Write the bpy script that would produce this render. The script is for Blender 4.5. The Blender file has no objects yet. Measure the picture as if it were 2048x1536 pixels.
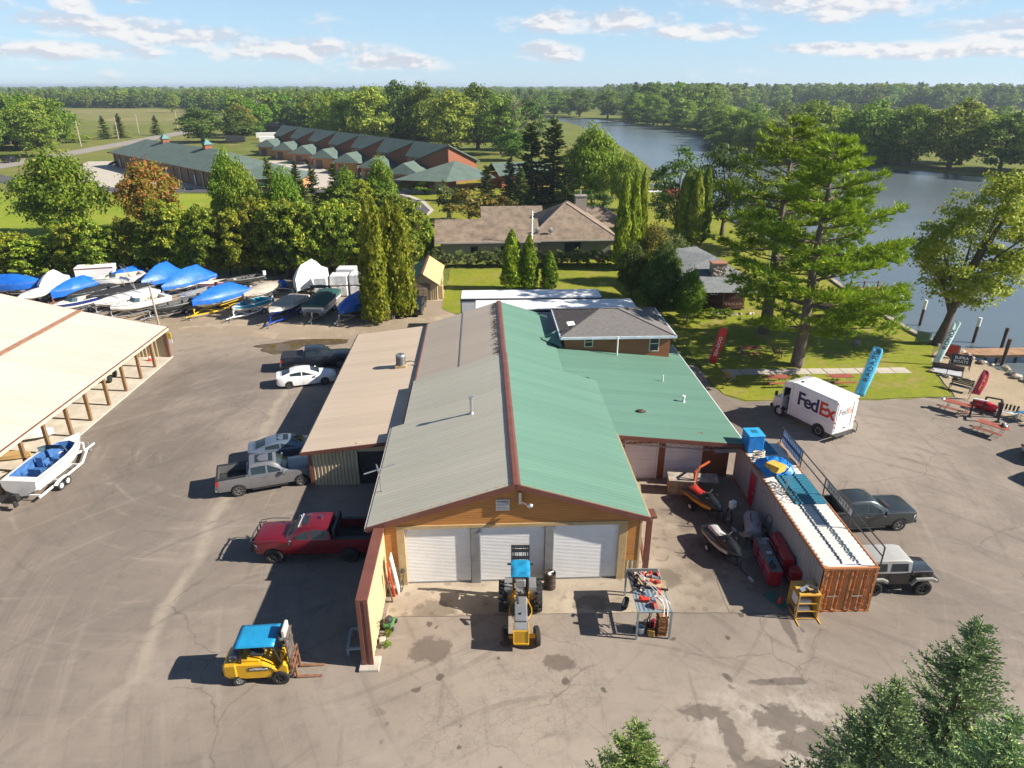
import bpy,bmesh,math,random
import numpy as np
from mathutils import Vector,Matrix,Euler
from math import radians as R,sin,cos,pi,sqrt,atan2
S=bpy.context.scene
COL=S.collection
rnd=random.Random(7)
cam=bpy.data.cameras.new('camera')
cam.lens=24.0;cam.sensor_width=36.0;cam.clip_start=0.3;cam.clip_end=30000
cam_o=bpy.data.objects.new('camera',cam);COL.objects.link(cam_o)
cam_o.location=(0,0,23.0)
cam_o.rotation_euler=(R(90-23.6),0,R(-1.5))
S.camera=cam_o
S.render.resolution_x,S.render.resolution_y=1024,768
S.view_settings.view_transform='Standard'
S.view_settings.look='None'
S.view_settings.gamma=1.0
S.view_settings.exposure=1.02
try:
 S.cycles.use_denoising=True
 S.cycles.max_bounces=4;S.cycles.diffuse_bounces=2;S.cycles.glossy_bounces=2
 S.cycles.adaptive_threshold=.025
 S.cycles.transmission_bounces=2;S.cycles.transparent_max_bounces=4;S.cycles.volume_bounces=0
 S.cycles.caustics_reflective=False;S.cycles.caustics_refractive=False
 S.cycles.sample_clamp_indirect=4
except Exception:
 pass
SUN_EL,SUN_AZ=33.0,-8.5
sd=Vector((cos(R(SUN_EL))*cos(R(SUN_AZ)),cos(R(SUN_EL))*sin(R(SUN_AZ)),sin(R(SUN_EL))))
sun=bpy.data.lights.new('sun','SUN');sun.energy=5.0;sun.angle=R(0.5);sun.color=(1.0,0.915,0.80)
sun_o=bpy.data.objects.new('sun',sun);COL.objects.link(sun_o)
sun_o.rotation_euler=sd.to_track_quat('Z','Y').to_euler()
sun_o.location=(60,-10,60)
def nd(nt,typ,ins=None,**props):
 n=nt.nodes.new(typ)
 for k,v in props.items():
  setattr(n,k,v)
 if ins:
  for k,v in ins.items():
   s=n.inputs[k]
   if isinstance(v,bpy.types.NodeSocket):
    nt.links.new(v,s)
   else:
    s.default_value=v
 return n
def mth(nt,op,a,b=None,c=None,clamp=False):
 n=nt.nodes.new('ShaderNodeMath');n.operation=op;n.use_clamp=clamp
 for i,v in enumerate((a,b,c)):
  if v is None:continue
  if isinstance(v,bpy.types.NodeSocket):nt.links.new(v,n.inputs[i])
  else:n.inputs[i].default_value=v
 return n.outputs[0]
def mixc(nt,fac,a,b,mode='MIX'):
 n=nt.nodes.new('ShaderNodeMix');n.data_type='RGBA';n.blend_type=mode;n.clamp_factor=True
 for s,v in((n.inputs[0],fac),(n.inputs[6],a),(n.inputs[7],b)):
  if isinstance(v,bpy.types.NodeSocket):nt.links.new(v,s)
  else:s.default_value=(*v,1)if isinstance(v,tuple)and len(v)==3 else v
 return n.outputs[2]
def ss(nt,v,lo,hi,a=0.0,b=1.0):
 n=nt.nodes.new('ShaderNodeMapRange');n.interpolation_type='SMOOTHSTEP'
 nt.links.new(v,n.inputs[0])
 for i,x in zip((1,2,3,4),(lo,hi,a,b)):n.inputs[i].default_value=x
 return n.outputs[0]
def vmap(nt,vec,sc=(1,1,1),rot=0.0,loc=(0,0,0)):
 n=nd(nt,'ShaderNodeMapping',{'Vector':vec,'Scale':sc,'Rotation':(0,0,rot),'Location':loc})
 return n.outputs[0]
def noise(nt,vec,scale,detail=4,rough=.55,dist=0.0):
 return nd(nt,'ShaderNodeTexNoise',{'Vector':vec,'Scale':scale,'Detail':detail,'Roughness':rough,'Distortion':dist}).outputs[0]
world=bpy.data.worlds.new('World');S.world=world;world.use_nodes=True
nt=world.node_tree;nt.nodes.clear()
sky=nd(nt,'ShaderNodeTexSky',sky_type='NISHITA',sun_disc=False)
sky.sun_elevation=R(SUN_EL);sky.sun_rotation=R(90-SUN_AZ)
sky.altitude=100;sky.air_density=1.0;sky.dust_density=0.05;sky.ozone_density=1.6
tc=nd(nt,'ShaderNodeTexCoord').outputs['Generated']
sp=nd(nt,'ShaderNodeSeparateXYZ',{0:tc})
AZ=mth(nt,'ARCTAN2',sp.outputs[0],sp.outputs[1]);EL=mth(nt,'ARCSINE',sp.outputs[2])
cv=nd(nt,'ShaderNodeCombineXYZ',{0:AZ,1:mth(nt,'MULTIPLY',EL,2.2),2:0.0}).outputs[0]
n1=noise(nt,cv,20,5,.55)
cv2=nd(nt,'ShaderNodeVectorMath',{0:cv,1:(0.006,0.012,0)},operation='ADD').outputs[0]
n2=noise(nt,cv2,20,3,.55)
nbig=noise(nt,cv,5.0,3,.5)
banks=[(-34.8,4.8,2.9,.95),(-27.7,5.0,1.4,.75),(-24.7,5.9,2.1,.6),(-26.6,3.6,5.4,.62),(-21.6,3.1,5.0,.55),(-14.2,2.4,6.8,.65),(-7.0,1.6,4.6,.45),(-35.0,2.5,3.2,.6),(-29.0,2.1,6.6,.45),(7.2,4.3,6.6,.62),(15.0,3.6,4.2,.45),(4.2,2.3,2.6,.62),(23.8,5.8,8.8,1.3),(34.0,3.1,4.5,.75),(31.5,2.2,7.0,.45),(24.5,2.4,5.0,.3),(-60,5,8,1.2),(-85,4,6,1),(55,5,8,1.3),(80,3.5,9,.9),(110,5,7,1.2),(150,4,8,1),(-120,5,9,1.1),(-155,4,7,1)]
dens=None
V2=nd(nt,'ShaderNodeCombineXYZ',{0:AZ,1:EL,2:0.0}).outputs[0]
for a0,e0,wa,we in banks:
 q=nd(nt,'ShaderNodeVectorMath',{0:V2,1:(1/R(wa),.75/R(we),0),2:(-a0/wa,-.75*e0/we,0)},operation='MULTIPLY_ADD').outputs[0]
 d=nd(nt,'ShaderNodeVectorMath',{0:q,1:q},operation='DOT_PRODUCT').outputs[1]
 dens=d if dens is None else mth(nt,'MINIMUM',dens,d)
dens=mth(nt,'SUBTRACT',1.0,mth(nt,'MINIMUM',dens,3.0))
base=mth(nt,'MULTIPLY_ADD',nbig,3.2,-2.35)
dens=mth(nt,'MAXIMUM',dens,base)
dn=mth(nt,'MULTIPLY_ADD',n1,3.6,-1.5)
m=ss(nt,mth(nt,'ADD',dens,dn),-0.15,1.35)
lit=ss(nt,mth(nt,'SUBTRACT',n1,n2),-0.07,0.07)
ccol=mixc(nt,lit,(0.66,0.68,0.76),(0.96,0.93,0.92))
bgs=nd(nt,'ShaderNodeBackground',{'Color':mixc(nt,ss(nt,mth(nt,'ABSOLUTE',EL),0.0,.55,.5,0.0),mixc(nt,1.0,sky.outputs[0],(.92,1.02,1.16),'MULTIPLY'),(8.2,12.2,16.5,1)),'Strength':0.040})
bgc=nd(nt,'ShaderNodeBackground',{'Color':ccol,'Strength':0.50})
mx=nd(nt,'ShaderNodeMixShader',{0:mth(nt,'MULTIPLY',m,.88),1:bgs.outputs[0],2:bgc.outputs[0]})
wo=nd(nt,'ShaderNodeOutputWorld',{'Surface':mx.outputs[0]})
MATS={}
def newmat(name):
 m=bpy.data.materials.new(name);m.use_nodes=True
 nt=m.node_tree;nt.nodes.clear()
 out=nd(nt,'ShaderNodeOutputMaterial')
 b=nd(nt,'ShaderNodeBsdfPrincipled')
 nt.links.new(b.outputs[0],out.inputs[0])
 MATS[name]=m
 return m,nt,b,out
def mat(name,col,rough=.6,metal=0.0,var=.12,scale=2.0,bump=0.0,bscale=30.0,dirt=0.0,dcol=(.10,.08,.06),coat=0.0,spec=.5,orand=0.0,stretch=(1,1,1),trans=0.0):
 if name in MATS:return MATS[name]
 m,nt,b,out=newmat(name)
 tco=nd(nt,'ShaderNodeTexCoord').outputs['Object']
 v=vmap(nt,tco,stretch)if stretch!=(1,1,1)else tco
 n=noise(nt,v,scale,6,.6)
 f=ss(nt,n,.3,.7)
 lo=tuple(max(0,c*(1-var))for c in col);hi=tuple(min(1,c*(1+var))for c in col)
 c=mixc(nt,f,lo,hi)
 if orand:
  oi=nd(nt,'ShaderNodeObjectInfo').outputs['Random']
  h=nd(nt,'ShaderNodeHueSaturation',{'Value':mth(nt,'MULTIPLY_ADD',oi,2*orand,1-orand),'Color':c}).outputs[0];c=h
 if dirt:
  dn=noise(nt,v,scale*2.7,8,.65,.4)
  c=mixc(nt,ss(nt,dn,.62-dirt*.25,.78,0,min(1,dirt*1.4)),c,dcol)
  rn=mth(nt,'MULTIPLY_ADD',dn,.3,rough-.12,clamp=True);nt.links.new(rn,b.inputs['Roughness'])
 else:
  b.inputs['Roughness'].default_value=rough
 nt.links.new(c,b.inputs['Base Color'])
 b.inputs['Metallic'].default_value=metal
 b.inputs['Coat Weight'].default_value=coat;b.inputs['Coat Roughness'].default_value=.06
 b.inputs['Specular IOR Level'].default_value=spec
 if trans:b.inputs['Transmission Weight'].default_value=trans
 if bump:
  bn=noise(nt,v,bscale,4,.6)
  bp=nd(nt,'ShaderNodeBump',{'Height':bn,'Strength':bump,'Distance':.03})
  nt.links.new(bp.outputs[0],b.inputs['Normal'])
 return m
def leaf(name,c1,c2,c3=None,f3=.12,transl=.34,rough=.55):
 if name in MATS:return MATS[name]
 m,nt,b,out=newmat(name)
 g=nd(nt,'ShaderNodeNewGeometry').outputs['Random Per Island']
 oi=nd(nt,'ShaderNodeObjectInfo').outputs['Random']
 tco=nd(nt,'ShaderNodeTexCoord').outputs['Object']
 n=noise(nt,tco,.45,3,.6)
 f=mth(nt,'ADD',mth(nt,'MULTIPLY',g,.55),mth(nt,'MULTIPLY_ADD',n,1.6,-.55),clamp=True)
 c=mixc(nt,f,c1,c2)
 if c3:c=mixc(nt,mth(nt,'GREATER_THAN',mth(nt,'MULTIPLY_ADD',n,.5,g),1.25-f3),c,c3)
 c=mixc(nt,1.0,c,(1.85,1.95,1.3),'MULTIPLY')
 c=nd(nt,'ShaderNodeHueSaturation',{'Hue':mth(nt,'MULTIPLY_ADD',oi,.045,.478),'Value':mth(nt,'MULTIPLY_ADD',nd(nt,'ShaderNodeMath',{0:mth(nt,'MULTIPLY',oi,7.31)},operation='FRACT').outputs[0],.55,.74),'Color':c}).outputs[0]
 nt.links.new(c,b.inputs['Base Color']);b.inputs['Roughness'].default_value=rough;b.inputs['Specular IOR Level'].default_value=.25
 t=nd(nt,'ShaderNodeBsdfTranslucent',{'Color':mixc(nt,.5,c,(.35,.42,.05),'MULTIPLY')if False else c})
 mx=nd(nt,'ShaderNodeMixShader',{0:transl,1:b.outputs[0],2:t.outputs[0]})
 nt.links.new(mx.outputs[0],out.inputs[0])
 return m
class MB:
 def __init__(s):s.v=[];s.f=[];s.m=[]
 def add(s,vs,fs,mi=0):
  o=len(s.v);s.v+=[tuple(p)for p in vs]
  for f in fs:s.f.append([i+o for i in f]);s.m.append(mi)
  return s
 def box(s,c,d,mi=0,rz=0.0,rx=0.0,ry=0.0):
  M=Matrix.Translation(c)@Euler((rx,ry,rz)).to_matrix().to_4x4()
  h=[x/2 for x in d]
  vs=[M@Vector((sx*h[0],sy*h[1],sz*h[2]))for sx in(-1,1)for sy in(-1,1)for sz in(-1,1)]
  return s.add(vs,[(0,1,3,2),(4,6,7,5),(0,4,5,1),(2,3,7,6),(0,2,6,4),(1,5,7,3)],mi)
 def bb(s,x0,x1,y0,y1,z0,z1,mi=0):
  return s.box(((x0+x1)/2,(y0+y1)/2,(z0+z1)/2),(x1-x0,y1-y0,z1-z0),mi)
 def bar(s,p0,p1,w,h=None,mi=0):
  p0,p1=Vector(p0),Vector(p1);h=h or w;d=(p1-p0)
  if d.length<1e-6:return s
  z=d.normalized();up=Vector((0,0,1))if abs(z.z)<.95 else Vector((0,1,0))
  x=up.cross(z).normalized();y=z.cross(x)
  vs=[p+x*a*w/2+y*b*h/2 for p in(p0,p1)for a,b in((-1,-1),(1,-1),(1,1),(-1,1))]
  return s.add(vs,[(3,2,1,0),(4,5,6,7),(0,1,5,4),(1,2,6,5),(2,3,7,6),(3,0,4,7)],mi)
 def cyl(s,p0,p1,r0,r1=None,n=10,mi=0,cap=True):
  p0,p1=Vector(p0),Vector(p1);r1=r0 if r1 is None else r1
  z=(p1-p0).normalized();up=Vector((0,0,1))if abs(z.z)<.95 else Vector((0,1,0))
  x=up.cross(z).normalized();y=z.cross(x)
  vs=[p+(x*cos(2*pi*i/n)+y*sin(2*pi*i/n))*r for p,r in((p0,r0),(p1,r1))for i in range(n)]
  fs=[(i,(i+1)%n,n+(i+1)%n,n+i)for i in range(n)]
  if cap:fs+=[tuple(range(n))[::-1],tuple(range(n,2*n))]
  return s.add(vs,fs,mi)
 def tube(s,pts,r,n=6,mi=0):
  pts=[Vector(p)for p in pts];rr=r if isinstance(r,(list,tuple))else[r]*len(pts)
  rings=[]
  ref=None
  for i,p in enumerate(pts):
   d=(pts[min(i+1,len(pts)-1)]-pts[max(i-1,0)]).normalized()
   if ref is None:
    up=Vector((0,0,1))if abs(d.z)<.95 else Vector((0,1,0));x=up.cross(d).normalized()
   else:
    x=(ref-d*ref.dot(d)).normalized()
   ref=x;y=d.cross(x)
   rings.append([p+(x*cos(2*pi*k/n)+y*sin(2*pi*k/n))*rr[i]for k in range(n)])
  return s.loft(rings,mi)
 def poly(s,pts,mi=0):return s.add(pts,[tuple(range(len(pts)))],mi)
 def prism(s,pts,axis,a,b,mi=0):
  n=len(pts)
  def mk(p,t):
   return{'x':(t,p[0],p[1]),'y':(p[0],t,p[1]),'z':(p[0],p[1],t)}[axis]
  vs=[mk(p,a)for p in pts]+[mk(p,b)for p in pts]
  fs=[(i,(i+1)%n,n+(i+1)%n,n+i)for i in range(n)]+[tuple(range(n))[::-1],tuple(range(n,2*n))]
  return s.add(vs,fs,mi)
 def loft(s,rings,mi=0,caps=True,closed=True):
  n=len(rings[0]);vs=[p for r in rings for p in r];fs=[]
  for i in range(len(rings)-1):
   for j in range(n if closed else n-1):
    a=i*n+j;b=i*n+(j+1)%n
    fs.append((a,b,b+n,a+n))
  if caps and closed:fs+=[tuple(range(n))[::-1],tuple(range((len(rings)-1)*n,len(rings)*n))]
  return s.add(vs,fs,mi)
 def grid(s,P,mi=0):
  nu=len(P);nv=len(P[0]);vs=[p for r in P for p in r]
  return s.add(vs,[(i*nv+j,(i+1)*nv+j,(i+1)*nv+j+1,i*nv+j+1)for i in range(nu-1)for j in range(nv-1)],mi)
 def ell(s,c,r,nu=10,nv=6,mi=0,z0=-1.0):
  rings=[]
  for j in range(nv+1):
   t=z0+(1-z0)*j/nv;t=max(-.999,min(.999,t));q=sqrt(1-t*t)
   rings.append([(c[0]+r[0]*q*cos(2*pi*i/nu),c[1]+r[1]*q*sin(2*pi*i/nu),c[2]+r[2]*t)for i in range(nu)])
  return s.loft(rings,mi)
 def lathe(s,prof,n=16,mi=0,axis='z',c=(0,0,0)):
  rings=[]
  for r,t in prof:
   q=[]
   for i in range(n):
    a=2*pi*i/n;u,v=r*cos(a),r*sin(a)
    p={'z':(u,v,t),'y':(u,t,v),'x':(t,u,v)}[axis]
    q.append((p[0]+c[0],p[1]+c[1],p[2]+c[2]))
   rings.append(q)
  return s.loft(rings,mi,caps=False)
 def mesh(s,name,mats,smooth=None,bevel=0.0,recalc=True):
  me=bpy.data.meshes.new(name)
  me.from_pydata(s.v,[],s.f)
  mats=mats if isinstance(mats,(list,tuple))else[mats]
  for m in mats:me.materials.append(m)
  if len(mats)>1:me.polygons.foreach_set('material_index',[min(i,len(mats)-1)for i in s.m])
  if recalc or bevel:
   bm=bmesh.new();bm.from_mesh(me)
   if recalc:bmesh.ops.recalc_face_normals(bm,faces=bm.faces)
   if bevel:
    es=[e for e in bm.edges if len(e.link_faces)==2 and e.calc_face_angle(0)>.6]
    bmesh.ops.bevel(bm,geom=es,offset=bevel,segments=1,affect='EDGES',clamp_overlap=True)
   bm.to_mesh(me);bm.free()
  if smooth:
   me.polygons.foreach_set('use_smooth',[True]*len(me.polygons))
   me.set_sharp_from_angle(angle=R(smooth))
  return me
 def build(s,name,mats,parent=None,smooth=None,bevel=0.0,loc=None,rot=None,recalc=True):
  return obj(name,s.mesh(name,mats,smooth,bevel,recalc),parent,loc,rot)
def obj(name,me,parent=None,loc=None,rot=None):
 o=bpy.data.objects.new(name,me);COL.objects.link(o)
 if parent:o.parent=parent
 if loc is not None:o.location=loc
 if rot is not None:o.rotation_euler=rot
 return o
def tag(o,label=None,cat=None,group=None,kind=None):
 if label:o['label']=label
 if cat:o['category']=cat
 if group:o['group']=group
 if kind:o['kind']=kind
 return o
def thing(name,label,cat,loc=(0,0,0),rz=0.0,group=None):
 o=bpy.data.objects.new(name,None);COL.objects.link(o);o.empty_display_size=.3
 o.location=loc;o.rotation_euler=(0,0,R(rz))
 return tag(o,label,cat,group)
def dup(root,loc,rz=0.0,label=None,group=None,scale=None):
 r=root.copy();COL.objects.link(r);r.location=loc;r.rotation_euler=(0,0,R(rz))
 if scale:r.scale=scale if isinstance(scale,tuple)else(scale,)*3
 if label:r['label']=label
 if group:r['group']=group
 for ch in root.children:
  c=ch.copy();COL.objects.link(c);c.parent=r
  for g in ch.children:
   d=g.copy();COL.objects.link(d);d.parent=c
 return r
def ordn(i,n):
 w=['first','second','third','fourth','fifth','sixth','seventh','eighth','ninth','tenth','eleventh','twelfth','thirteenth','fourteenth','fifteenth','sixteenth','seventeenth','eighteenth']
 if n==1:return 'only one'
 return w[i]+' from the left' if i<(n+1)//2 else('rightmost' if i==n-1 else w[n-1-i]+' from the right')
def rank(objs,fmt):
 """label alike things by their order across the view"""
 for i,o in enumerate(sorted(objs,key=lambda o:o.location.x/max(o.location.y,1))):o['label']=fmt%ordn(i,len(objs))
def struct(name,mb,m,**k):return tag(mb.build(name,m,**k),kind='structure')
def boolcut(me,cutters):
 """subtract closed meshes from a closed mesh"""
 o=bpy.data.objects.new('tmp',me);COL.objects.link(o);cs=[]
 for i,c in enumerate(cutters):
  co=bpy.data.objects.new('tmpc',c);COL.objects.link(co);cs.append(co)
  md=o.modifiers.new('b','BOOLEAN');md.object=co;md.operation='DIFFERENCE';md.solver='EXACT'
 dg=bpy.context.evaluated_depsgraph_get();dg.update()
 new=bpy.data.meshes.new_from_object(o.evaluated_get(dg))
 for x in[o]+cs:bpy.data.objects.remove(x)
 return new
def textmesh(txt,size,m,bold=0.0,ext=.006,shear=0.0,space=1.0,align='CENTER'):
 cu=bpy.data.curves.new('lettering','FONT');cu.body=txt;cu.size=size;cu.extrude=ext;cu.offset=bold;cu.shear=shear
 cu.align_x=align;cu.align_y='CENTER';cu.space_character=space;cu.resolution_u=3
 o=bpy.data.objects.new('tmp',cu);COL.objects.link(o)
 dg=bpy.context.evaluated_depsgraph_get();dg.update()
 me=bpy.data.meshes.new_from_object(o.evaluated_get(dg));bpy.data.objects.remove(o)
 me.materials.clear();me.materials.append(m)
 return me
def lettering(parent,txt,size,m,M,**k):
 o=obj('lettering',textmesh(txt,size,m,**k),parent)
 o.matrix_local=M
 return o
def frame(origin,x,y):
 """4x4 from origin and two axes (text x / text y)"""
 x=Vector(x).normalized();y=Vector(y);y=(y-x*y.dot(x)).normalized();z=x.cross(y)
 M=Matrix((x,y,z)).transposed().to_4x4();M.translation=Vector(origin)
 return M
def ground_mat(name,cols,sc=.08,fine=3.0,bump=.25,bsc=14.0,rough=.9,stripes=None):
 m,nt,b,out=newmat(name)
 tco=nd(nt,'ShaderNodeTexCoord').outputs['Object']
 a=noise(nt,tco,sc,5,.6);c=mixc(nt,ss(nt,a,.35,.65),cols[0],cols[1])
 f=noise(nt,tco,fine,8,.7);c=mixc(nt,ss(nt,f,.38,.72,0,.75),c,cols[2])
 if len(cols)>3:
  g=noise(nt,tco,sc*3.1,6,.65,.5);c=mixc(nt,ss(nt,g,.50,.68,0,.85),c,cols[3])
 if stripes:
  w=noise(nt,vmap(nt,tco,stripes[0],stripes[1]),1.0,4,.6);c=mixc(nt,ss(nt,w,.42,.62,0,.8),c,stripes[2])
 nt.links.new(c,b.inputs['Base Color']);b.inputs['Roughness'].default_value=rough;b.inputs['Specular IOR Level'].default_value=.2
 bp=nd(nt,'ShaderNodeBump',{'Height':noise(nt,tco,bsc,6,.7),'Strength':bump,'Distance':.08})
 nt.links.new(bp.outputs[0],b.inputs['Normal'])
 return m
GRASS=ground_mat('meadow_grass',[(.12,.15,.025),(.17,.19,.035),(.09,.11,.02),(.21,.19,.06)],.03,.8)
LAWN=ground_mat('lawn_grass',[(.19,.225,.014),(.25,.255,.022),(.12,.15,.014),(.27,.215,.07)],.14,1.7)
BRIGHT=ground_mat('bright_grass',[(.20,.27,.014),(.27,.31,.024),(.13,.18,.014),(.27,.26,.05)],.08,1.6)
DRY=ground_mat('dry_grass',[(.26,.21,.08),(.20,.20,.06),(.17,.15,.05),(.33,.27,.13)],.012,.3,stripes=((.004,.05,1),.3,(.14,.16,.04)))
VERGE=ground_mat('mown_verge',[(.21,.19,.05),(.15,.17,.03),(.12,.13,.03),(.26,.21,.08)],.05,1.0,stripes=((.02,.35,1),.45,(.13,.16,.03)))
FARF=ground_mat('far_field',[(.17,.21,.06),(.22,.24,.08),(.14,.17,.05)],.01,.2)
SAND=ground_mat('sand',[(.42,.34,.23),(.36,.29,.20),(.30,.24,.165)],.3,6.0,.5,25)
GRAVEL=ground_mat('gravel',[(.36,.29,.21),(.30,.24,.17),(.22,.175,.125),(.43,.36,.26)],.12,5.0,.5,18)
ROADM=ground_mat('road_asphalt',[(.27,.25,.225),(.31,.285,.26),(.22,.20,.18)],.1,3.0,.1)
DRIVE=ground_mat('driveway_asphalt',[(.085,.085,.095),(.11,.108,.115),(.07,.07,.08)],.1,3.0,.1)
CONC=ground_mat('concrete',[(.40,.355,.295),(.34,.30,.25),(.27,.235,.19),(.23,.20,.165)],.22,2.2,.12,40)
CONC2=ground_mat('pale_concrete',[(.50,.455,.39),(.45,.41,.35),(.38,.345,.29)],.2,3.0,.1,40)
def lot_mat():
 m,nt,b,out=newmat('worn_asphalt')
 P=nd(nt,'ShaderNodeTexCoord').outputs['Object']
 sx=nd(nt,'ShaderNodeSeparateXYZ',{0:P});X,Y=sx.outputs[0],sx.outputs[1]
 big=noise(nt,P,.055,5,.6,.6)
 c=mixc(nt,ss(nt,big,.36,.66),(.190,.160,.133),(.288,.244,.203))
 front=mth(nt,'MULTIPLY',ss(nt,Y,27,15),ss(nt,X,-12,0))
 c=mixc(nt,mth(nt,'MULTIPLY',front,ss(nt,noise(nt,P,.16,4,.6),.25,.6,.45,.95)),c,(.335,.287,.237))
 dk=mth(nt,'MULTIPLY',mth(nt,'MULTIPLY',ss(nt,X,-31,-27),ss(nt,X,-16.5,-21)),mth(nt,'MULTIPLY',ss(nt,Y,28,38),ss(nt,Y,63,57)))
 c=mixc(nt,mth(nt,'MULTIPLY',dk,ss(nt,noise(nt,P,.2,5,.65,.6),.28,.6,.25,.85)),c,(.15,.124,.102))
 dusty=ss(nt,Y,56,66)
 c=mixc(nt,mth(nt,'MULTIPLY',dusty,.7),c,(.29,.235,.17))
 seam=mth(nt,'ABSOLUTE',mth(nt,'SUBTRACT',mth(nt,'MULTIPLY_ADD',noise(nt,P,.25,4,.6),1.6,X),mth(nt,'MULTIPLY_ADD',Y,-.055,-13.6)))
 sm=mth(nt,'MULTIPLY',ss(nt,seam,.55,.05),mth(nt,'MULTIPLY',ss(nt,Y,17,24),ss(nt,Y,60,52)))
 c=mixc(nt,mth(nt,'MULTIPLY',sm,.65),c,(.35,.30,.235))
 for cx,cy,k,seed in((-16,44,.16,0),(24,36,.13,5),(4,8,.12,9)):
  q=vmap(nt,P,(1,1,1),0,(-cx,-cy,0))
  r=nd(nt,'ShaderNodeVectorMath',{0:q},operation='LENGTH').outputs[1]
  an=nd(nt,'ShaderNodeVectorMath',{0:q},operation='NORMALIZE').outputs[0]
  pv=nd(nt,'ShaderNodeVectorMath',{0:nd(nt,'ShaderNodeVectorMath',{0:an,'Scale':1.3},operation='SCALE').outputs[0],1:nd(nt,'ShaderNodeCombineXYZ',{0:0.0,1:0.0,2:mth(nt,'MULTIPLY',r,.9)}).outputs[0]},operation='ADD').outputs[0]
  w=noise(nt,pv,1.6,5,.65,.15)
  c=mixc(nt,ss(nt,w,.55,.72,0,.42),c,(.115,.10,.088))
  c=mixc(nt,ss(nt,w,.44,.30,0,.30),c,(.33,.285,.235))
 st=noise(nt,vmap(nt,P,(.25,1.8,1),.55),1.0,6,.7,.3)
 c=mixc(nt,ss(nt,st,.56,.74,0,.38),c,(.35,.30,.245))
 st2=noise(nt,vmap(nt,P,(1.6,.2,1),.2),1.0,6,.7,.3)
 c=mixc(nt,ss(nt,st2,.55,.72,0,.4),c,(.12,.105,.093))
 md=noise(nt,P,1.1,9,.72);c=mixc(nt,ss(nt,md,.45,.75,0,.45),c,(.13,.112,.096))
 sp=noise(nt,P,22,3,.6);c=mixc(nt,ss(nt,sp,.60,.74,0,.35),c,(.40,.36,.31))
 Pd=nd(nt,'ShaderNodeVectorMath',{0:P,1:nd(nt,'ShaderNodeVectorMath',{0:nd(nt,'ShaderNodeTexNoise',{'Vector':P,'Scale':.8,'Detail':5.0}).outputs[1],'Scale':1.1},operation='SCALE').outputs[0]},operation='ADD').outputs[0]
 v1=nd(nt,'ShaderNodeTexVoronoi',{'Vector':Pd,'Scale':.16},feature='DISTANCE_TO_EDGE').outputs[0]
 mk=ss(nt,noise(nt,P,.13,3,.5),.45,.56)
 c=mixc(nt,mth(nt,'MULTIPLY',ss(nt,v1,.0065,.002),mth(nt,'MULTIPLY',mk,.4)),c,(.08,.07,.06))
 v2=nd(nt,'ShaderNodeTexVoronoi',{'Vector':Pd,'Scale':2.6},feature='DISTANCE_TO_EDGE').outputs[0]
 cr=None
 for x,y,r in((1.5,20.4,2.6),(-1.8,19.3,2.0),(13.9,20.6,1.9),(3.4,20.8,1.4)):
  d=nd(nt,'ShaderNodeVectorMath',{0:P,1:(x,y,0)},operation='DISTANCE').outputs[1]
  q=ss(nt,mth(nt,'MULTIPLY_ADD',noise(nt,P,.9,4,.6),2.4,d),r+1.4,r+.4)
  cr=q if cr is None else mth(nt,'MAXIMUM',cr,q)
 c=mixc(nt,mth(nt,'MULTIPLY',ss(nt,v2,.04,.005),mth(nt,'MULTIPLY',cr,.38)),c,(.13,.10,.08))
 vo=nd(nt,'ShaderNodeTexVoronoi',{'Vector':vmap(nt,Pd,(1,1,1)),'Scale':1.15},feature='F1')
 rr=nd(nt,'ShaderNodeSeparateColor',{0:vo.outputs[1]}).outputs[0]
 spot=mth(nt,'MULTIPLY',ss(nt,mth(nt,'SUBTRACT',vo.outputs[0],mth(nt,'MULTIPLY',rr,.24)),.02,-.05),mth(nt,'GREATER_THAN',rr,.5))
 zone=mth(nt,'MULTIPLY',mth(nt,'MULTIPLY',ss(nt,Y,14,18),ss(nt,Y,38,30)),mth(nt,'MULTIPLY',ss(nt,X,-6,-3),ss(nt,X,16,13)))
 c=mixc(nt,mth(nt,'MULTIPLY',spot,mth(nt,'MULTIPLY',zone,.8)),c,(.075,.062,.05))
 wet=None
 for x,y,ax,ay,rot in((8.1,19.6,1.0,.45,-.5),(8.9,18.4,.42,1.5,.25),(9.7,17.1,1.2,.4,.1),(11.2,19.2,1.25,.75,-.2),(12.0,18.1,1.5,.85,-.5),(12.9,16.9,1.2,.5,.3),(11.9,21.0,1.6,.22,0),(13.4,24.2,.25,1.5,.1),(2.6,22.3,.8,.5,0),(-3.0,23.2,1.1,.8,.4),(-5.0,33.5,.5,1.0,0)):
  q=vmap(nt,P,(1,1,1),0,(-x,-y,0));q=vmap(nt,q,(1/ax,1/ay,0),rot)
  d=nd(nt,'ShaderNodeVectorMath',{0:q},operation='LENGTH').outputs[1]
  wet=d if wet is None else mth(nt,'MINIMUM',wet,d)
 wm=ss(nt,mth(nt,'MULTIPLY_ADD',noise(nt,P,1.3,7,.7),2.2,wet),2.12,1.85)
 c=mixc(nt,mth(nt,'MULTIPLY',wm,.62),c,(.085,.068,.056))
 pale=ss(nt,nd(nt,'ShaderNodeVectorMath',{0:vmap(nt,P,(.24,.42,0),0,(-2.6,-8.0,0))},operation='LENGTH').outputs[1],1.1,.5)
 c=mixc(nt,mth(nt,'MULTIPLY',mth(nt,'MULTIPLY',pale,ss(nt,noise(nt,P,.9,7,.7),.42,.6)),mth(nt,'SUBTRACT',.55,mth(nt,'MULTIPLY',wm,.5))),c,(.44,.40,.35))
 nt.links.new(c,b.inputs['Base Color'])
 b.inputs['Specular IOR Level'].default_value=.3
 nt.links.new(mth(nt,'MULTIPLY_ADD',wm,-.3,.88),b.inputs['Roughness'])
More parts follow.
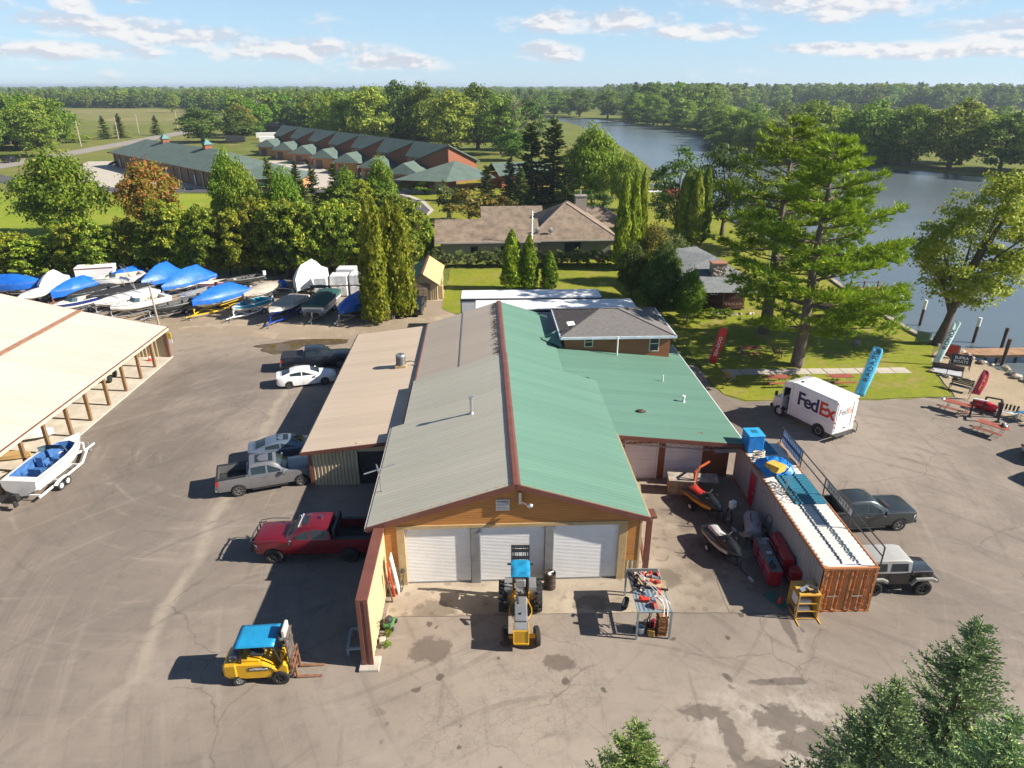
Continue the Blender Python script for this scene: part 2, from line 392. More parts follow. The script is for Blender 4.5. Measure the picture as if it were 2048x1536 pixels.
 bp=nd(nt,'ShaderNodeBump',{'Height':sp,'Strength':.12,'Distance':.02});nt.links.new(bp.outputs[0],b.inputs['Normal'])
 return m
LOT=lot_mat()
def apron_mat():
 m,nt,b,out=newmat('stained_concrete')
 P=nd(nt,'ShaderNodeTexCoord').outputs['Object']
 c=mixc(nt,ss(nt,noise(nt,P,.35,5,.6),.35,.65),(.30,.25,.19),(.42,.36,.275))
 sx=nd(nt,'ShaderNodeSeparateXYZ',{0:P})
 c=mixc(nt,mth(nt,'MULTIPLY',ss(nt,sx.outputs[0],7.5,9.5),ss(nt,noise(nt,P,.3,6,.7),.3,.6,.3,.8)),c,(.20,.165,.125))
 st=noise(nt,P,1.2,8,.72,.6);c=mixc(nt,ss(nt,st,.54,.7,0,.75),c,(.14,.11,.08))
 vo=nd(nt,'ShaderNodeTexVoronoi',{'Vector':P,'Scale':1.6},feature='F1')
 rr=nd(nt,'ShaderNodeSeparateColor',{0:vo.outputs[1]}).outputs[0]
 spot=mth(nt,'MULTIPLY',ss(nt,mth(nt,'SUBTRACT',vo.outputs[0],mth(nt,'MULTIPLY',rr,.32)),.02,-.05),mth(nt,'GREATER_THAN',rr,.78))
 c=mixc(nt,mth(nt,'MULTIPLY',spot,.4),c,(.11,.085,.06))
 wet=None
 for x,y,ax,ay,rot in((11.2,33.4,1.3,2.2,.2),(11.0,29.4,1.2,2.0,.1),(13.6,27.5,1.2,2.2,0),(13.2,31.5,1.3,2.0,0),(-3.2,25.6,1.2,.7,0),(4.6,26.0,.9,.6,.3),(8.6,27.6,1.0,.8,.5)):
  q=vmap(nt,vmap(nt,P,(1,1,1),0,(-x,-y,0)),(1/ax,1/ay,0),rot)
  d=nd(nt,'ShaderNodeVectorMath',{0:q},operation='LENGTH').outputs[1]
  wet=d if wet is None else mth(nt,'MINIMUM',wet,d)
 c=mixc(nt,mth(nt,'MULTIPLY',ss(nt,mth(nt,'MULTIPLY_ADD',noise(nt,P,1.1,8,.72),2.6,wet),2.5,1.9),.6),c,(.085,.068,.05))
 f=noise(nt,P,14,6,.7);c=mixc(nt,ss(nt,f,.45,.75,0,.35),c,(.2,.165,.125))
 nt.links.new(c,b.inputs['Base Color']);b.inputs['Roughness'].default_value=.85
 return m
APRON=apron_mat()
def water_mat():
 m,nt,b,out=newmat('river_water')
 P=nd(nt,'ShaderNodeTexCoord').outputs['Object']
 c=mixc(nt,ss(nt,noise(nt,P,.02,4,.6),.35,.65),(.105,.135,.155),(.135,.155,.165))
 nt.links.new(c,b.inputs['Base Color']);b.inputs['Roughness'].default_value=.24;b.inputs['IOR'].default_value=1.4
 h=mth(nt,'ADD',noise(nt,vmap(nt,P,(.9,1.7,1),.35),1.0,5,.6),mth(nt,'MULTIPLY',noise(nt,vmap(nt,P,(.1,.25,1),.2),1.0,4,.6),1.2))
 bp=nd(nt,'ShaderNodeBump',{'Height':h,'Strength':.16,'Distance':.12});nt.links.new(bp.outputs[0],b.inputs['Normal'])
 return m
WATER=water_mat()
def chaikin(p,it=2):
 for _ in range(it):
  q=[p[0]]
  for a,b in zip(p[:-1],p[1:]):
   q+=[(a[0]*.75+b[0]*.25,a[1]*.75+b[1]*.25),(a[0]*.25+b[0]*.75,a[1]*.25+b[1]*.75)]
  p=q+[p[-1]]
 return p
NEAR=[(48,-500),(47,20),(46.2,45),(45.3,52.4),(44.0,56.3),(43.6,60.5),(42.8,66),(42.9,72),(43.7,80),(45,99),(44,140),(45.7,187),(50.7,250),(54,312),(55,413),(50,545),(-20,600),(-300,640)]
FAR=[(-300,690),(-20,640),(54,590),(83,566),(94,497),(105,442),(112,393),(108,351),(93,306),(93,275),(98,242),(110,229),(123,223),(136,207),(146,187),(190,150),(215,60),(230,-500)]
NB,FB=chaikin(NEAR),chaikin(FAR)
g=MB()
land=[(-9000,-500)]+NB+FB+[(9000,-500),(9000,14000),(-9000,14000)]
g.poly([(x,y,0)for x,y in land])
for ch,sgn in((NB,1),(FB,1)):
 rows=[]
 for i,(x,y)in enumerate(ch):
  a=Vector(ch[max(i-1,0)]);b2=Vector(ch[min(i+1,len(ch)-1)]);d=(b2-a).normalized();n=Vector((d.y,-d.x))
  rows.append([(x,y,0),(x+n.x*.7,y+n.y*.7,-.45),(x+n.x*2.2,y+n.y*2.2,-1.6)])
 g.grid(rows)
struct('ground',g,GRASS,recalc=False)
struct('river_water',MB().poly([(-330,-500,-.6),(260,-500,-.6),(260,740,-.6),(-330,740,-.6)]),WATER)
def sheet(name,pts,z,m,sub=0,wob=0.0):
 pts=chaikin(pts+[pts[0]],sub)[:-1]if sub else pts
 if wob:
  q=[]
  for a,b in zip(pts,pts[1:]+pts[:1]):
   d=Vector((b[0]-a[0],b[1]-a[1]));n=max(1,int(d.length/(wob*4)))if d.length<60 else 1
   for i in range(n):
    j=0 if n==1 else rnd.gauss(0,wob*.45);q.append((a[0]+d.x*i/n-d.y/d.length*j,a[1]+d.y*i/n+d.x/d.length*j))
  pts=q
 return struct(name,MB().poly([(x,y,z)for x,y in pts]),m)
sheet('far_field',[(239,888),(452,1007),(400,806),(330,800)],.06,FARF)
sheet('far_field',[(300,500),(420,470),(620,720),(470,722)],.06,FARF)
sheet('dry_field',[(-470,815),(-340,810),(-240,600),(-190,480),(-262,480)],.05,DRY,1)
sheet('grass_verge',[(-200,60),(-100,60),(-118,176),(-112,232),(-118,300),(-132,400),(-150,560),(-220,560),(-188,420),(-172,300),(-172,200)],.02,VERGE,1)
sheet('meadow',[(-150,90),(-40,88),(-36,150),(-52,163),(-113,168),(-145,175)],.03,BRIGHT,1)
sheet('lawn_beyond_house',[(-22,100),(25,92),(42,92),(43,140),(44,200),(10,230),(-30,180),(-15,150)],.02,LAWN,1)
road=[(-146,-100),(-151,150),(-154,228),(-159,306),(-166,390),(-173,470),(-181,570),(-196,700)]
rp=chaikin(road,2)
struct('country_road',MB().grid([[(x-5.2,y,.06),(x+5.2,y,.06)]for x,y in rp]),ROADM)
struct('road_marking',MB().grid([[(x-.09,y,.068),(x+.09,y,.068)]for x,y in rp]),mat('road_yellow',(.55,.38,.06)))
sheet('garage_forecourt',[(-134,240),(-121,200),(-92,168),(-46,165),(-20,165),(-36,184),(-45,200),(-60,240),(-100,244)],.05,CONC2)
sheet('resort_drive',[(-152,205),(-123,183),(-113,171),(-50,164.5),(-30,163),(-21,152),(-19.5,141),(-21,130),(-22,118),(-15.2,116),(-13.5,130),(-12.4,140),(-15.5,152),(-21,163.5),(-30,173),(-50,170.5),(-112,178.5),(-124,190),(-150,214)],.07,DRIVE,1)
sheet('concrete_walk',[(-13.2,129),(-12.0,140),(-15,152.4),(-20.6,164),(-22,163),(-15.9,152),(-12.8,140),(-13.9,129)],.08,CONC2)
sheet('gravel_yard',[(-95,72),(-45,66.5),(-33,63.5),(-12,60.5),(0,63),(-1.5,70),(-5,74),(-6.5,84),(-14,90),(-95,91)],.012,GRAVEL,1,.2)
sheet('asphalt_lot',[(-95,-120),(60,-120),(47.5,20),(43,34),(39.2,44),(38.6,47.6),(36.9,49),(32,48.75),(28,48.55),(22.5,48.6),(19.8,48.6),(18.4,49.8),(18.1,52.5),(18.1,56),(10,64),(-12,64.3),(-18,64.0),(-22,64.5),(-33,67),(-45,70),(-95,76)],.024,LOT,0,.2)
sheet('riverside_lawn',[(18.25,56),(18.25,52.5),(18.55,50.1),(19.9,48.8),(28,48.75),(36.8,49.2),(37.6,52),(38.6,54.3),(39.8,57),(42.2,60.5),(42.0,66),(42.2,72),(43,80),(44,92),(25,100),(8,92),(-6,92),(-6,74),(0,66),(18,66)],.032,LAWN,0,.16)
sheet('sandy_beach',[(37.0,49.0),(38.2,47.3),(38.9,44),(42,35),(46.9,20),(46.1,45),(45.2,52.4),(43.9,56.3),(43.4,59.4),(41.8,59.3),(39.8,57),(38.6,54.3)],.040,SAND,0,.2)
sheet('concrete_apron',[(-5.3,25.25),(7.6,25.25),(14.9,24.9),(15.1,40),(-5.3,40)],.032,APRON,0)
jm=mat('joint_dark',(.11,.09,.075));jb=MB()
for x0,y0,x1,y1 in((-5.3,25.25,7.6,25.25),(7.6,25.25,14.9,24.9),(2.0,25.25,2.0,27.6),(11.0,25.1,11.4,37),(7.6,31,15,31),(-6,15.3,17,16.1)):
 d=Vector((x1-x0,y1-y0,0)).normalized();n=Vector((-d.y,d.x,0))*.013
 k=14;row=[]
 for i in range(k+1):
  t=i/k;j=rnd.uniform(-.04,.04);p=Vector((x0+(x1-x0)*t,y0+(y1-y0)*t,.037))+n.normalized()*j;row.append([p-n,p+n])
 jb.grid(row)
tag(jb.build('slab_joint',jm),kind='structure')
pm,pnt,pb_,po_=newmat('muddy_water')
pb_.inputs['Base Color'].default_value=(.11,.07,.03,1);pb_.inputs['Roughness'].default_value=.04
mud=mat('wet_mud',(.10,.07,.04),rough=.5,var=.3,scale=1.5)
def blobpts(c,ax,ay,n=26,j=.22,rot=0):
 o=[]
 ph=[rnd.uniform(0,6.28)for _ in range(4)]
 for i in range(n):
  a=2*pi*i/n;k=1+j*(sin(2*a+ph[0])*.6+sin(3*a+ph[1])*.5+sin(5*a+ph[2])*.35)
  x,y=ax*k*cos(a),ay*k*sin(a);o.append((c[0]+x*cos(rot)-y*sin(rot),c[1]+x*sin(rot)+y*cos(rot)))
 return o
sheet('wet_ground',blobpts((-18.6,63.0),4.1,1.15,rot=.12),.030,mud)
sheet('wet_ground',blobpts((-20.2,61.8),1.9,1.5,rot=.5),.034,mud)
sheet('puddle',blobpts((-20.2,62.0),1.6,1.05,rot=.45),.039,pm)
sheet('puddle',blobpts((-16.6,63.6),2.4,.38,rot=.06),.039,pm)
walk=tag(bpy.data.objects.new('garden_walk',None),kind='structure');COL.objects.link(walk)
x=19.9
for i in range(11):
 w=1.50+rnd.uniform(-.1,.1);s=MB();s.bb(0,w-.05,-.62,.62,-.1,.07);o=s.build('slab',CONC2,walk,bevel=.012)
 o.location=(x,54.62+rnd.uniform(-.04,.04),rnd.uniform(-.015,.015));o.rotation_euler=(rnd.uniform(-.01,.01),rnd.uniform(-.012,.012),rnd.uniform(-.015,.015));x+=w
q=MB();ch=[(42.9,60.6),(42.35,64),(42.3,68),(42.45,74),(43.2,82),(44.2,92)]
for a,b2 in zip(ch[:-1],ch[1:]):q.bar((a[0],a[1],.1),(b2[0],b2[1],.1),.55,.28)
tag(q.build('quay_kerb',mat('quay_stone',(.36,.31,.24),var=.25,scale=1.0,bump=.4,bscale=6)),kind='structure')
def quads(name,C,T,N,a,b,m):
 C,T,N=(np.asarray(q,dtype=np.float64)for q in(C,T,N));n=len(C)
 T=T/np.maximum(np.linalg.norm(T,axis=1,keepdims=True),1e-6)
 Sd=np.cross(T,N);Sd/=np.maximum(np.linalg.norm(Sd,axis=1,keepdims=True),1e-6)
 a=np.broadcast_to(np.asarray(a,float),(n,))[:,None];b=np.broadcast_to(np.asarray(b,float),(n,))[:,None]
 V=np.empty((n,4,3));V[:,0]=C-T*a;V[:,1]=C+Sd*b-T*a*.15;V[:,2]=C+T*a;V[:,3]=C-Sd*b-T*a*.15
 me=bpy.data.meshes.new(name)
 me.vertices.add(4*n);me.vertices.foreach_set('co',V.astype(np.float32).ravel())
 me.loops.add(4*n);me.loops.foreach_set('vertex_index',np.arange(4*n,dtype=np.int32))
 me.polygons.add(n);me.polygons.foreach_set('loop_start',np.arange(0,4*n,4,dtype=np.int32));me.polygons.foreach_set('loop_total',np.full(n,4,dtype=np.int32))
 me.materials.append(m);me.update();me.validate()
 return me
def unit(r,n):
 v=r.normal(size=(n,3));return v/np.linalg.norm(v,axis=1,keepdims=True)
BARK=mat('bark',(.11,.085,.065),rough=.9,var=.35,scale=3,bump=.6,bscale=9,stretch=(4,4,.6))
BARKP=mat('pine_bark',(.15,.115,.09),rough=.9,var=.35,scale=3,bump=.7,bscale=9,stretch=(4,4,.6))
def trunkmesh(H,r,limbs,m,lean=(0,0),n=8):
 t=MB();k=6
 pts=[(lean[0]*(i/k)**1.5+(.02*H*sin(i*1.7)if i else 0)*.3,lean[1]*(i/k)**1.5,H*i/k)for i in range(k+1)]
 t.tube(pts,[r*1.5]+[r*(1-.8*i/k)for i in range(1,k+1)],n)
 for p0,p1,rr in limbs:
  mid=[(p0[i]+p1[i])/2 for i in range(3)];mid[2]+=.06*H*(1 if p1[2]>p0[2]else-.3)
  t.tube([p0,mid,p1],[rr,rr*.65,rr*.2],5)
 return t.mesh('trunk',m,smooth=60)
def deciduous(seed,H,Rr,zb,m,nc=60,per=90,ls=.4,shape='round',gap=.85,trunk_r=None,asp=.55,lean=(0,0),up=.35):
 r=np.random.default_rng(seed);cs=[]
 hh=(H-zb)/2;zc=zb+hh
 while len(cs)<nc:
  p=r.normal(size=3);p/=np.linalg.norm(p);q=r.uniform(.25,1)**.45;p*=q
  w={'round':1.0,'egg':(1.0-.38*max(p[2],0))*(1+.12*min(p[2],0)),'tall':1-.28*abs(p[2]+.1),'umbrella':.72+.4*p[2]if p[2]<.55 else .9}[shape]
  cs.append((p[0]*Rr*w*gap,p[1]*Rr*w*gap,zc+p[2]*hh*.9))
 cs=np.array(cs);cr=Rr*r.uniform(.17,.34,size=nc)
 lx=lean[0]*((cs[:,2])/H)**1.5;ly=lean[1]*(cs[:,2]/H)**1.5
 cs[:,0]+=lx;cs[:,1]+=ly
 n=nc*per;idx=np.repeat(np.arange(nc),per)
 d=unit(r,n);d[:,2]=np.where(d[:,2]<-.35,-d[:,2]*.6,d[:,2])
 rad=cr[idx]*r.uniform(.45,1.12,size=n);C=cs[idx]+d*rad[:,None]*np.array([1,1,.78])
 N=d*.8+unit(r,n)*.7;N[:,2]+=up
 T=np.cross(N,unit(r,n));T[:,2]-=.25
 L=ls*r.uniform(.6,1.3,size=n)
 cm=quads('crown',C,T,N,L*.5,L*.5*asp,m)
 limbs=[]
 tr=trunk_r or H*.022
 for i in r.choice(nc,min(12,nc),replace=False):
  c=cs[i];z0=zb*.75+(c[2]-zb)*.3;f=(z0/H)**1.5
  limbs.append(((lean[0]*f,lean[1]*f,z0),tuple(c),tr*.42))
 return cm,trunkmesh(H*.8,tr,limbs,BARK,lean)
def conifer(seed,H,Rr,zb,m,dz=.5,nb=8,step=.45,tl=.45,tw=.11,droop=.25,k=2,prof=.9,ragged=.18,bark=None,zfine=None,jit=.35):
 r=np.random.default_rng(seed);C=[];T=[];N=[];A=[];t=MB()
 z=zb
 while z<H-.15:
  f=(z-zb)/(H-zb);L0=Rr*(1-f)**prof+.12
  fine=zfine is None or z>zfine
  for b in range(nb if f<.85 else max(4,nb-3)):
   az=r.uniform(0,2*pi);L=L0*r.uniform(1-ragged*1.6,1+ragged)
   sl=-droop*(1-f)+.55*f**2+r.normal(0,.07);z0=z+r.uniform(-.5,.5)*dz
   ca,sa=cos(az),sin(az);s=.12*L;st=step if fine else step*2.2
   if L>.5 and(b%2==0):t.tube([(0,0,z0),(ca*L*.9,sa*L*.9,z0+sl*L*.9)],[max(.012,.012*L),.006],3)
   while s<L:
    curl=.22*(s/L)**2*L*.5
    p=np.array((ca*s,sa*s,z0+sl*s+curl))
    wside=(1-.5*s/L)
    for sd2 in(-1,1,0):
     dv=np.array((ca,sa,sl+.12))*(.75 if sd2 else 1)+sd2*np.array((-sa,ca,0))*.75+r.normal(0,jit*.6,3)
     dv/=np.linalg.norm(dv);ll=tl*wside*r.uniform(.7,1.25)*(1 if fine else 1.7)
     c=p+dv*ll*.5
     for q in range(k):
      nn=r.normal(0,1,3)if q else np.array((r.normal(0,.4),r.normal(0,.4),1.0))
      C.append(c);T.append(dv);N.append(nn);A.append((ll*.62,tw*(1 if fine else 1.6)*r.uniform(.7,1.3)))
    s+=st*r.uniform(.7,1.3)
  z+=dz*r.uniform(.75,1.2)*(1 if fine else 1.5)
 A=np.array(A)
 cm=quads('crown',C,T,N,A[:,0],A[:,1],m)
 t.tube([(0,0,0),(0,0,H*.5),(0,0,H*.99)],[H*.018+.04,H*.011,.012],7)
 return cm,t.mesh('trunk',bark or BARK,smooth=60)
def whitepine(seed,H,Rr,zb,m,nbr=70,tufts=26,tl=.42,tw=.035,nn=13,bias=(0,0)):
 r=np.random.default_rng(seed);C=[];T=[];A=[];t=MB()
 t.tube([(0,0,0),(.1,0,zb),(0,.15,H*.55),(.1,0,H*.98)],[H*.030,H*.023,H*.014,.03],10)
 nw=int((H-zb)/1.05)
 for i in range(nbr):
  f=(i+r.uniform(0,1))/nbr;f=(np.floor(f*nw)+.5+r.normal(0,.12))/nw;f=min(max(f,0.0),.995);z0=zb+(H-zb)*f*.97
  L=Rr*(1.0-f**1.7)**.8*r.uniform(.55,1.12)*(.75+.25*min(1,f*5))+.4
  az=r.uniform(0,2*pi);ca,sa=cos(az),sin(az)
  L*=1+.25*(ca*bias[0]+sa*bias[1])
  sl=.05+.45*f+r.normal(0,.06);cv=.16
  P=lambda s:np.array((ca*s,sa*s,z0+sl*s*.55-.05*s+cv*s*s/max(L,1)))
  t.tube([tuple(P(s*L))for s in(0,.35,.7,.95)],[max(.025,.016*L),.011*L+.01,.007*L+.006,.008],4)
  nt2=int(tufts*(L/Rr)**1.05)+5
  for j in range(nt2):
   s=L*(.28+.72*r.uniform(0,1)**.7);off=(L*.26)*(1-.45*s/L)+.12
   c=P(s)+np.array((-sa,ca,0))*r.normal(0,off*.7)+np.array((0,0,r.uniform(-.02,.38)))
   outd=np.array((ca,sa,.5))
   d=r.normal(0,1,(nn,3))*.75+outd;d[:,2]=np.abs(d[:,2])*.8;d/=np.linalg.norm(d,axis=1,keepdims=True)
   ll=tl*r.uniform(.7,1.3)
   for q in d:C.append(c+q*ll*.55);T.append(q);A.append((ll*.55,tw*r.uniform(.8,1.4)))
 A=np.array(A);n=len(C)
 return quads('crown',C,T,unit(r,n)+np.array((0,0,.6)),A[:,0],A[:,1],m),t.mesh('trunk',BARKP,smooth=60)
def column(seed,H,Rr,m,n=5000,ls=.34,tops=1,base=.04,stem=False,lump=.16,taper=.75):
 r=np.random.default_rng(seed);Cs=[];Ns=[]
 leaders=[(0,0,1.0,1.0)]if tops==1 else[(r.uniform(-.95,.95)*Rr,r.uniform(-.6,.6)*Rr,r.uniform(.62,1.0),r.uniform(.34,.46))for _ in range(tops)]
 for lx,ly,hf,rf in leaders:
  k=n//len(leaders);u=r.uniform(0,1,k)**.85;a=r.uniform(0,2*pi,k);h=H*hf
  prof=np.minimum(1,(u/.10+.35))*(1-u**2.6)**taper
  lob=1+lump*(np.sin(a*5+u*11+seed)*.6+np.sin(a*3-u*17+seed*2)*.6+np.sin(u*40+a*2)*.35)
  rad=Rr*rf*prof*lob*r.uniform(.72,1.05,k)
  Cs.append(np.stack([lx*(1-u*.18)+rad*np.cos(a),ly*(1-u*.18)+rad*np.sin(a),base*h+u*h*(1-base)],1))
  Ns.append(np.stack([np.cos(a),np.sin(a),np.full(k,.25)],1))
 C=np.concatenate(Cs);N=np.concatenate(Ns)+unit(r,len(C))*.6
 T=np.stack([C[:,0]*.3/Rr+r.normal(0,.35,len(C)),C[:,1]*.3/Rr+r.normal(0,.35,len(C)),np.full(len(C),1.0)],1)
 L=ls*r.uniform(.6,1.3,len(C))
 cm=quads('crown',C,T,N,L*.6,L*.32,m)
 t=MB()
 for lx,ly,hf,rf in leaders:t.tube([(lx*.2,ly*.2,0),(lx*.8,ly*.8,H*.4),(lx*.65,ly*.65,H*hf*.9)],[.05+H*.012,H*.009,.02],6)
 return cm,t.mesh('trunk',BARK,smooth=60)
def plant(name,label,cat,proto,x,y,sx,sz,group=None,m=None,rz=None,z=0.0):
 o=thing(name,label,cat,(x,y,z),rnd.uniform(0,360)if rz is None else rz,group)
 o.scale=(sx,sx,sz)
 c=obj('crown',proto[0],o);t=obj('trunk',proto[1],o)
 if m:
  c.material_slots[0].link='OBJECT';c.material_slots[0].material=m
 return o
L_MAPLE=leaf('maple_leaves',(.035,.075,.008),(.105,.155,.015),(.16,.17,.03),.1)
L_RED=leaf('autumn_leaves',(.06,.065,.012),(.14,.11,.02),(.22,.07,.03),.26)
L_DEC=leaf('broad_leaves',(.045,.08,.014),(.12,.165,.026),(.17,.18,.04),.1)
L_DEC2=leaf('pale_leaves',(.065,.105,.018),(.165,.205,.036),(.21,.22,.06),.15)
L_DARK=leaf('dark_leaves',(.026,.05,.014),(.07,.10,.024),(.11,.13,.03),.1)
L_LIME=leaf('lime_leaves',(.06,.11,.008),(.14,.20,.015),(.2,.22,.03),.12)
L_CED=leaf('cedar_sprays',(.035,.06,.009),(.15,.18,.02),(.27,.24,.035),.15)
L_CED2=leaf('cypress_sprays',(.05,.08,.008),(.16,.19,.016),(.21,.21,.03),.15)
L_SPR=leaf('spruce_needles',(.03,.052,.016),(.085,.105,.03),(.15,.13,.04),.12,.15)
L_BLUE=leaf('blue_spruce_needles',(.095,.15,.11),(.235,.30,.215),(.34,.36,.20),.14,.10)
L_BLUE2=leaf('pale_spruce_needles',(.10,.14,.06),(.21,.25,.12),(.30,.27,.12),.16,.12)  # lighter, yellower needle colour of the spruce standing apart
L_PINE=leaf('pine_needles',(.07,.115,.012),(.17,.22,.016),(.25,.27,.024),.16,.26)
L_BUSH=leaf('shrub_leaves',(.04,.055,.022),(.10,.115,.045),(.15,.15,.06),.15)
L_BRN=leaf('bronze_leaves',(.05,.05,.012),(.12,.10,.022),(.17,.12,.03),.2)
L_WIL=leaf('cottonwood_leaves',(.08,.125,.016),(.20,.245,.03),(.27,.26,.05),.12)
P_ROUND=[deciduous(s,12,8,.9,L_MAPLE,nc=150,per=105,ls=.55,shape='egg')for s in(1,2)]
P_OAK=[deciduous(s,15,6,1.5,L_DARK,nc=85,per=95,ls=.5,shape='round',gap=1.0)for s in(3,4)]
P_TALL=[deciduous(s,24,9,.6,L_DEC,nc=120,per=70,ls=.95,shape='tall',gap=.95)for s in(5,6,7)]
P_FAR=[deciduous(s,18,8,.2,L_DEC,nc=60,per=44,ls=1.3,shape='tall',gap=.95)for s in(8,9,10)]
P_SPR=[conifer(s,14,3.6,.6,L_SPR,dz=.55,nb=9,step=.5,tl=.75,tw=.16,k=2)for s in(11,12)]
P_FSPR=[conifer(s,16,4.2,1,L_SPR,dz=1.1,nb=7,step=1.0,tl=1.5,tw=.4,k=2)for s in(13,14)]
P_COL=[column(s,10,1.2,L_CED2,n=4200,ls=.42)for s in(15,16,17)]
P_BUSH=[deciduous(s,2.4,1.5,.1,L_BUSH,nc=26,per=60,ls=.22,shape='round')for s in(18,19)]
P_CED=[deciduous(s,9,2.5,.15,L_CED,nc=84,per=100,ls=.36,shape='tall',gap=.9,asp=.5,up=.2)for s in(20,21,22)]
def dead_tree(seed,H):
 r=random.Random(seed);t=MB();t.tube([(0,0,0),(.2,0,H*.5),(0,.2,H)],[.28,.2,.03],6)
 for i in range(34):
  z=H*r.uniform(.25,.97);a=r.uniform(0,6.28);L=(H-z)*.45+1.0
  p1=(cos(a)*L*.6,sin(a)*L*.6,z+L*.5);p2=(cos(a+.3)*L,sin(a+.3)*L,z+L*.75)
  t.tube([(0,0,z),p1,p2],[.09,.05,.015],4)
  for j in range(3):t.tube([p1,(p1[0]+r.uniform(-1,1),p1[1]+r.uniform(-1,1),p1[2]+r.uniform(.3,1.3))],[.035,.01],3)
 return t.mesh('trunk',mat('dead_wood',(.25,.21,.18),rough=.9,var=.2))
def roofmat(name,col,rough=.42,dirt=.15,dcol=(.2,.16,.12),metal=0.0):
 return mat(name,col,rough=rough,var=.09,scale=.35,dirt=dirt,dcol=dcol,orand=.05,spec=.35,stretch=(3.0,.35,1),metal=metal)
RM_GREY=roofmat('grey_metal_roof',(.49,.465,.375),.5,.04)
RM_GREEN=roofmat('green_metal_roof',(.118,.232,.175),.45,.05,(.2,.3,.23))
RM_TAN=roofmat('tan_metal_roof',(.50,.405,.31),.5,.08)
RM_DUST=roofmat('dusty_metal_roof',(.48,.405,.325),.55,.22)
RM_CREAM=roofmat('cream_metal_roof',(.57,.495,.415),.5,.10)
BROWN=mat('brown_trim',(.155,.058,.042),rough=.45,var=.12,scale=1.2,dirt=.2)
SIDING=mat('ochre_siding',(.46,.205,.055),rough=.55,var=.10,scale=.7,dirt=.15,dcol=(.2,.09,.03),stretch=(.5,1,3))
SIDING2=mat('red_brown_siding',(.23,.082,.035),rough=.55,var=.10,scale=.7,dirt=.1,stretch=(.5,1,3))
TANRIB=mat('tan_ribbed_metal',(.50,.405,.265),rough=.5,var=.08,scale=.8,dirt=.15)
TANTRIM=mat('tan_trim',(.46,.33,.17),rough=.5,var=.1)
WHITE=mat('white_paint',(.78,.78,.77),rough=.4,var=.04,scale=2,dirt=.1,dcol=(.5,.47,.42))
WDOOR=mat('white_slats',(.80,.80,.79),rough=.4,var=.04,scale=1.2,dirt=.22,dcol=(.55,.50,.43))
DARKM=mat('dark_metal',(.035,.035,.037),rough=.5,var=.2)
GREYM=mat('grey_metal',(.26,.27,.28),rough=.45,var=.1,dirt=.15,metal=.3)
GALV=mat('galvanized',(.55,.56,.57),rough=.35,metal=.8,var=.1)
BLACK=mat('black_rubber',(.018,.018,.019),rough=.75,var=.2)
WOODP=mat('weathered_post',(.20,.115,.05),rough=.8,var=.25,scale=2.5,stretch=(4,4,.5),bump=.3)
def glassmat():
 m,nt,b,out=newmat('window_glass')
 b.inputs['Base Color'].default_value=(.02,.03,.035,1);b.inputs['Roughness'].default_value=.05;b.inputs['Specular IOR Level'].default_value=.45
 return m
GLASS=glassmat()
PANELS={}
def roof_panels(parent,m,p0,along,up,La,Lu,w=.91,name='roof_panel',rib=.009,nr=3):
 """metal sheets side by side; p0 eave corner, along the eave, up the slope"""
 along,up=Vector(along).normalized(),Vector(up).normalized();n=along.cross(up)
 if n.z<0:p0=Vector(p0)+along*La;along=-along;n=along.cross(up)
 k=max(1,round(La/w));w=La/k
 key=(m.name,round(w,3),round(Lu,3))
 if key not in PANELS:
  b=MB();xs=[]
  for r in range(nr):
   c=w*(r+.5)/nr;xs+=[(c-w/nr/2,0),(c-.035,0),(c-.018,rib),(c+.018,rib),(c+.035,0)]
  xs.append((w,0));rows=[[(x,0,z)for x,z in xs],[(x,Lu,z)for x,z in xs]]
  b.grid(rows);b.poly([(0,0,0),(w-.004,0,0),(w-.004,0,-.05),(0,0,-.05)])
  PANELS[key]=b.mesh(name,m)
 Mx=Matrix((along,up,n)).transposed().to_4x4()
 for i in range(k):
  o=obj(name,PANELS[key],parent);M=Mx.copy();M.translation=Vector(p0)+along*(w*i)+n*(.02+rnd.uniform(0,.0015))
  o.matrix_local=M@Matrix.Rotation(rnd.uniform(-.0004,.0004),4,'X')@Matrix.Rotation(rnd.uniform(-.0015,.0015),4,'Y')
def slab_roof(mb,p,t=.10,mi=0):
 """thin solid under the sheets: p = 4 corners ccw from above"""
 top=[Vector(q)for q in p];bot=[q-Vector((0,0,t))for q in top]
 mb.add(top+bot,[(0,1,2,3),(7,6,5,4)]+[(i,(i+1)%4,4+(i+1)%4,4+i)for i in range(4)],mi)
def lap_siding(mb,P,ex,z0,z1,span,out,pitch=.14,d=.022,holes=()):
 """horizontal lap boards: P origin, ex along the wall, span(z)->(a,b), out outward normal"""
 P,ex,out=Vector(P),Vector(ex),Vector(out);z=z0
 while z<z1-.01:
  zt=min(z+pitch,z1);a,b=span((z+zt)/2)
  if b-a>.05:
   segs=[(a,b)]
   for h0,h1,hz0,hz1 in holes:
    if hz0<(z+zt)/2<hz1:
     ns=[]
     for s0,s1 in segs:
      if h1<=s0 or h0>=s1:ns.append((s0,s1));continue
      if h0>s0:ns.append((s0,h0))
      if h1<s1:ns.append((h1,s1))
     segs=ns
   for s0,s1 in segs:
    q=lambda s,zz,o:P+ex*s+out*o+Vector((0,0,zz))
    mb.add([q(s0,z,d),q(s1,z,d),q(s1,zt-.02,d*.8),q(s0,zt-.02,d*.8),q(s0,z,0),q(s1,z,0),q(s0,zt,0),q(s1,zt,0)],[(0,1,2,3),(4,5,1,0),(3,2,7,6),(0,3,6,4),(1,5,7,2)])
  z+=pitch
